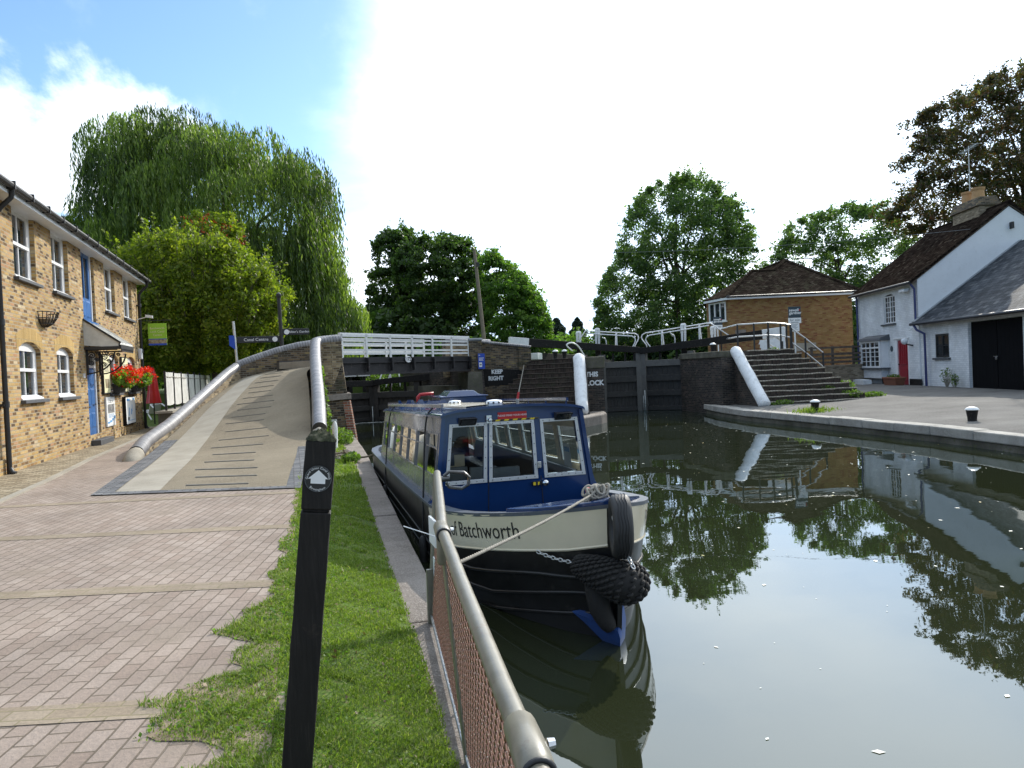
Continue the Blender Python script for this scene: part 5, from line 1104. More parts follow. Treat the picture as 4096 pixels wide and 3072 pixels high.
def scatter_edge(n):
    y = 1.4+5.6*RNG.random(n); _, _, xa, xb = verge_z(0*y, y); cr = np.array([creep(q) for q in y]); x = xa-cr+(cr+.16)*RNG.random(n); ns = vnoise(x*2.3+1, y*2.3); keep = ~((ns < -.5) & (RNG.random(n) < .9)) & ~((x < xa-cr*.8) & (RNG.random(n) < .6))
    return np.stack([x, y, np.where(x < xa+.03, .004, -.01)], 1)[keep]
V = np.concatenate([blades(scatter_edge(26000), .022, 1.5, .0025), blades(scatter(50000, 1.4, 4.4), .022, 1.5, .0023), blades(scatter(44000, 4.2, 7.7), .022, 1.4, .0028), blades(scatter(28000, 7.5, 12), .022, 1.2, .004), blades(scatter(9000, 12, 24), .05, .7, .007)])
o = quads_obj('grass', V, ['grass']); stuff(o, 'short bright green grass on the canal verge', 'grass')
# clover and weed leaves among the grass where it creeps over the paving
P_ = scatter(9000, 1.4, 8.5); xa = np.interp(P_[:, 1], [q[1] for q in EDGE], [q[0] for q in EDGE]); P_ = P_[P_[:, 0] < xa+.12]; P_[:, 2] += .01+.012*RNG.random(len(P_))
Pd = scatter(5200, 1.6, 9); Pd = Pd[vnoise(Pd[:, 0]*3.3, Pd[:, 1]*2.7+4) > .18]; Pd[:, 2] += .012
# fallen brown leaves and dry stalks in the grass
P2 = scatter(420, 1.5, 9); P2[:, 2] += .018; M['deadleaf'] = leaf_mat('dead_leaf', [(0, (.1, .06, .03)), (.6, (.22, .15, .08)), (1, (.4, .33, .2))], .1)
o = quads_obj('fallen_leaves', np.concatenate([leaf_quads(P2[:230], .026, .016), leaf_quads(P2[230:], .07, .003)]), ['deadleaf']); stuff(o, 'dry brown leaves and stalks lying in the grass', 'leaves')
M['clover'] = leaf_mat('clover_leaf', [(0, (.05, .1, .015)), (.6, (.1, .19, .03)), (1, (.17, .27, .06))], .35)
o = quads_obj('clover', leaf_quads(np.concatenate([P_, Pd]), .018, .015), ['clover']); stuff(o, 'low clover and weeds creeping over the brick paving', 'weeds')
def weed(name, label, c, rad, n, L, Wd, m='weedleaf', group=None, cat='weeds'):
    t = thing(name, label, cat, c, 0, group); quads_obj('leaves', leaf_quads(blob_leaves(n, (0, 0, rad[2]*.7), rad, L, Wd)*np.array([1, 1, 1]), L, Wd), [m], t)
    mb = MB()
    for k in range(9): a_ = k*.7; mb.tube([(0.05*math.cos(a_), .05*math.sin(a_), 0), (rad[0]*.5*math.cos(a_), rad[1]*.5*math.sin(a_), rad[2]*.9)], [.008, .004], 4)
    mb.build('stems', 'clover', t); return t
M['weedleaf'] = leaf_mat('weed_leaf', [(0, (.045, .08, .015)), (.6, (.095, .155, .028)), (1, (.17, .24, .06))], .4)
weed('weed_clump', 'bright leafy weeds at the foot of the bridge abutment by the quay', (1.35, 22.4, -.27), (.36, 1.7, .22), 1500, .13, .05)
weed('weed_clump', 'small weeds growing beside the coil of brown rope on the quay', (1.2, 16.6, -.24), (.2, .5, .12), 260, .1, .06)
gz0 = MB(); P_ = [( .95+.35*random.random(), 17.0+1.8*random.random()) for _ in range(420)]
for x, y in P_: r_ = .02+.03*random.random(); z = -.2; gz0._add([(x-r_, y, z), (x, y-r_, z), (x+r_, y, z), (x, y+r_, z), (x, y, z+r_*.8)], [(0, 1, 4), (1, 2, 4), (2, 3, 4), (3, 0, 4)])
o = gz0.build('loose_gravel', 'stone'); stuff(o, 'loose pale gravel by the mooring ring', 'gravel')
# ---- floating specks on the canal
n = 620; y = 2.2+28*RNG.random(n)**1.2; x = np.interp(y, [q[1] for q in COPR], [q[0] for q in COPR])+1.2+(12.2)*RNG.random(n); s_ = .008+.02*RNG.random(n)**3*1.6; a_ = RNG.random(n)*6.28
keep = ~((x > 1.2) & (x < 3.8) & (y > 5.2)); x, y, s_, a_ = x[keep], y[keep], s_[keep], a_[keep]
c_, s2 = np.cos(a_), np.sin(a_); V = np.stack([np.stack([x+s_*(c_*u-s2*v_*.6), y+s_*(s2*u+c_*v_*.6), np.full_like(x, WZ+.004)], 1) for u, v_ in ((-1, 0), (0, -1), (1, 0), (0, 1))], 1).reshape(-1, 3)
M['petal'] = leaf_mat('floating_petal', [(0, (.45, .45, .42)), (.8, (.8, .8, .76)), (.92, (.55, .4, .12)), (1, (.2, .25, .05))], .1)
o = quads_obj('floating_petals', V, ['petal']); stuff(o, 'pale petals and leaf specks floating on the canal', 'petals')
# ---- mooring bollards on the right-hand wharf
def bollard(loc, label, s_=1.0, group='white-topped mooring bollards'):
    t = thing('mooring_bollard', label, 'bollard', loc, 0, group)
    mb = MB(); mb.lathe([(.19*s_, -.02), (.19*s_, .02), (.125*s_, .03), (.105*s_, .06), (.11*s_, .15), (.135*s_, .3), (.14*s_, .33)], (0, 0, 0), 18); mb.build('body', 'black_matt', t, smooth='auto')
    mb = MB(); mb.lathe([(.15*s_, .33), (.165*s_, .342), (.155*s_, .365), (.11*s_, .4), (.05*s_, .42), (.0, .424)], (0, 0, 0), 18); mb.build('cap', 'white', t, smooth='auto'); return t
bollard((16.75, 21.0, -.235), 'white-capped bollard with grass at its foot on the wharf edge below the curved brick steps')
bollard((16.45, 14.75, -.24), 'white-capped bollard on the wharf edge in front of the dark garage doors')
o = quads_obj('grass_tuft', blades(np.stack([16.75+.3*RNG.normal(size=700), 21+.3*RNG.normal(size=700), np.full(700, -.23)], 1), .12, .8, .012), ['grass']); stuff(o, 'grass tuft round the bollard foot', 'grass')

# white stake and grey junction box by the abutment, ivy on the outer face of the ramp parapet
t = thing('marker_stake', 'round-topped white stake leaning beside the ramp parapet', 'stake', (1.02, 19.6, -.25)); mb = MB(); mb.tube([(0, 0, -.1), (.03, .05, .55), (.035, .06, .68), (.037, .06, .74)], [.075, .075, .06, .02], 10); mb.build('stake_body', 'white', t, smooth='auto')
t = thing('junction_box', 'small grey junction box on the brick abutment above the quay', 'junction box', (1.2, 24.32, .12)); mb = MB(); mb.box(-.17, .17, -.16, .12, -.18, .17); mb.build('box_body', 'galv', t, bevel=.02); mb = MB(); mb.cyl((0, -.162, 0), (0, -.185, 0), .1, .1, 16); mb.build('round_cover', 'plastic', t, smooth='auto')
n = 900; y = 19.3+5*RNG.random(n)**.7; zt = np.interp(y, [17.5, 19, 21.7, 24.4], [.3, .7, 1.5, 2.4]); z = -.2+(zt+.1)*RNG.random(n); k = (vnoise(y*1.9, z*2.2) > -.05); t = thing('ivy_patch', 'straggling ivy hanging on the canal side of the ramp parapet', 'ivy', (0, 0, 0))
quads_obj('leaves', leaf_quads(np.stack([.93+.04*RNG.random(n)+.0*y, y, z], 1)[k], .13, .09), ['weedleaf'], t); mb = MB()
for k_ in range(7): yy_ = 19.8+.65*k_; mb.tube([(.94, yy_, -.2), (.94, yy_+.15, .3+.2*k_), (.94, yy_+.1, .6+.22*k_)], [.015, .01, .004], 4)
mb.build('stems', 'bark', t)
# ================================================================== LOCKS, BRIDGE, STEPS
TOPK = 2.0                                 # lock-side level
Lh, Rh, Mh = Vector((14.45, 33.4, 0)), Vector((18.15, 31.2, 0)), Vector((16.42, 33.08, 0))
LAX = Vector((math.sin(R(26)), math.cos(R(26)), 0))
# ---- raised ground of the two lock sides
def earth(name, poly, z0, z1, mtop, mside, kind=True):
    mb = MB(); n = len(poly); mb.m = 1; mb.face(*[(x, y, z1) for x, y in poly]); mb.m = 0
    for (xa, ya), (xb, yb) in zip(poly, poly[1:]+poly[:1]): mb.face((xa, ya, z0), (xb, yb, z0), (xb, yb, z1), (xa, ya, z1))
    return struct(mb.build(name, [mside, mtop]))
far = Lh+LAX*18; far2 = Rh+LAX*18
earth('lock_island', [(12.47, 28.65), (14.4, 33.3), (far.x, far.y), (5.2, 49), (6.3, 38), (6.9, 34.6), (8.2, 32.6), (10.2, 32.2), (10.6, 31.2), (11.6, 28.95)], -1.6, TOPK, 'field', 'darkbrick')
earth('lock_side', [(17.7, 27.05), (20.1, 26.4), (21.6, 28.6), (24.2, 33), (29, 38), (44, 60), (far2.x, far2.y), (18.2, 31.2)], -1.6, TOPK, 'concrete', 'darkbrick')
earth('river_bank', [(-2, 40), (1.8, 36.6), (1.9, 40), (5.6, 42), (6.2, 38), (6.9, 34.6), (6.95, 34.6), (6.4, 39), (6.3, 52), (-6, 52)], -1.6, 1.0, 'turf', 'stonedark')
mb = MB(); mb.slab([(6.05, 36.9), (6.75, 32.4), (7.2, 32.4), (6.9, 37.5)], -1.6, 1.03); struct(mb.build('lock_wall', 'stonedark'))
def strip_wall(name, label, pts, zt, z0=-1.6, th=.5, m='darkbrick', cope=None, cat='wall'):
    t = thing(name, label, cat); mb = MB(); rg_ = []
    for i, p in enumerate(pts):
        a, b = Vector(pts[max(i-1, 0)]), Vector(pts[min(i+1, len(pts)-1)]); d = (b-a).normalized(); x = Vector((d.y, -d.x))*th; q = Vector(p)
        rg_.append([(q.x, q.y, z0), (q.x+x.x, q.y+x.y, z0), (q.x+x.x, q.y+x.y, zt[i]), (q.x, q.y, zt[i])])
    mb.rings(rg_); mb.build('brickwork', m, t)
    if cope:
        mb = MB(); rg2 = []
        for i, p in enumerate(pts):
            a, b = Vector(pts[max(i-1, 0)]), Vector(pts[min(i+1, len(pts)-1)]); d = (b-a).normalized(); x = Vector((d.y, -d.x)); q = Vector(p)
            o_, e_ = q-x*.06, q+x*(th+.06); rg2.append([(o_.x, o_.y, zt[i]+.002), (e_.x, e_.y, zt[i]+.002), (e_.x, e_.y, zt[i]+cope), (o_.x, o_.y, zt[i]+cope)])
        mb.rings(rg2); mb.build('coping', 'stonedark', t, bevel=.03)
    return t
# ---- right wing wall, white raking coping and the curved steps behind it
bp, tp = Vector((17.25, 24.72, KZ)), Vector((17.72, 27.06, TOPK))
strip_wall('lock_wing_wall', 'blackened brick lock wall right of the gates, ending in a white raking coping', [(18.2, 31.3), (18.0, 29.6), (17.72, 27.06)], [TOPK-.25]*3, cope=.27, th=.6)
mb = MB(); mb.ext([(bp.x-.02, bp.y+.05, -1.2), (tp.x-.02, tp.y, -1.2), (tp.x-.02, tp.y, TOPK-.05), (bp.x-.02, bp.y+.05, KZ-.02)], (.32, -.06, 0))
tag(mb.build('raking_wall', 'darkbrick'), 'dark raking brick wall carrying the white slanting coping right of the lock gates', 'wall')
def white_rake(a, b, label, r_=.24):
    t = thing('white_coping', label, 'coping', (0, 0, 0), 0, 'white raking copings at the lock mouth'); mb = MB(); a, b = Vector(a), Vector(b); n = 9; P_ = []; rs = []
    for i in range(n): u = i/(n-1); P_.append(a.lerp(b, u)+Vector((.006*math.sin(i*2.1), 0, .008*math.sin(i*3.7)))); rs.append(r_*(1+.02*math.sin(i*5)))
    P_ = [P_[0]-(b-a).normalized()*.06]+P_+[P_[-1]+(b-a).normalized()*.1, P_[-1]+(b-a).normalized()*.17]; rs = [r_*.75]+rs+[r_*.75, r_*.35]
    mb.tube(P_, rs, 16); M_ = mb.build('stone_roll', 'whitestone', t, smooth='auto', angle=50); return t
def ws():
    m, N, L, b = mat('white_painted_stone'); v = coord(N)
    c = ramp(N, L, noise(N, L, v, 5, 7, .7), [(.3, (.62, .63, .62)), (.5, (.78, .79, .79)), (.7, (.83, .84, .84))]); c = mixc(N, L, ramp(N, L, noise(N, L, v, 9, 8, .75), [(.6, (0, 0, 0)), (.68, (1, 1, 1))]), c, (.35, .31, .25)); L.new(c, b.inputs['Base Color']); b.inputs['Roughness'].default_value = .75; bump(N, L, b, noise(N, L, v, 14, 6, .7), .8, .03); return m
M['whitestone'] = ws()
white_rake(bp+Vector((.1, -.1, .12)), tp+Vector((.05, 0, .0)), 'white raking coping roll on the right of the lock gates', .235)
# fan of brick steps, right bank
NS = 11
nose = [(.16, .145, .12), (.13, .115, .1)]
M['stepbrick'] = brick('step_brick_on_edge', [(.0, (.03, .022, .018)), (.5, (.052, .037, .03)), (1, (.085, .058, .045))], (.06, .052, .042), .3, .075, .23, .01, stain=.4, dirt=(.05, .055, .03))
M['nosing'] = brick('sunlit_step_nosing', [(.0, (.3, .26, .2)), (1, (.5, .45, .37))], (.2, .17, .14), .3, .11, .3, .012, stain=.4)  # pale tone puts the sun caught on the step edges into the colour
def fan(name, label, pa, pb, ra, rb, back, z0, z1, n, bulge, sgn, nm='nosing'):
    """brick treads: nosing runs from the raking coping (pa..pb) to the far end (ra..rb)"""
    t = thing(name, label, 'steps')
    for k in range(n):
        u = k/(n-1); A, B = Vector(lerp(pa, pb, u)), Vector(lerp(ra, rb, u)); z = z0+(z1-z0)*(k+1)/n; P_ = []
        for i in range(11):
            v_ = i/10; q = A.lerp(B, v_); nrm = Vector((B.y-A.y, -(B.x-A.x))).normalized()*sgn
            q += nrm*bulge*(1-u*.5)*math.sin(math.pi*v_**1.3)+nrm*.035*math.sin(9*v_+k*1.7); P_.append((q.x, q.y))
        P_ += [lerp(b_, b_, 0) for b_ in back[::-1]] if sgn > 0 else [b_ for b_ in back]
        zl = [.012*math.sin(i*1.9+k*2.3) for i in range(len(P_))]; mb = MB(); m_ = len(P_); top_ = [(x, y, z+(zl[i] if i < 11 else 0)) for i, (x, y) in enumerate(P_)]; bot = [(x, y, z-(z1-z0)/n-.02) for x, y in P_]
        mb._add(top_+bot, [tuple(range(m_)), tuple(range(m_, 2*m_))]+[(i, (i+1) % m_, m_+(i+1) % m_, m_+i) for i in range(m_)]); T_ = mb.build('tread', 'stepbrick', t); mb = MB(); mb.tube([(x, y, z_-.004) for x, y, z_ in top_[:11]], .03, 6); mb.build('nosing', nm, T_, smooth='auto')
    return t
fan('curved_steps', 'broad curved flight of dark brick steps beside the cottage wharf', (17.5, 24.8), (18.0, 27.0), (21.6, 23.7), (20.1, 26.35), [(20.15, 26.6), (18.05, 27.15)], KZ-.02, TOPK-.02, NS, .32, 1)
# ---- island nose: ledge, THIS LOCK face, white coping, steps, KEEP RIGHT wall
mb = MB(); mb.slab([(9.2, 25.1), (10.23, 25.55), (11.5, 26.75), (12.02, 27.4), (12.28, 28.1), (12.45, 28.75), (11.5, 29.1), (9, 28)], -1.5, KZ); o = mb.build('pier_ledge', 'stone', bevel=.06, segs=3); tag(o, 'rounded stone ledge at the water line in front of the THIS LOCK pier', 'ledge')
t = thing('lock_pier', 'dark brick pier painted THIS LOCK left of the big lock gates', 'pier')
fa, fb = Vector((11.72, 28.84, 0)), Vector((12.49, 28.6, 0)); mb = MB(); mb.slab([(fa.x, fa.y), (fb.x, fb.y), (14.5, 33.35), (13.6, 33.6), (12.4, 30.2)], -1.2, 1.52); mb.build('brickwork', 'darkbrick', t)
mb = MB(); mb.slab([(fa.x-.05, fa.y-.03), (fb.x+.04, fb.y-.04), (14.55, 33.35), (13.6, 33.7), (12.3, 30.2)], 1.522, TOPK+.02); mb.build('capping', 'stonedark', t, bevel=.05)
fd = (fb-fa).normalized(); fn_ = Vector((fd.y, -fd.x, 0))
def hand_text(mb, txt, size, O, X, bold=.012): return put_text(mb, txt, size, O, X, (0, 0, 1), 'CENTER', bold, .92)
mb = MB(); hand_text(mb, 'THIS', .27, fa.lerp(fb, .38)+fn_*.006+Vector((0, 0, 1.28)), fd); hand_text(mb, 'LOCK', .29, fa.lerp(fb, .52)+fn_*.006+Vector((0, 0, .92)), fd); mb.build('painted_lettering', 'whitestone', t)
white_rake((10.83, 27.05, KZ+.12), (11.55, 28.95, TOPK), 'white raking coping roll in front of the THIS LOCK pier', .245)
mb = MB(); mb.ext([(10.85, 27.1, -1.2), (11.57, 28.98, -1.2), (11.57, 28.98, TOPK-.05), (10.85, 27.1, KZ)], (.3, -.05, 0)); tag(mb.build('raking_wall', 'darkbrick'), 'dark raking brick wall carrying the white coping beside the THIS LOCK pier', 'wall')
fan('curved_steps', 'dark flight of curved brick steps between the bridge and the THIS LOCK pier', (10.75, 27.1), (11.45, 28.95), (7.0, 28.3), (9.9, 30.3), [(10.6, 32.6), (12.0, 30.5)], KZ-.05, TOPK-.02, 12, .25, -1, 'stepbrick')
KA, KB = Vector((7.84, 32.1, 0)), Vector((10.3, 31.72, 0)); kd = (KB-KA).normalized(); kn = Vector((kd.y, -kd.x, 0))
t = thing('wing_parapet', 'dark brick parapet wall painted KEEP RIGHT beside the bridge', 'wall')
mb = MB(); mb.ext([(KA.x, KA.y, -1.2), (KB.x, KB.y, -1.2), (KB.x, KB.y, 2.55), (KA.x, KA.y, 2.9)], tuple(-kn*.4)); mb.build('brickwork', 'oldbrick', t)
mb = MB(); q0, q1 = KA.lerp(KB, .8)+kn*.06, KB+kd*.06+kn*.06; mb.ext([(q0.x, q0.y, 1.6), (q1.x, q1.y, 1.4), (q1.x, q1.y, 2.5), (q0.x, q0.y, 2.58)], tuple(-kn*.52)); mb.build('end_pilaster', 'oldbrick', t)
mb = MB(); mb.bar(KA+Vector((0, 0, 2.96))-kn*.2, KB+Vector((0, 0, 2.61))-kn*.2+kd*.08, .52, .12); mb.build('coping', 'cope', t, bevel=.05)
mb = MB(); q0, q1 = KA.lerp(KB, .0)+kn*.004, KA.lerp(KB, .85)+kn*.004; mb.face((q0.x, q0.y, .95), (q1.x, q1.y, .95), (q1.x, q1.y, 1.62), (q0.x, q0.y, 1.72)); mb.build('black_panel', 'black_matt', t)
mb = MB(); hand_text(mb, 'KEEP', .25, KA.lerp(KB, .4)+kn*.012+Vector((0, 0, 1.56)), kd); hand_text(mb, 'RIGHT', .25, KA.lerp(KB, .375)+kn*.012+Vector((0, 0, 1.27)), kd); mb.build('painted_lettering', 'whitestone', t)
# ---- the bridge
BA, BB = Vector((1.72, 26.45, 0)), Vector((7.5, 31.65, 0)); bd = (BB-BA).normalized(); bn = Vector((bd.y, -bd.x, 0))   # bn faces the camera
t = thing('canal_bridge', 'black girder canal bridge numbered 172 with white railings', 'bridge')
def bb(name, s0, s1, o0, o1, z0, z1, m, par=None, bev=0):
    p = [BA+bd*s0+bn*o0, BA+bd*s1+bn*o0, BA+bd*s1+bn*o1, BA+bd*s0+bn*o1]; mb = MB(); mb.slab([(q.x, q.y) for q in p], z0, z1); return mb.build(name, m, par or t, bevel=bev)
BL = (BB-BA).length; DZ = 2.3
M['girder'] = paint('flaking_black_girder', (.02, .019, .02), .55, .5, 3, worn=(.075, .055, .06), bstr=.3)
bb('girder', -.4, BL+.3, 0, -.12, 1.72, 2.12, 'girder'); bb('girder', -.4, BL+.3, .05, -.16, 2.121, DZ, 'black'); bb('girder_flange', -.4, BL+.3, .12, -.2, 1.66, 1.72, 'girder'); bb('girder_flange', -.4, BL+.2, .1, .05, 2.09, 2.12, 'girder')
bb('deck', -.6, BL+.6, -.2, -2.5, 2.0, 2.24, 'concrete'); bb('girder', -.6, BL+.3, -2.4, -2.52, 1.7, DZ, 'girder')
NP = 6; ps = [.03]+[BL*(k/(NP+.0)) for k in range(1, NP)]+[BL-.03]
for off, nm, s00 in ((.0, 'railing', 0), (-2.45, 'railing', 2.1)):
    z1 = DZ+.86
    RL_ = bb(nm, s00-.02, BL+.02, off-.05, off+.05, z1-.05, z1, 'white_clean')
    bb('top_strip', s00-.02, BL+.02, off+.048, off+.06, z1-.14, z1-.051, 'white', RL_)
    for f0 in ((.73, .56, .3, .15) if off == 0 else (.66, .36)): bb('rail_bar', s00, BL, off-.012, off+.012, DZ+.86*f0-.035, DZ+.86*f0+.035, 'white', RL_)
    for s_ in [q for q in ps if q >= s00]:
        bb('railing_post', s_-.045, s_+.045, off+.014, off+.06, DZ-.02, z1-.03, 'white', RL_)
for s_ in ps[1:]: bb('bracket', s_-.07, s_+.0, .05, .17, 1.78, 2.285, 'girder')
pc = BA+bd*(BL*.45)+bn*.125+Vector((0, 0, 2.2)); mb = MB(); mb.ext([tuple(pc+bd*.17*math.cos(q)+Vector((0, 0, .125*math.sin(q)))) for q in np.linspace(0, 2*math.pi, 25)[:-1]], tuple(bn*.02)); NPL = mb.build('number_plate', 'white_clean', t)
mb = MB(); put_text(mb, '172', .19, pc+bn*.024, bd, (0, 0, 1), bold=.006); mb.build('number', 'black', NPL)
# abutments
t = thing('bridge_abutment', 'tapering old brick bridge abutment at the end of the ramp parapet', 'abutment')
mb = MB(); mb.hexa([(.92, 24.35, -1.2), (2.02, 24.55, -1.2), (2.2, 28, -1.2), (.8, 28, -1.2)], [(1.0, 24.68, .86), (1.82, 24.85, .86), (1.95, 28, .86), (.8, 28, .86)]); mb.build('brickwork', 'oldbrick', t)
mb = MB(); mb.hexa([(1.0, 24.7, 1.06), (1.78, 24.88, 1.06), (1.95, 28, 1.06), (.9, 28, 1.06)], [(1.02, 24.88, 2.66), (1.6, 25.0, 2.66), (1.75, 26.6, 2.66), (.95, 26.6, 2.66)]); mb.build('brickwork', 'oldbrick', t)
mb = MB(); mb.hexa([(.96, 24.58, .862), (1.9, 24.8, .9), (2.0, 28, .9), (.8, 28, .862)], [(.96, 24.6, 1.05), (1.9, 24.82, 1.09), (2.0, 28, 1.09), (.8, 28, 1.05)]); mb.build('stone_band', 'stone', t, bevel=.015)
mb = MB(); mb.hexa([(1.78, 24.48, -.9), (2.035, 24.53, -.9), (2.1, 24.8, -.9), (1.85, 24.8, -.9)], [(1.62, 24.8, .85), (1.84, 24.83, .85), (1.9, 25.1, .85), (1.66, 25.1, .85)]); mb.build('red_quoin', 'redbrick', t)
mb = MB(); mb.hexa([(.98, 24.8, 2.662), (1.66, 24.93, 2.662), (1.75, 25.4, 2.662), (1.0, 25.4, 2.662)], [(1.0, 24.95, 2.8), (1.62, 25.05, 2.8), (1.7, 25.4, 2.8), (1.0, 25.4, 2.8)]); mb.build('cap_stones', 'greytile', t, bevel=.02)
t = thing('bridge_abutment', 'stained brick and stone bridge abutment beside the narrow blue sign', 'abutment')
c0 = Vector((7.55, 31.45)); mb = MB(); mb.hexa([(7.2, 31.3, -1.2), (8.16, 31.2, -1.2), (8.2, 33, -1.2), (6.9, 37, -1.2)], [(7.42, 31.5, 1.62), (8.08, 31.43, 1.62), (8.1, 33, 1.62), (7.1, 37, 1.62)]); mb.build('lower_brickwork', 'darkbrick', t)
mb = MB(); mb.hexa([(7.3, 31.42, .55), (8.0, 31.33, .55), (8.0, 31.6, .55), (7.25, 33, .55)], [(7.4, 31.46, 1.6), (8.0, 31.4, 1.6), (8.0, 31.6, 1.6), (7.3, 33, 1.6)]); mb.build('stone_quoin', 'stonedark', t, bevel=.02)
mb = MB(); mb.slab([(7.5, 31.55), (8.06, 31.48), (8.08, 32.4), (7.7, 32.5)], 1.622, 2.95); mb.build('upper_pier', 'oldbrick', t); mb = MB(); mb.slab([(7.47, 31.52), (8.1, 31.44), (8.1, 32.4), (7.7, 32.5)], 2.952, 3.06); mb.build('cap_stones', 'greytile', t, bevel=.03)
t = thing('boat_sign', 'narrow blue sign with a white arrow panel on the bridge abutment', 'sign', (7.88, 31.42, 1.72), R(-4))
mb = MB(); mb.box(-.03, .26, -.05, .0, .0, .66); S_ = mb.build('sign_board', 'signblue', t); mb = MB(); mb.box(-.06, -.032, -.03, .1, -.02, .7); mb.build('side_post', 'timber', t)
mb = MB(); mb.face((.0, -.053, .08), (.13, -.053, .08), (.13, -.053, .28), (.0, -.053, .28)); A_ = mb.build('arrow_panel', 'paper', S_)
mb = MB(); mb.face((.02, -.056, .165), (.07, -.056, .165), (.07, -.056, .13), (.115, -.056, .18), (.07, -.056, .23), (.07, -.056, .195), (.02, -.056, .195)); mb.build('arrow', 'black', A_)
mb = MB()
for z, w_ in ((.46, .22), (.41, .18), (.36, .2), (.58, .06)): mb.face((.0, -.053, z), (w_, -.053, z), (w_, -.053, z+.022), (.0, -.053, z+.022))
mb.build('small_lettering', 'paper', S_)
t = thing('far_parapet', 'pale mossy brick parapet seen through the far end of the white bridge railings', 'parapet')
parapet_wall([(6.95, 34.3, 3.05), (8.0, 34.6, 2.98), (9.3, 34.8, 2.9)], [1.4]*3, .35, t, 'parapet'); coping([(6.95, 34.3, 3.08), (8.0, 34.6, 3.01), (9.3, 34.8, 2.93)], .2, t)
# ---- lock gates
def leaf_frame(h_, m_): d = (m_-h_); L_ = d.length; d.normalize(); n = Vector((d.y, -d.x, 0)); n = n if n.dot(Vector((-.3, -.95, 0))) > 0 else -n; return d, n, L_
def gate_leaf(label, h_, m_, rails, ztop, zb, uprights, base=-1.2, wood='gatewood'):
    t = thing('lock_gate', label, 'lock gate', (0, 0, 0)); d, n, L_ = leaf_frame(h_, m_)
    def bx(nm, s0, s1, o0, o1, z0, z1, m, bev=.012): p = [h_+d*s0+n*o0, h_+d*s1+n*o0, h_+d*s1+n*o1, h_+d*s0+n*o1]; mb = MB(); mb.slab([(q.x, q.y) for q in p], z0, z1); return mb.build(nm, m, t, bevel=bev)
    gt = 'gatetop' if ztop > 2 else wood; bx('heel_post', -.08, .22, .06, -.25, base, ztop, gt); bx('mitre_post', L_-.26, L_-.01, .06, -.25, base, zb, gt)  # gates under the bridge get dark posts, painted to stand for shade
    mb = MB()
    for i in range(8): s0, s1 = .22+(L_-.48)*i/8+.006, .22+(L_-.48)*(i+1)/8-.006; p = [h_+d*s0-n*.1, h_+d*s1-n*.1, h_+d*s1-n*.16, h_+d*s0-n*.16]; mb.slab([(q.x, q.y) for q in p], base, rails[0][0])
    mb.build('planking', wood, t)
    for i, (z0, z1) in enumerate(rails): bx('cross_rail', .221, L_-.261, .04, -.2, z0, z1, gt if i == 0 else wood)
    for s_ in uprights: bx('upright', L_*s_-.04, L_*s_+.04, .0, -.12, rails[0][1]+.002, zb, 'black_matt', 0)
    return t, d, n, L_
rl = [(1.5, 1.8), (.78, 1.08), (.08, .34), (-.62, -.42)]
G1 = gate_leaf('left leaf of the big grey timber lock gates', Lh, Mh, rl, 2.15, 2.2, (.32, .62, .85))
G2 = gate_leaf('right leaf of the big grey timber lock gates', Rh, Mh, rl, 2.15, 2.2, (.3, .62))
mb = MB(); mb.cyl(Mh+Vector((.02, -.25, .35)), Mh+Vector((.02, -.28, -.62)), .022, .03, 6); mb.cyl(Mh+Vector((-.05, -.22, .1)), Mh+Vector((-.05, -.24, -.62)), .012, .018, 6)
M['jet'] = paint('white_water_jet', (.6, .62, .6), .25, .15, 12, bstr=.5); tag(mb.build('water_leak', 'jet', smooth=True), 'thin white jet of water leaking between the big lock gates', 'water leak')
def beam(label, m_, h_, ext_, z0, z1, th0, th1, white, wz=None, group='black and white balance beams'):
    d = (h_-m_); L_ = d.length+ext_; d.normalize(); t = thing('balance_beam', label, 'balance beam', (0, 0, 0), 0, group)
    A, B = m_+Vector((0, 0, z0)), m_+d*L_+Vector((0, 0, z1)); C_ = A.lerp(B, 1-white/L_); f_ = 1-white/L_
    mb = MB(); mb.bar(A, C_, .3, th0, (0, 0, 1), .34, th0+(th1-th0)*f_); mb.build('black_arm', 'black_matt', t, bevel=.012)
    mb = MB(); mb.bar(C_+d*.002, B, .345, th0+(th1-th0)*f_+.004, (0, 0, 1), .37, th1); mb.build('white_end', 'white', t, bevel=.015); return d, L_
beam('long black balance beam with a white end pointing left from the big lock gates', Mh+Vector((.1, 0, 0)), Lh, 4.45, 2.3, 2.98, .27, .42, .95)
beam('long black balance beam with a white end pointing right towards the brick office', Mh, Rh, 4.2, 2.26, 2.78, .27, .44, .95)
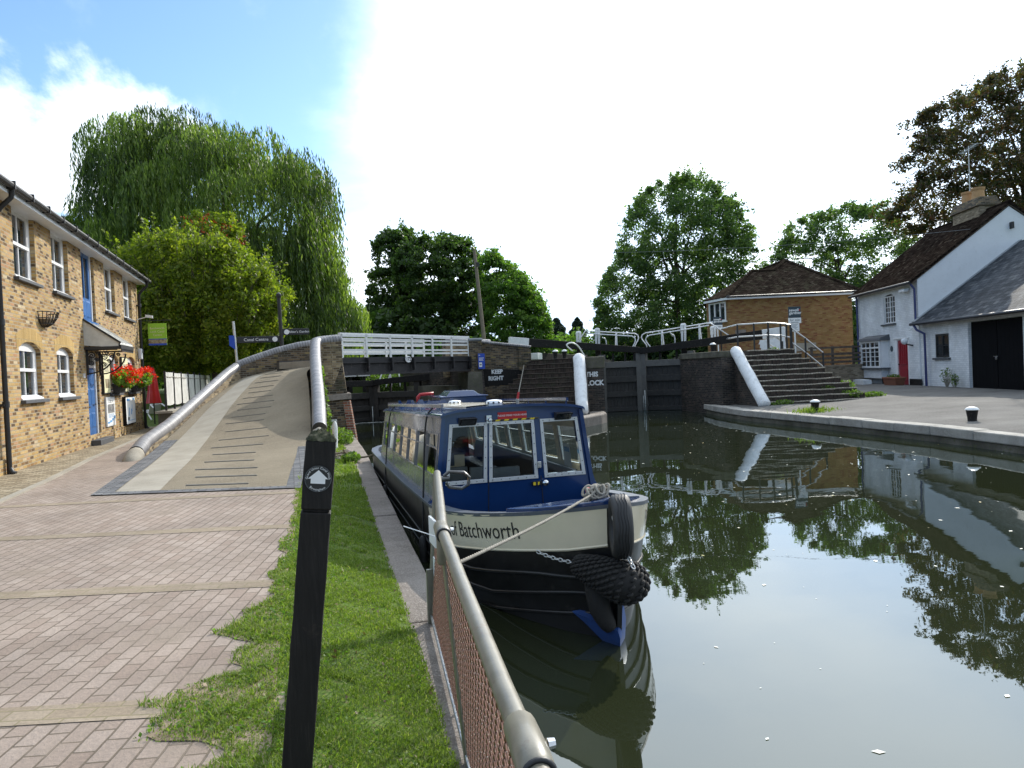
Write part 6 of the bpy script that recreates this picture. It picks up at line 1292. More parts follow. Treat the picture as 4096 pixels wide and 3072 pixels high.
# handrails and paddle gear on the leaves
def gate_rails(label, m_, h_, stations, zr0, zr1, tend, tslope, posts):
    t = thing('gate_handrail', label, 'handrail', (0, 0, 0), 0, 'white handrails on the lock gates'); d = h_-m_; up_ = Vector((d.y, -d.x, 0)).normalized(); up_ = up_ if up_.y > 0 else -up_
    def P(s_, z, o=.3): return m_+d*s_+up_*o+Vector((0, 0, z))
    for dz, e, o in ((0, 0, .34), (-.13, .1, .22)):
        z0, z1 = zr0+dz, zr1+dz
        mb = MB(); s0 = .02+e; path = [P(s0+.06, z0-.75, o), P(s0+.06, z0-.62, o), P(s0-.02+.0, z0-.35, o), P(s0-.04, z0-.22, o), P(s0-.02, z0-.1, o), P(s0+.05, z0-.015, o), P(s0+.14, z0, o), P(tend, z1, o)]
        if dz == 0: path += [P(tend+.02, z1-.02, o), P(tslope, z1-.85, o)]
        mb.tube(path, .028, 8); mb.build('rail', 'white_clean', t, smooth=True)
    for s_ in posts:
        for o in (.22, .34): mb = MB(); z = zr0+(zr1-zr0)*s_/tend; mb.cyl(P(s_+(.03 if o > .3 else 0), z-.95, o), P(s_, z-.01, o), .03, .028, 8); mb.build('rail_post', 'white_clean', t, smooth='auto')
    return P
PL = gate_rails('white tubular handrail with an S-bend on the left leaf of the lock gates', Mh, Lh, None, 3.16, 3.36, 1.3, 1.62, (.55,))
PR = gate_rails('white tubular handrail with an S-bend on the right leaf of the lock gates', Mh, Rh, None, 3.16, 3.42, 1.3, 1.75, (.4, 1.12))
def paddle(label, p, h_=1.15, z0=2.3):
    t = thing('paddle_gear', label, 'paddle gear', (p.x, p.y, z0), R(-25), 'white-cased paddle gear posts')
    mb = MB(); mb.box(-.13, .13, -.1, .1, -.3, h_*.62); mb.build('post', 'black_matt', t, bevel=.02)
    mb = MB(); mb.T = Matrix.Diagonal((.62, .8, .95, 1)); mb.hexa([(-.19, -.15, h_*.3), (-.05, -.15, h_*.3), (-.05, .1, h_*.3), (-.19, .1, h_*.3)], [(-.21, -.17, h_), (.0, -.17, h_), (.0, .12, h_), (-.21, .12, h_)]); mb.hexa([(.02, -.16, h_*.3), (.17, -.16, h_*.3), (.17, .1, h_*.3), (.02, .1, h_*.3)], [(.02, -.18, h_), (.22, -.18, h_), (.22, .12, h_), (.02, .12, h_)]); mb.hexa([(-.21, -.18, h_+.002), (.22, -.18, h_+.002), (.22, .12, h_+.002), (-.21, .12, h_+.002)], [(-.15, -.12, h_+.09), (.16, -.12, h_+.09), (.16, .08, h_+.09), (-.15, .08, h_+.09)]); mb.build('white_case', 'white', t, bevel=.012)
paddle('white-cased paddle gear post over the left hinge of the lock gates', PL(1.0, 0, .45)); paddle('white-cased paddle gear post at the far left of the lock gates', PL(1.42, 0, .9), 1.05); paddle('white-cased paddle gear post on the right leaf of the lock gates', PR(.8, 0, .4))
paddle('white-cased paddle gear post behind the slanting handrail end on the right', PR(1.28, 0, 1.1), .95)
for s_, z in ((.82, 2.45),):
    for PP, lab in ((PL, 'left'), (PR, 'right')): mb = MB(); a = PP(.78 if PP is PL else .62, 2.4, .5); mb.tube([a, a+Vector((0, 0, .4)), a+Vector((-.05, 0, .55)), a+Vector((-.2, 0, .62))], .03, 8); tag(mb.build('grab_hoop', 'white_clean', smooth=True), 'short bent white grab rail on the '+lab+' lock gate leaf', 'handrail')
beam('low black beam with a white end behind the island parapet', Vector((15.6, 38.2, 0)), Vector((13.0, 35.2, 0)), 3.3, 2.12, 2.2, .26, .3, .6)
bollard((11.3, 31.1, 2.0), 'white-capped bollard on the island between the locks, the left of two', .8); bollard((11.75, 31.15, 2.0), 'white-capped bollard on the island between the locks, the right of two', .8); bollard((17.85, 28.9, 2.0), 'white-capped bollard on top of the right lock wall', .85)
mb = MB(); mb.tube(resample([(12.3, 31.6, 2.35), (12.0, 31.5, 2.62), (12.25, 31.5, 2.72), (12.6, 31.6, 2.55), (12.95, 31.7, 2.05)], 18), .035, 8); tag(mb.build('hooped_rail', 'white_clean', smooth=True), 'bent white hoop rail beside the island bollards', 'handrail')
# left lock gates under the bridge
M2, R2, L2 = Vector((4.0, 38.0, 0)), Vector((6.1, 36.8, 0)), Vector((1.9, 36.9, 0))
rl2 = [(.5, .8), (-.1, .15), (-.62, -.45)]
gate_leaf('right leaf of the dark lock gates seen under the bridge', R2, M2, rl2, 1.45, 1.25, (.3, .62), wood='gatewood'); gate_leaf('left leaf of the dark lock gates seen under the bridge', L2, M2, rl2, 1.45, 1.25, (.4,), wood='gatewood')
beam('black balance beam rising to the right under the bridge girder', M2, R2, 3.2, 1.28, 1.62, .28, .36, .05); beam('black balance beam running left behind the near bridge abutment', M2, L2, 3.0, 1.25, 1.35, .28, .36, .8)
mb = MB(); mb.cyl(M2+Vector((-.1, -.25, .1)), M2+Vector((-.12, -.4, -.62)), .015, .03, 6); tag(mb.build('water_leak', 'jet', smooth=True), 'thin white water leak below the gates under the bridge', 'water leak')
for x, y, lab in ((2.95, 38.6, 'left'), (3.7, 39.4, 'middle')): t = thing('white_paddle_box', 'white paddle box glimpsed under the bridge, the %s one' % lab, 'paddle box', (x, y, 1.0)); mb = MB(); mb.hexa([(-.3, -.2, .62), (.3, -.2, .62), (.3, .2, .62), (-.3, .2, .62)], [(-.34, -.24, 1.05), (.34, -.24, 1.05), (.34, .24, 1.05), (-.34, .24, 1.05)]); mb.build('box_body', 'white', t, bevel=.02); mb = MB(); mb.box(-.08, .08, -.08, .08, -.2, .618); mb.build('stand', 'black_matt', t)
for k, x in enumerate((4.3, 4.75)): mb = MB(); y = 38.9; mb.tube(resample([(x, y, 1.0), (x+.3, y, 1.75), (x+.55, y, 1.9), (x+.7, y, 1.7), (x+.75, y, 1.0)], 16), .035, 8); tag(mb.build('hooped_rail', 'white_clean', smooth=True), 'white hooped rail under the bridge, the %s one' % ('left', 'right')[k], 'handrail', 'white hooped rails under the bridge')
weed('lockside_bush', 'sunlit leafy bush on the lock side under the bridge', (7.1, 38.6, 1.0), (.9, .7, .75), 1600, .13, .07, cat='bush'); weed('lockside_bush', 'low dark green bush behind the gates under the bridge', (4.9, 40, .8), (1.3, .7, .6), 1600, .12, .07, cat='bush')
# splashing water under the gate
mb = MB()
for k in range(150): x, y = 3.6+1.4*random.gauss(0, .5), 36.4+.5*random.gauss(0, .5); r_ = .02+.05*random.random(); mb.face((x-r_*2, y, WZ+.01), (x, y-r_*.5, WZ+.012), (x+r_*2, y, WZ+.01), (x, y+r_*.5, WZ+.012))
stuff(mb.build('water_foam', 'jet'), 'white foam on the water below the gates under the bridge', 'foam')
# utility pole
t = thing('utility_pole', 'tall leaning timber utility pole behind the bridge', 'pole', (11.35, 43.6, 1.2))
mb = MB(); mb.cyl((0.12, 0, 0), (-.36, .1, 7.7), .13, .095, 10); mb.build('pole_shaft', 'polewood', t, smooth='auto'); mb = MB(); mb.box(-.3, -.12, -.1, .0, 6.7, 6.95); mb.build('junction_box', 'darkmetal', t)
# railing above the curved steps and handrails beside them
def rail_run(name, label, pts, h1, h2, m_rail, m_post, r_=.032, extra=()):
    t = thing(name, label, 'railing')
    for hh in (h1, h2): mb = MB(); mb.tube([(x, y, z+hh) for x, y, z in pts], r_, 8); mb.build('rail', m_rail, t, smooth='auto')
    for x, y, z in pts+list(extra): mb = MB(); mb.cyl((x, y, z-.05), (x, y, z+h1+.01), .038, .038, 8); mb.build('post', m_post, t, smooth='auto')
    return t
rail_run('step_railing', 'two-bar steel railing on black posts along the top of the curved steps', [(19.6, 31.0, 2.0), (18.35, 27.75, 2.0), (18.85, 27.3, 2.0), (19.3, 26.95, 2.0), (19.72, 26.7, 1.95), (19.93, 26.6, 1.9), (20.05, 26.5, 1.86)], 1.12, .6, 'galv', 'black')
rail_run('stair_handrail', 'sloping steel handrail running down to the right of the curved steps', [(20.1, 26.5, 1.83), (20.65, 26.35, 1.38), (21.3, 26.1, .75)], 1.02, .42, 'galv', 'black')
rail_run('stair_handrail', 'short steel handrail glimpsed behind the white beam end', [(20.3, 28.4, 1.9), (20.9, 28.2, 1.45)], .9, .4, 'galv', 'black')
for i_, (c, rd, n_) in enumerate((((18.1, 24.5, -.22), (.5, .3, .14), 400), ((20.9, 24.1, .0), (.5, .3, .16), 300), ((21.4, 25.0, .3), (.35, .5, .2), 350), ((20.2, 24.6, .25), (.4, .25, .14), 220), ((21.9, 24.2, -.05), (.7, .45, .12), 420), ((19.3, 26.6, 1.85), (.25, .15, .15), 90))):
    weed('step_weeds', 'green weeds growing on the brick steps '+('beside the foot of the white coping', 'at the right of the lowest treads', 'at the right end of the middle treads', 'in the middle of the lower treads', 'on the tarmac at the right-hand foot', 'near the top below the railing')[i_], c, rd, n_, .1, .06, group='weeds on the curved brick steps')
# ================================================================== RIGHT BANK BUILDINGS
CT = thing('white_cottage', 'white painted canal cottage with brown tiled roof, red door and slate-roofed garage wing', 'cottage', P0, R(-111))
Z0 = -.25
mb = MB(); OPM = [(3.42, 4.78, 3.08, 4.58), (4.62, 6.16, -.05, 2.26)]
wall_grid(mb, 0, 7.25, Z0, 5.0, OPM, .1); mb.build('front_wall', 'whitebrick', CT)
mb = MB(); mb.face((7.25, 0, Z0), (7.25, 8.4, Z0), (7.25, 8.4, 5.0), (7.25, 4.2, 8.15), (7.25, 0, 5.0)); mb.face((0, 0, Z0), (0, 0, 5.0), (0, 4.2, 8.15), (0, 8.4, 5.0), (0, 8.4, Z0)); mb.face((0, 8.4, Z0), (0, 8.4, 5), (7.25, 8.4, 5), (7.25, 8.4, Z0)); mb.build('gable_wall', 'render', CT)
mb = MB(); T_ = .09
mb.ext([(-.28, -.3, 4.83), (7.33, -.3, 4.83), (7.33, 4.2, 8.25), (-.28, 4.2, 8.25)], (0, -.06, T_)); mb.ext([(-.28, 4.2, 8.25), (7.33, 4.2, 8.25), (7.33, 8.7, 4.83), (-.28, 8.7, 4.83)], (0, .06, T_)); RF = mb.build('roof', 'tile', CT)
mb = MB(); mb.tube([(-.28, 4.2, 8.33), (7.36, 4.2, 8.33)], .11, 8); mb.build('ridge_tiles', 'tile', RF, smooth='auto')
mb = MB(); mb.bar((7.27, -.3, 4.84), (7.27, 4.2, 8.27), .05, .12); mb.bar((7.27, 8.7, 4.84), (7.27, 4.2, 8.27), .05, .12); mb.build('verge_board', 'timber', RF)
mb = MB(); mb.box(3.1, 5.55, 3.75, 4.65, 7.7, 8.55); mb.build('chimney', 'buffwall', RF); 
mb = MB(); mb.hexa([(2.98, 3.63, 8.552), (5.67, 3.63, 8.552), (5.67, 4.77, 8.552), (2.98, 4.77, 8.552)], [(3.12, 3.77, 9.02), (5.53, 3.77, 9.02), (5.53, 4.63, 9.02), (3.12, 4.63, 9.02)]); mb.build('chimney_cap', 'oldbrick', RF, bevel=.04)
for x in (3.75, 4.7):
    mb = MB(); mb.lathe([(.3, 9.0), (.27, 9.45), (.31, 9.5), (.31, 9.6), (.25, 9.6)], (x, 4.2, 0), 14); mb.build('chimney_pot', 'chimneypot', RF, smooth='auto')
mb = MB(); mb.cyl((3.95, 4.2, 8.9), (3.95, 4.2, 11.9), .025, .02, 6); mb.bar((3.2, 4.2, 11.7), (4.8, 4.2, 11.8), .02, .02)
for k in range(8): mb.bar((3.3+k*.2, 4.0, 11.71+k*.012), (3.3+k*.2, 4.4, 11.71+k*.012), .012, .012)
mb.build('aerial', 'galv', RF)
def lattice(nm, x0, x1, z0, z1, y, lights, cols, rows_, frame=.06, bar_=.025, m='white_clean', par=None, glass='glass'):
    """timber window: outer frame, one casement per light, glazing bars; pane behind"""
    mb = MB(); d = .06
    mb.box(x0, x0+frame, y-d/2, y+d/2, z0, z1); mb.box(x1-frame, x1, y-d/2, y+d/2, z0, z1); mb.box(x0+frame, x1-frame, y-d/2, y+d/2, z0, z0+frame); mb.box(x0+frame, x1-frame, y-d/2, y+d/2, z1-frame, z1)
    W_ = (x1-x0-2*frame)/lights
    for i in range(lights):
        a, b = x0+frame+W_*i, x0+frame+W_*(i+1)
        if i: mb.box(a-.04, a+.04, y-d/2+.003, y+d/2-.003, z0+frame, z1-frame)
        for c in range(1, cols): xx = a+(b-a)*c/cols; mb.box(xx-bar_/2, xx+bar_/2, y-.02, y+.012, z0+frame, z1-frame)
        for r_ in range(1, rows_): zz = z0+frame+(z1-z0-2*frame)*r_/rows_; mb.box(a+.001, b-.001, y-.018, y+.01, zz-bar_/2, zz+bar_/2)
    F_ = mb.build(nm, m, par or CT); mb = MB(); mb.face((x0+frame, y+.014, z0+frame), (x1-frame, y+.014, z0+frame), (x1-frame, y+.014, z1-frame), (x0+frame, y+.014, z1-frame)); mb.build('pane', glass, F_); return F_
F_ = lattice('window', 3.45, 4.75, 3.1, 4.5, .06, 2, 2, 5); mb = MB(); mb.box(3.15, 4.85, -.08, .06, 3.0, 3.075); mb.build('sill', 'slatepaint', F_)
mb = MB(); arch_fill(mb, 3.42, 4.78, 4.46, .12, .003, .08); mb.build('arched_head', 'render', CT)
F_ = lattice('bay_window', 1.35, 3.8, .85, 2.26, -.42, 2, 2, 5, .09, .03); mb = MB(); mb.box(1.35, 3.8, -.47, -.385, 1.86, 1.93); mb.build('transom', 'white_clean', F_)
for x0, x1 in ((1.3, 1.36), (3.79, 3.85)): mb = MB(); mb.box(x0, x1, -.38, -.0, .85, 2.26); mb.build('bay_cheek', 'white_clean', F_)
mb = MB(); mb.box(1.12, 4.03, -.52, -.0, .77, .845); mb.build('sill', 'slatepaint', F_); mb = MB(); mb.hexa([(1.05, -.55, 2.265), (4.08, -.55, 2.265), (4.08, -.0, 2.265), (1.05, -.0, 2.265)], [(1.12, -.48, 2.4), (4.0, -.48, 2.4), (4.0, -.0, 2.56), (1.12, -.0, 2.56)]); mb.build('bay_roof', 'slatepaint', F_)
mb = MB(); mb.box(1.4, 3.75, -.36, -.01, .3, .77); mb.build('bay_base', 'whitebrick', CT)
mb = MB(); mb.box(4.86, 6.02, .05, .1, -.02, 2.2); D_ = mb.build('front_door', 'reddoor', CT)
lattice('glazed_panel', 5.08, 5.82, 1.0, 2.08, .045, 1, 3, 3, .035, .022, 'reddoor', D_); mb = MB(); mb.box(5.1, 5.8, .03, .052, .2, .82); mb.build('door_panel', 'reddoor', D_, bevel=.012)
mb = MB(); mb.cyl((4.97, .05, 1.0), (4.97, -.02, 1.0), .025); mb.build('handle', 'darkmetal', D_)
mb = MB(); mb.box(4.62, 4.855, .0, .12, -.05, 2.26); mb.box(6.025, 6.16, .0, .12, -.05, 2.26); mb.box(4.855, 6.025, .0, .12, 2.205, 2.26); mb.box(4.5, 6.26, -.05, -.003, 2.262, 2.32); mb.build('door_frame', 'white_clean', CT)
mb = MB(); mb.box(3.0, 4.6, -.03, -.003, Z0, .3); mb.box(6.18, 7.4, -.03, -.003, Z0, .3); mb.build('black_plinth', 'black_matt', CT)
mb = MB(); mb.ext([(4.24+.15*math.cos(q), -.02, 1.8+.15*math.sin(q)) for q in np.linspace(0, 2*math.pi, 21)[:-1]], (0, .017, 0)); mb.build('house_number', 'signslate', CT)
mb = MB(); mb.bar((6.6, 0, 1.9), (6.6, -.22, 1.95), .06, .06); mb.bar((6.6, -.2, 1.95), (6.45, -.3, 2.0), .04, .04); L_ = mb.build('wall_lamp', 'darkmetal', CT); mb = MB(); mb.lathe([(.0, -.16), (.09, -.14), (.155, -.05), (.165, .03), (.12, .12), (.0, .165)], (6.4, -.3, 2.12), 14); mb.build('globe', 'plastic', L_, smooth=True)
mb = MB(); mb.bar((7.3, 0, 2.62), (7.0, -.35, 2.62), .02, .02); mb.bar((7.3, -.0, 2.85), (7.0, -.3, 2.62), .02, .02); mb.build('wall_bracket', 'galv', CT)
mb = MB(); mb.hexa([(5.9, -.3, 4.5), (6.5, -.3, 4.5), (6.5, -.1, 4.5), (5.9, -.1, 4.5)], [(5.9, -.3, 4.62), (6.5, -.3, 4.62), (6.5, -.0, 4.66), (5.9, -.0, 4.66)]); mb.build('flood_lamp', 'plastic', CT, bevel=.02)
def cpipe(x, pts): mb = MB(); mb.tube(pts, .055, 8); mb.build('drainpipe', 'navy', CT, smooth='auto')
cpipe(0, [(.12, -.12, 5.0), (.12, -.1, 0)]); cpipe(0, [(7.15, -.28, 4.8), (7.15, -.1, 4.55), (7.18, -.1, 3.0)]); cpipe(0, [(7.5, -.35, 2.85), (7.7, -.3, 2.6), (8.05, -.12, 2.4), (8.05, -.1, 0)])
mb = MB(); mb.tube([(-.3, -.38, 4.85), (7.3, -.38, 4.85)], .07, 8); mb.build('gutter', 'black', CT, smooth='auto')
mb = MB(); mb.hexa([(-.35, .02, Z0), (-.02, .02, Z0), (-.02, 1.2, Z0), (-.35, 1.2, Z0)], [(-.35, .02, 2.1), (-.02, .02, 2.65), (-.02, 1.2, 2.65), (-.35, 1.2, 2.1)]); mb.build('side_buttress', 'render', CT)
# garage wing
mb = MB(); wall_grid(mb, 7.251, 20, Z0, 2.95, [(8.66, 9.88, 1.28, 2.34), (11.45, 15.2, Z0, 2.72)], .18); mb.v = [(x, y+.06, z) for x, y, z in mb.v]; mb.build('wing_wall', 'whitebrick', CT)
mb = MB(); mb.face((20, .06, Z0), (20, 9, Z0), (20, 9, 2.95), (20, 4.6, 6.2), (20, .06, 2.95)); mb.build('wing_gable', 'render', CT)
F_ = lattice('dark_window', 8.68, 9.86, 1.3, 2.32, .1, 2, 1, 2, .07, .03, 'black'); mb = MB(); mb.box(8.55, 10.0, -.04, .1, 1.19, 1.275); mb.build('sill', 'slatepaint', F_)
for a, b in ((11.47, 13.3), (13.34, 15.18)):
    mb = MB(); 
    for i in range(7): x0, x1 = a+(b-a)*i/7+.004, a+(b-a)*(i+1)/7-.004; mb.box(x0, x1, .18, .22, -.12, 2.7)
    for z in (.3, 1.35, 2.4): mb.box(a+.02, b-.02, .22, .26, z, z+.14)
    D_ = mb.build('garage_door', 'garage', CT)
mb = MB(); mb.box(13.1, 13.42, .14, .178, 1.25, 1.29); mb.box(13.28, 13.42, .1, .14, 1.15, 1.27); mb.build('hasp', 'steel', D_)
mb = MB(); mb.ext([(7.27, -.28, 2.86), (20.3, -.28, 2.86), (20.3, 4.6, 6.42), (7.27, 4.6, 6.42)], (0, -.05, .08)); mb.ext([(7.27, 4.6, 6.42), (20.3, 4.6, 6.42), (20.3, 9.3, 2.9), (7.27, 9.3, 2.9)], (0, .05, .08)); RW = mb.build('wing_roof', 'slate', CT)
mb = MB(); mb.bar((7.32, -.28, 2.98), (7.32, 4.6, 6.54), .3, .05); mb.build('lead_flashing', 'greytile', RW)
mb = MB(); mb.tube([(7.2, -.36, 2.88), (20, -.36, 2.88)], .07, 8); mb.build('gutter', 'black', RW, smooth='auto')
t = thing('stone_trough', 'white painted trough planter standing below the cottage bay window', 'planter', P0-wd*2.2-wn_*.75+Vector((0, 0, -.12)), R(-111))
mb = MB(); mb.box(-.72, .72, -.22, .22, .0, .34); mb.box(-.64, .64, -.15, .15, .341, .36); mb.build('trough_body', 'whitestone', t, bevel=.03); mb = MB(); mb.box(-.6, -.4, -.15, .15, -.1, -.002); mb.box(.4, .6, -.15, .15, -.1, -.002); mb.build('feet', 'stonedark', t)
t = thing('terracotta_planter', 'terracotta trough planter standing on the ground right of the red cottage door', 'planter', P0-wd*5.8-wn_*.6+Vector((0, 0, -.1)), R(-111))
mb = MB(); mb.hexa([(-.65, -.18, 0), (.65, -.18, 0), (.65, .18, 0), (-.65, .18, 0)], [(-.75, -.24, .42), (.75, -.24, .42), (.75, .24, .42), (-.75, .24, .42)]); mb.box(-.78, .78, -.27, .27, .421, .5); mb.build('planter_body', 'terracotta', t, bevel=.02); quads_obj('plants', leaf_quads(blob_leaves(160, (0, 0, .55), (.65, .2, .1), 0, 0), .1, .05), ['weedleaf'], t)
for s_, lab, rr in ((10.2, 'dry grey-green plant against the white wall left of the garage doors', .4), (10.9, 'smaller dry plant at the foot of the wall beside the garage doors', .28)):
    t = thing('wall_plant', lab, 'plant', P0-wd*s_-wn_*.25+Vector((0, 0, -.1)), 0, 'dry plants by the garage'); mb = MB()
    for k in range(26): a = random.random()*6.28; r_ = rr*random.random(); mb.tube([(0, 0, 0), (r_*.5*math.cos(a), r_*.5*math.sin(a), rr*1.1), (r_*math.cos(a), r_*math.sin(a), rr*(1.5+.9*random.random()))], [.014, .01, .004], 4)
    mb.build('stems', 'rope', t); quads_obj('leaves', leaf_quads(blob_leaves(130, (0, 0, rr*1.5), (rr*.7, rr*.5, rr*.9), 0, 0), .09, .04), ['weedleaf'], t)
# ------------------------------------------------------------------ brick office with hipped roof
OF = thing('brick_office', 'orange-buff brick office with a hipped brown tiled roof behind the lock', 'building', (26.1, 40.31, 0), R(-16.55))
mb = MB(); wall_grid(mb, 0, 7.6, .2, 5.4, [], 0); mb.face((7.6, 0, .2), (7.6, 9, .2), (7.6, 9, 5.4), (7.6, 0, 5.4)); mb.build('wall', 'orange', OF)
sd = Vector((-.72, 2.35, 0)); sn = Vector((-2.35, -.72, 0)).normalized()
def sp(u, z, o=0): q = sd*u+sn*o; return (q.x, q.y, z)
mb = MB(); 
for u0_, u1_, z0_, z1_ in ((0, .12, .2, 5.4), (.9, 1.02, .2, 5.4), (.12, .9, .2, 4.1), (.12, .9, 5.3, 5.4)): mb.face(sp(u0_, z0_), sp(u1_, z0_), sp(u1_, z1_), sp(u0_, z1_))
mb.face(sp(1.02, .2), (1.3, 9, .2), (1.3, 9, 5.4), sp(1.02, 5.4)); mb.build('side_wall', 'orange', OF)
mb = MB()
for u0_, u1_, z0_, z1_ in ((.12, .17, 4.1, 5.3), (.85, .9, 4.1, 5.3), (.17, .85, 4.1, 4.18), (.17, .85, 5.22, 5.3), (.36, .4, 4.18, 5.22), (.6, .65, 4.18, 5.22)):
    mb.hexa([sp(u0_, z0_, -.04), sp(u1_, z0_, -.04), sp(u1_, z0_, .03), sp(u0_, z0_, .03)], [sp(u0_, z1_, -.04), sp(u1_, z1_, -.04), sp(u1_, z1_, .03), sp(u0_, z1_, .03)])
mb.hexa([sp(.08, 4.02, 0), sp(.95, 4.02, 0), sp(.95, 4.02, .12), sp(.08, 4.02, .12)], [sp(.08, 4.095, 0), sp(.95, 4.095, 0), sp(.95, 4.095, .12), sp(.08, 4.095, .12)]); F_ = mb.build('window', 'white_clean', OF)
mb = MB(); mb.face(sp(.17, 4.18, -.01), sp(.85, 4.18, -.01), sp(.85, 5.22, -.01), sp(.17, 5.22, -.01)); mb.build('pane', 'glass', F_)
eC, eR, P_, Q_, R_ = (-.2, -.4, 5.5), (8.05, -.4, 5.5), (4.9, 3.58, 8.08), (3.74, 2.38, 7.3), (2.24, 2.38, 7.3); BLk = (-.98, 2.1, 5.5); P2 = (4.9, 8, 8.08)
mb = MB(); mb.face(eC, eR, P_, Q_, R_); mb.face(eC, R_, BLk); mb.face(R_, Q_, (2.3, 4.4, 6.0), BLk); mb.face(Q_, P_, P2, (2.0, 9, 6.2), (2.3, 4.4, 6.0)); mb.face(eR, (8.05, 12, 5.5), P2, P_); mb.face(BLk, (2.3, 4.4, 6.0), (2.0, 9, 6.2), (.9, 9, 5.5)); RF = mb.build('roof', 'tile2', OF)
for a, b in ((eC, R_), (R_, Q_), (Q_, P_), (P_, eR), (P_, P2)): mb = MB(); mb.tube([Vector(a)+Vector((0, 0, .03)), Vector(b)+Vector((0, 0, .03))], .1, 8); mb.build('hip_tiles', 'tile2', RF, smooth='auto')
mb = MB(); mb.box(-.2, 8.05, -.42, -.38, 5.34, 5.47); q0, q1 = Vector(eC), Vector(BLk); mb.bar(q0+Vector((0, 0, -.1)), q1+Vector((0, 0, -.1)), .04, .13); mb.build('fascia', 'plastic', RF)
mb = MB(); mb.tube([(-.25, -.48, 5.5), (8.1, -.48, 5.5)], .06, 8); mb.build('gutter', 'black', RF, smooth='auto'); mb = MB(); mb.face((-.2, -.4, 5.35), (8.05, -.4, 5.35), (8.05, 0, 5.35), (-.2, 0, 5.35)); mb.build('soffit', 'plastic', RF)
mb = MB(); P_ = [(1.85, 2.05), (1.9, 2.3), (1.82, 2.32), (1.86, 2.52), (1.75, 2.54), (1.84, 2.75), (1.8, 2.78), (3.4, 2.95), (3.45, 1.9), (2.4, 1.9), (2.3, 1.98), (2.1, 2.0)]; mb.face(*[(x, -.006, z) for x, z in P_]); mb.build('white_paint_patch', 'whitestone', OF)
mb = MB(); mb.box(.35, 1.0, -.03, -.002, 3.2, 3.48); mb.build('plaque', 'stone', OF); mb = MB(); mb.box(3.9, 5.3, -.02, -.003, 2.0, 2.5); mb.build('rendered_patch', 'concrete', OF)
# ------------------------------------------------------------------ agent's boards, timber fence, garden wall
def board(label, loc, rz_, s_=1.0, paper=True, post=1.4):
    t = thing('sale_board', label, 'sign', loc, rz_, 'for-sale boards')
    mb = MB(); mb.box(-.03, .03, -.02, .02, -post, .1); mb.build('post', 'white', t)
    mb = MB(); mb.box(-.27*s_, .27*s_, -.05, -.022, .24*s_, .73*s_); B_ = mb.build('dark_board', 'signslate', t); mb = MB(); put_text(mb, 'sewell', .17*s_, (-.24*s_, -.053, .575*s_), (1, 0, 0), (0, 0, 1), 'LEFT', .004); put_text(mb, 'gardner', .17*s_, (-.24*s_, -.053, .45*s_), (1, 0, 0), (0, 0, 1), 'LEFT', .004); mb.build('lettering', 'paper', B_)
    mb = MB(); mb.face((.19*s_, -.053, .535*s_), (.24*s_, -.053, .535*s_), (.24*s_, -.053, .6*s_), (.19*s_, -.053, .6*s_)); mb.build('red_mark', 'red', B_)
    mb = MB(); mb.box(-.28*s_, .28*s_, -.052, -.022, .0, .236*s_); W_ = mb.build('white_board', 'paper', t); mb = MB(); put_text(mb, 'for sale', .15*s_, (0, -.055, .14*s_), (1, 0, 0), (0, 0, 1)); mb.build('lettering', 'signslate', W_)
    mb = MB(); mb.face((-.16*s_, -.055, .03*s_), (.16*s_, -.055, .03*s_), (.16*s_, -.055, .05*s_), (-.16*s_, -.055, .05*s_)); mb.build('small_print', 'signslate', W_)
    if paper:
        mb = MB(); mb.box(-.2*s_, .19*s_, -.05, -.024, -.36*s_, -.01*s_); S_ = mb.build('notice_sheet', 'paper', t); mb = MB()
        for k in range(7): mb.face((-.16*s_, -.053, -.06*s_-.04*k*s_), ((.14-.05*(k % 3))*s_, -.053, -.06*s_-.04*k*s_), ((.14-.05*(k % 3))*s_, -.053, -.048*s_-.04*k*s_), (-.16*s_, -.053, -.048*s_-.04*k*s_))
        mb.build('small_print', 'signslate', S_)
at33 = Vector((21.45, 28.05, 3.13)); board('tall dark and white for-sale board with a notice, above the curved steps', at33, R(-16.55))
board('smaller dark for-sale board glimpsed behind the white lock gate handrail', (23.2, 37.0, 3.42), R(-16.55), .92, False, 1.5)
t = thing('timber_fence', 'brown post and rail timber fence on the garden wall left of the cottage', 'fence', (27.4, 34.75, 1.1), R(-16.55))
for z, w_ in ((.98, .1), (.62, .13), (.4, .13), (.18, .12)): mb = MB(); mb.box(.0, 3.4, -.05, .0, z-w_/2, z+w_/2); mb.build('rail', 'timber', t)
for x in (0.2, 1.35, 2.5, 3.25): mb = MB(); mb.box(x-.06, x+.06, .002, .1, .0, 1.06); mb.build('post', 'timber', t)
t = thing('garden_wall', 'low buff brick garden wall between the curved steps and the cottage', 'wall', (25.4, 35.15, 0), R(-16.55))
mb = MB(); mb.box(0, 5.75, 0, .3, -.2, 1.02); mb.build('brickwork', 'buffwall', t); mb = MB(); mb.box(-.03, 5.78, -.03, .33, 1.022, 1.12); mb.build('coping', 'buffwall', t)
t = thing('slatted_bench', 'blue slatted bench behind the steel handrail right of the steps', 'bench', (24.6, 33.2, .6), R(-16.55))
for y, z in ((-.1, .62), (.05, .62), (.2, .62)): mb = MB(); mb.box(-.8, .8, y-.06, y+.06, z, z+.04); mb.build('seat_slat', 'blue_door', t)
for z in (.2, .4, ): mb = MB(); mb.box(-.8, .8, -.16, -.12, z, z+.12); mb.build('front_slat', 'blue_door', t)
for x in (-.7, .7): mb = MB(); mb.box(x-.05, x+.05, -.1, .2, -.6, .618); mb.build('leg', 'blue_door', t)
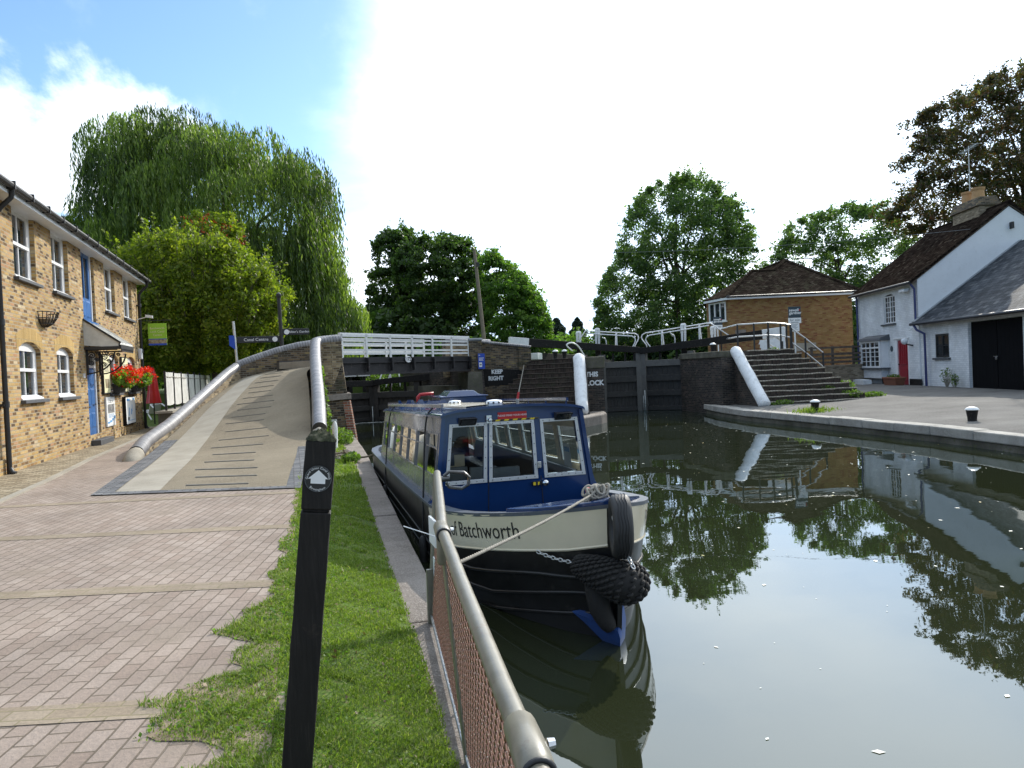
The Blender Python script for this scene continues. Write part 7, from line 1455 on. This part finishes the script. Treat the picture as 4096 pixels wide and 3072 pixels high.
# overhead telephone wire from the cottage gable to the pole
G1_ = P0-wd*7.2+wn_*4.3+Vector((0, 0, 7.3)); G2_ = Vector((11.05, 43.7, 8.8))
rope_line('telephone_wire', 'thin overhead telephone wire running from the cottage gable across the roofs', [G1_, G2_], .007, 'greytile', twist=False, sag=.5, n=24)
mb = MB(); q = G1_; mb.box(-.12, .12, -.1, .0, -.15, .15); o = mb.build('wire_bracket', 'darkmetal', CT); o.location = (7.33, 4.3, 7.25)
# ================================================================== TREES
TREES = {
'willow': ((-4.3, 55.5), [(-7.35, 9.24), (-9.84, 11.28), (-9.84, 13.54), (-9.24, 14.0), (-8.26, 14.28), (-7.62, 14.09), (-7.1, 15.03), (-7.29, 17.94), (-6.54, 18.88), (-5.3, 19.31), (-5.1, 20.04), (-3.8, 20.37), (-2.04, 19.91), (-0.76, 19.85), (0.19, 19.29), (1.16, 19.44), (2.43, 18.87), (4.34, 18.34), (4.94, 17.41), (5.89, 16.88), (7.15, 16.34), (8.01, 15.18), (8.5, 14.03), (8.22, 12.75), (7.9, 11.15), (8.32, 9.84), (8.57, 8.22), (8.68, 6.93), (9.55, 6.24), (9.83, 5.26), (9.84, 3.97), (9.6, 2.2), (3.69, 2), (-5.96, 2)]),
'shrub': ((-3.6, 39.7), [(-4.04, 8.27), (-3.46, 8.36), (-2.75, 8.9), (-1.95, 8.75), (-1.14, 9.06), (-0.24, 8.68), (0.46, 8.88), (1.36, 8.38), (2.03, 8.0), (2.45, 7.18), (3.36, 6.91), (4.04, 5.74), (3.27, 4.85), (3.46, 3.93), (2.29, 3.52), (1.32, 2.4), (-1.44, 2.2), (-3.05, 2.14), (-3.66, 3.0), (-4.3, 5)]),
'rowan': ((-3.5, 43.8), [(-1.82, 9.49), (-1.64, 10.55), (-0.87, 10.92), (-0.22, 11.07), (0.39, 10.67), (0.91, 10.77), (1.39, 10.11), (1.47, 9.09), (1.82, 8.32), (1.5, 6.5), (-1.5, 6.5)]),
'darkA': ((10.5, 74.1), [(-2.92, 6.8), (-2.57, 9.54), (-2.49, 11.37), (-1.75, 12.71), (-1.8, 14.55), (-0.7, 15.65), (0.93, 16.18), (1.81, 15.31), (2.44, 13.91), (2.92, 9.3), (1.82, 3), (-3.2, 3)]),
'darkB': ((13.8, 68.9), [(-4.32, 9.01), (-3.74, 12.46), (-2.6, 13.71), (-1.05, 14.3), (0.68, 14.22), (2.39, 13.71), (3.25, 13.46), (3.84, 11.91), (3.99, 10.39), (4.32, 8.2), (4.15, 2), (-4.08, 2)]),
'lightC': ((18.7, 61.2), [(-2.96, 9.64), (-2.69, 11.22), (-1.28, 11.75), (-0.92, 10.74), (0.05, 10.3), (1.19, 9.26), (2.12, 7.83), (2.57, 6.23), (3.01, 5.41), (2.93, 2), (-3.01, 2)]),
'conif1': ((41.4, 112.9), [(-1.27, 8.76), (-0.49, 9.47), (0.61, 9.05), (1.4, 6.79), (1.78, 3), (-1.78, 3)]),
'conif2': ((50.2, 125.9), [(-1.58, 6.15), (-1.22, 8.65), (-0.58, 9.88), (0.03, 10.44), (0.75, 9.57), (1.43, 7.86), (1.58, 3), (-1.6, 3)]),
'ash': ((33.0, 59.0), [(-7.06, 7.4), (-6.52, 8.6), (-6.06, 9.81), (-5.21, 10.39), (-4.95, 11.81), (-4.25, 13.83), (-3.77, 15.24), (-3.12, 16.23), (-2.27, 16.81), (-1.22, 17.46), (0.02, 17.73), (1.25, 17.88), (2.47, 17.71), (3.48, 17.17), (4.05, 16.33), (5.04, 15.47), (5.61, 14.42), (5.97, 13.38), (6.73, 12.12), (7.15, 10.46), (6.8, 8.84), (6.3, 7.5), (6.0, 5), (5.5, 2), (-1.84, 2), (-6.74, 2), (-7.15, 5.36)]),
'backR': ((48.2, 56.6), [(-7.16, 9.03), (-6.47, 10.27), (-4.92, 11.89), (-4.45, 13.13), (-3.35, 14.14), (-1.44, 14.48), (-0.15, 14.84), (1.13, 15.21), (2.37, 14.73), (3.43, 14.9), (4.45, 14.01), (5.68, 13.11), (6.46, 11.81), (7.16, 8.41), (6.5, 3), (-6, 3), (-6.4, 7.24)]),
'copper': ((53.1, 42.6), [(-9.66, 11.79), (-8.91, 13.15), (-8.0, 14.15), (-8.61, 15.91), (-7.51, 17.25), (-6.79, 17.92), (-7.24, 19.5), (-5.83, 20.13), (-4.09, 20.05), (-3.0, 21.22), (-1.92, 22.04), (-0.9, 21.65), (0.6, 22.45), (3.71, 23.71), (7.79, 21.79), (9.66, 16.85), (8.37, 11.0), (3.03, 8.11), (-2.14, 9.03), (-6.62, 9.92)]),
}
def inpoly(P, x, y):
    ins = np.zeros(len(x), bool); n = len(P)
    for i in range(n):
        (xa, ya), (xb, yb) = P[i], P[(i+1) % n]
        c = (ya > y) != (yb > y); ins ^= c & (x < (xb-xa)*(y-ya)/(yb-ya+1e-12)+xa)
    return ins
def edge_dist(P, x, y):
    d = np.full(len(x), 1e9); n = len(P)
    for i in range(n):
        a, b = np.array(P[i]), np.array(P[(i+1) % n]); v = b-a; L2 = v@v+1e-12; t = np.clip(((x-a[0])*v[0]+(y-a[1])*v[1])/L2, 0, 1); d = np.minimum(d, np.hypot(x-a[0]-t*v[0], y-a[1]-t*v[1]))
    return d
def sample_crown(P, n, thick, surf=.55):
    P = np.array(P); lo, hi = P.min(0), P.max(0); out = []; tot = 0
    while tot < n:
        q = lo+(hi-lo)*RNG.random((n*2, 2)); k = inpoly(P, q[:, 0], q[:, 1]); q = q[k]; out.append(q); tot += len(q)
    q = np.concatenate(out)[:n]; e = edge_dist(P, q[:, 0], q[:, 1]); m = e.max(); h = thick*np.sqrt(1-(1-np.minimum(1, e/(m*.85)))**2)
    s_ = RNG.random(n)**surf*np.where(RNG.random(n) < .62, -1, 1); return np.stack([q[:, 0], h*s_, q[:, 1]], 1), e
def limbs(mb, top_z, targets, r_, z0=0, bend=.6):
    fork = Vector((0, 0, z0+(top_z-z0)*.32)); mb.tube([(0, 0, z0-.4), (.05, 0, z0+.6), tuple(fork*.55+Vector((.06, .05, z0*.45))), tuple(fork)], [r_*1.35, r_*1.05, r_*.9, r_*.75], 10)
    mb.tube([tuple(fork), (.1, .1, z0+(top_z-z0)*.55), (-.05, 0, z0+(top_z-z0)*.78)], [r_*.75, r_*.5, r_*.15], 8)
    for i, t_ in enumerate(targets):
        t_ = Vector(t_); s_ = Vector((0, 0, fork.z+(top_z-z0)*.38*((i*.37) % 1))); m_ = s_.lerp(t_, .5)+Vector((0, 0, bend)); mb.tube([tuple(s_), tuple(s_.lerp(m_, .5)+Vector((0, 0, .15))), tuple(m_), tuple(t_)], [r_*.38, r_*.3, r_*.2, r_*.06], 6)
def broadleaf(key, name, label, thick, ncl, per, L, Wd, leaf, crad=(.55, 1.15), trunk=.3, z0=1.2, group=None, cat='tree', flat=.55, surf=.55, trunk_x=0, droop=None, gap=None, sprays=0):
    (x, y), P = TREES[key]; P = [(u, z-z0) for u, z in P]; t = thing(name, label, cat, (x, y, z0), R(-16.55), group)
    C_, e = sample_crown(P, ncl, thick, surf)
    if gap is not None:                    # leave holes where sky shows through
        q = C_*1.05; nz_ = np.sin(q[:, 0]*1.7+1.1*np.sin(q[:, 2]*1.3+q[:, 1]))+np.sin(q[:, 2]*1.9+1.3*np.sin(q[:, 1]*1.1-q[:, 0]*.8)); k = nz_ > gap; C_, e = C_[k], e[k]; ncl = len(C_)
    sp_ = np.zeros((0, 3))
    if sprays:                             # leafy twigs running out past the crown so its outline is ragged
        PA_ = np.array(P); i_ = RNG.integers(0, len(P), sprays*2); u_ = RNG.random(sprays*2)[:, None]; b_ = PA_[i_]*(1-u_)+PA_[(i_+1) % len(P)]*u_; b_ = b_[b_[:, 1] > 2.5]
        ctr = PA_.mean(0); dr_ = b_-ctr; dr_ /= np.linalg.norm(dr_, axis=1)[:, None]; dr_ += RNG.normal(size=dr_.shape)*.35+np.array([0, .12]); yb = RNG.normal(size=len(b_))*thick*.3; m_ = 34; tt = RNG.random((len(b_), m_))*1.35-1.0; ln = (.35+.55*RNG.random(len(b_)))[:, None]
        sp_ = np.stack([b_[:, :1]+dr_[:, :1]*tt*ln*1.2, yb[:, None]+0*tt, b_[:, 1:]+dr_[:, 1:]*tt*ln*1.2], -1).reshape(-1, 3); sp_ += RNG.normal(size=sp_.shape)*.11
    rad = np.minimum(crad[0]+(crad[1]-crad[0])*RNG.random(ncl), e*.8+.3)
    d = RNG.normal(size=(ncl*per, 3)); d /= np.linalg.norm(d, axis=1)[:, None]; rr = RNG.random(ncl*per)**.42
    pts = np.repeat(C_, per, 0)+d*(rr*np.repeat(rad, per))[:, None]*np.array([1, 1, flat]); pts = np.concatenate([pts, sp_]); mi = None
    tone = np.concatenate([np.repeat(np.where(RNG.random(ncl) < .3, 1, 0), per), RNG.integers(0, 2, len(sp_))])   # some clumps of a lighter green
    quads_obj('crown', leaf_quads(pts, L, Wd, droop, .35 if droop else 0), [leaf, leaf+'2'], t, tone)
    top = max(p[1] for p in P); idx = RNG.choice(ncl, min(ncl, 22), replace=False); mb = MB(); limbs(mb, top*.95, [tuple(C_[i]) for i in idx], trunk); o = mb.build('trunk', 'bark', t, smooth='auto')
    return t
M['ashleaf'] = leaf_mat('ash_leaf', [(0, (.035, .065, .028)), (.5, (.06, .105, .04)), (.85, (.095, .15, .05)), (1, (.15, .21, .075))], .48)
M['darkleaf'] = leaf_mat('dark_leaf', [(0, (.025, .048, .018)), (.55, (.042, .078, .022)), (1, (.08, .13, .035))], .4)
M['lightleaf'] = leaf_mat('light_leaf', [(0, (.045, .09, .02)), (.5, (.08, .155, .03)), (1, (.14, .235, .05))], .48)
M['shrubleaf'] = leaf_mat('shrub_leaf', [(0, (.06, .09, .012)), (.45, (.125, .165, .018)), (.85, (.2, .235, .026)), (1, (.27, .28, .045))], .5)
M['copperleaf'] = leaf_mat('copper_leaf', [(0, (.022, .032, .015)), (.4, (.04, .048, .02)), (.62, (.07, .042, .025)), (.85, (.11, .048, .028)), (1, (.09, .095, .028))], .35)
M['conifer'] = leaf_mat('conifer_needle', [(0, (.01, .024, .014)), (1, (.028, .05, .026))], .1)
M['willowleaf'] = leaf_mat('willow_leaf', [(0, (.042, .07, .018)), (.4, (.08, .125, .026)), (.8, (.135, .19, .042)), (1, (.22, .27, .085))], .45, .45)
for k_, st, tr in (('ashleaf', [(0, (.06, .1, .035)), (.6, (.105, .165, .055)), (1, (.19, .25, .1))], .5), ('darkleaf', [(0, (.035, .065, .02)), (.6, (.065, .11, .03)), (1, (.12, .17, .05))], .42), ('lightleaf', [(0, (.08, .14, .028)), (.6, (.13, .215, .045)), (1, (.2, .28, .075))], .5), ('shrubleaf', [(0, (.09, .125, .014)), (.6, (.175, .205, .022)), (1, (.3, .3, .05))], .5), ('copperleaf', [(0, (.035, .045, .02)), (.5, (.065, .06, .028)), (.8, (.12, .06, .035)), (1, (.12, .12, .04))], .4)): M[k_+'2'] = leaf_mat(k_+'_pale', st, tr)
M['willowdark'] = leaf_mat('willow_leaf_dark', [(0, (.03, .055, .016)), (.6, (.055, .09, .022)), (1, (.1, .14, .035))], .35, .45)  # darker leaf tone, given at random to some hanging cascades
M['willowpale'] = leaf_mat('willow_leaf_young', [(0, (.1, .15, .03)), (.6, (.17, .23, .05)), (1, (.27, .32, .11))], .5, .45)  # paler leaf tone, likewise given to cascades at random
M['berry'] = leaf_mat('rowan_berry', [(0, (.4, .04, .01)), (1, (.6, .1, .02))], .1)
broadleaf('ash', 'ash_tree', 'tall airy ash tree standing alone beyond the lock gates', 5.2, 1150, 105, .25, .11, 'ashleaf', (.5, 1.2), .32, flat=.7, surf=.7, gap=-.55, sprays=150)
broadleaf('darkA', 'sycamore_tree', 'dark tree with a spiky top, leftmost behind the bridge', 3.2, 420, 120, .27, .16, 'darkleaf', (.4, .95), .22, group='trees behind the bridge', gap=-1.0, sprays=90)
broadleaf('darkB', 'sycamore_tree', 'broad rounded dark green tree behind the bridge left of the utility pole', 4.5, 640, 115, .27, .16, 'darkleaf', (.45, 1.0), .3, group='trees behind the bridge', gap=-1.25, sprays=90)
broadleaf('lightC', 'sycamore_tree', 'lighter green sunlit tree right of the utility pole', 3.2, 460, 115, .24, .13, 'lightleaf', (.4, .9), .22, group='trees behind the bridge', gap=-1.2, sprays=90)
broadleaf('backR', 'ash_tree', 'loose green tree rising between the brick office roof and the cottage', 4.5, 620, 105, .25, .115, 'ashleaf', (.5, 1.1), .25, flat=.7, surf=.7, gap=-.45, sprays=110)
broadleaf('copper', 'plum_tree', 'big dark bronze-leaved tree towering over the white cottage roof', 6, 1300, 100, .24, .1, 'copperleaf', (.45, 1.25), .4, z0=.5, flat=.6, surf=.75, gap=-.6, sprays=170)
broadleaf('rowan', 'rowan_tree', 'rowan tree with orange-red berries behind the yellow-green shrub', 1.4, 120, 50, .22, .1, 'shrubleaf', (.3, .6), .1, z0=.5)
ob = [o_ for o_ in bpy.data.objects if o_.name.startswith('rowan_tree')][0]; (x, y), P = TREES['rowan']; C_, e = sample_crown([(u, z-.5) for u, z in P], 90, 1.6, .3)
quads_obj('berries', leaf_quads((np.repeat(C_, 16, 0)+RNG.normal(size=(90*16, 3))*.08), .07, .07), ['berry'], ob)
# yellow-green shrub with upright shoots
t = broadleaf('shrub', 'shrub_tree', 'bushy yellow-green shrubby tree in front of the willow', 3.0, 620, 130, .16, .085, 'shrubleaf', (.35, .75), .16, z0=.3, flat=.9)
(x, y), P = TREES['shrub']; mb = MB(); pts = []
for k in range(260):
    c_, e = sample_crown([(u, z-.3) for u, z in P], 1, 2.9, .4); p = Vector(c_[0]); dr = Vector((p.x*.12+random.gauss(0, .1), p.y*.1+random.gauss(0, .1), 1)).normalized(); L_ = .5+.8*random.random()
    if p.z < 4: continue
    mb.tube([tuple(p-dr*.3), tuple(p+dr*L_)], [.016, .005], 4)
    for j in range(26): u = random.random(); pts.append(tuple(p+dr*L_*u+Vector((random.gauss(0, .07), random.gauss(0, .07), 0))))
stuff(mb.build('shoots', 'bark', t)); quads_obj('shoot_leaves', leaf_quads(np.array(pts), .17, .09), ['shrubleaf'], t)
# conifers far along the canal
def conifer(key, label):
    (x, y), P = TREES[key]; t = thing('conifer_tree', label, 'tree', (x, y, 1.2), R(-16.55), 'far conifers along the canal'); h = max(p[1] for p in P)-1.2; w_ = max(p[0] for p in P); n = 16000
    z = h*RNG.random(n)**.85; r_ = 1.9*w_*(1-z/h)**.6*(.5+.5*np.sqrt(RNG.random(n)))*(1+.18*np.sin(z*4)); a = RNG.random(n)*6.28
    quads_obj('crown', leaf_quads(np.stack([r_*np.cos(a), r_*np.sin(a), z+.1], 1), .4, .12, (0, 0, -1), .3), ['conifer'], t); mb = MB(); mb.cyl((0, 0, -.3), (0, 0, h*.9), .2, .03, 8); mb.build('trunk', 'bark', t, smooth='auto')
conifer('conif1', 'dark far conifer with a rounded top, left of the gap down the canal'); conifer('conif2', 'pointed dark conifer in the middle of the gap down the canal')
# weeping willow
(x, y), P = TREES['willow']; P = [(u, z-.4) for u, z in P]; WT = thing('willow_tree', 'great weeping willow with long hanging curtains of leaves behind the ramp', 'tree', (x, y, .4), R(-16.55))
tops, e = sample_crown(P, 900, 6.5, .45)
keep = RNG.random(900) < np.clip(1.1-.035*(tops[:, 2]-2)*0, .2, 1); tops = tops[keep]
# cascade heads: along the skyline and in tiers below it
sky_pts = []
PP = [p for p in P if p[1] > 3.5]
for (xa, za), (xb, zb) in zip(PP, PP[1:]):
    n_ = max(1, int(math.dist((xa, za), (xb, zb))/.75))
    for i in range(n_): u = (i+random.random())/n_; sky_pts.append((xa+(xb-xa)*u, za+(zb-za)*u))
heads = []
for u, z in sky_pts:
    c_ = np.array([u, z]); cen = np.array([0, 9.]); inn = (cen-c_)/np.linalg.norm(cen-c_)
    for k in range(2): q = c_+inn*(.25+1.1*random.random()**1.4); heads.append((q[0], random.gauss(0, 1.8), q[1]-.25, .6+.9*random.random()))
for p in tops[:210]: heads.append((p[0], p[1], p[2], .9+1.0*random.random()))
heads = [h_ for h_ in heads if math.sin(h_[0]*1.15+1.3*math.sin(h_[2]*.8))+math.sin(h_[2]*1.05+h_[0]*.5+1) > -.85]
PA = np.array(P); leaves = []; tones = []
for hx, hy, hzv, hr in heads:
    tn_ = 0 if random.random() < .5 else (1 if random.random() < .5 else 2); arch = .25+.5*random.random()
    ns = int(60*hr)
    for s_ in range(ns):
        a = random.random()*6.283; r_ = hr*math.sqrt(.2+.8*random.random()); sx, sy, sz = hx+r_*math.cos(a), hy+r_*math.sin(a), hzv+.8*hr*(1-(r_/hr)**2)-.25
        Ls = (1.0+2.6*random.random())*(1.25 if hzv > 9 else 1.0); Ls = min(Ls, max(.5, sz-1.4)); nl = int(Ls/.17); wob = random.random()*6
        for j in range(nl):
            v_ = j/nl; z_ = sz-Ls*v_; ar_ = arch*(1-math.exp(-4*v_))*(r_/hr); ox = ar_*math.cos(a)+.05*math.sin(3*v_+wob); z_ += .25*arch*math.sin(min(1, v_*4)*math.pi)*(r_/hr); leaves.append((sx+ox+random.gauss(0, .04), sy+ar_*math.sin(a)+random.gauss(0, .04), z_)); tones.append(tn_)
LV = np.array(leaves); TN = np.array(tones); kin = inpoly(PA, LV[:, 0], LV[:, 2]) | (edge_dist(PA, LV[:, 0], LV[:, 2]) < .15+.6*RNG.random(len(LV))**2); LV, TN = LV[kin], TN[kin]
if len(LV) > 300000: i_ = RNG.choice(len(LV), 300000, replace=False); LV, TN = LV[i_], TN[i_]
quads_obj('crown', leaf_quads(LV, .32, .065, (0.06, 0, -1), .72), ['willowleaf', 'willowdark', 'willowpale'], WT, TN)
mb = MB(); limbs(mb, 17.5, [(p[0]*.85, p[1]*.7, p[2]) for p in tops[200:232] if p[2] > 7], .55, 0, 1.4); mb.build('trunk', 'bark', WT, smooth='auto')
# ---- distant tree belts closing the horizon (nobody could count them)
def belt(name, label, pts, h0, h1, n, L, m, depth):
    C_ = []
    for k in range(n):
        u = RNG.random()*(len(pts)-1); i = int(u); q = lerp(pts[i], pts[i+1], u-i); hh = h0+(h1-h0)*(.5+.5*math.sin(u*7.3+1.3*math.sin(u*17)))*(.8+.2*math.sin(u*41)); C_.append((q[0]+random.gauss(0, depth), q[1]+random.gauss(0, depth), 1+hh*RNG.random()**.7))
    C_ = np.repeat(np.array(C_), 14, 0); C_ += RNG.normal(size=C_.shape)*np.array([.9, .9, .6])*L; o = quads_obj(name, leaf_quads(C_, L, L*.55), [m]); stuff(o, label, 'woodland')
belt('far_woodland', 'distant woodland closing the canal view', [(-160, 150), (-60, 170), (30, 180), (62, 172), (120, 150), (190, 100)], 3.5, 7.5, 2600, 1.6, 'darkleaf', 5)
belt('near_thicket', 'dark thicket behind the bridge and terrace', [(-34, 62), (-16, 66), (2, 68), (8, 70), (13, 66)], 3, 6.5, 1700, .55, 'darkleaf', 1.6)
belt('bank_scrub', 'green scrub under the trees beyond the locks', [(20, 70), (27, 62), (33, 58), (42, 54), (50, 48)], 1.5, 4.2, 1500, .45, 'ashleaf', 1.4)
belt('bank_scrub', 'green scrub along the far bank of the canal', [(12, 62), (18, 60), (22, 62), (30, 80), (40, 105)], 1.2, 3.4, 1100, .45, 'lightleaf', 1.2)
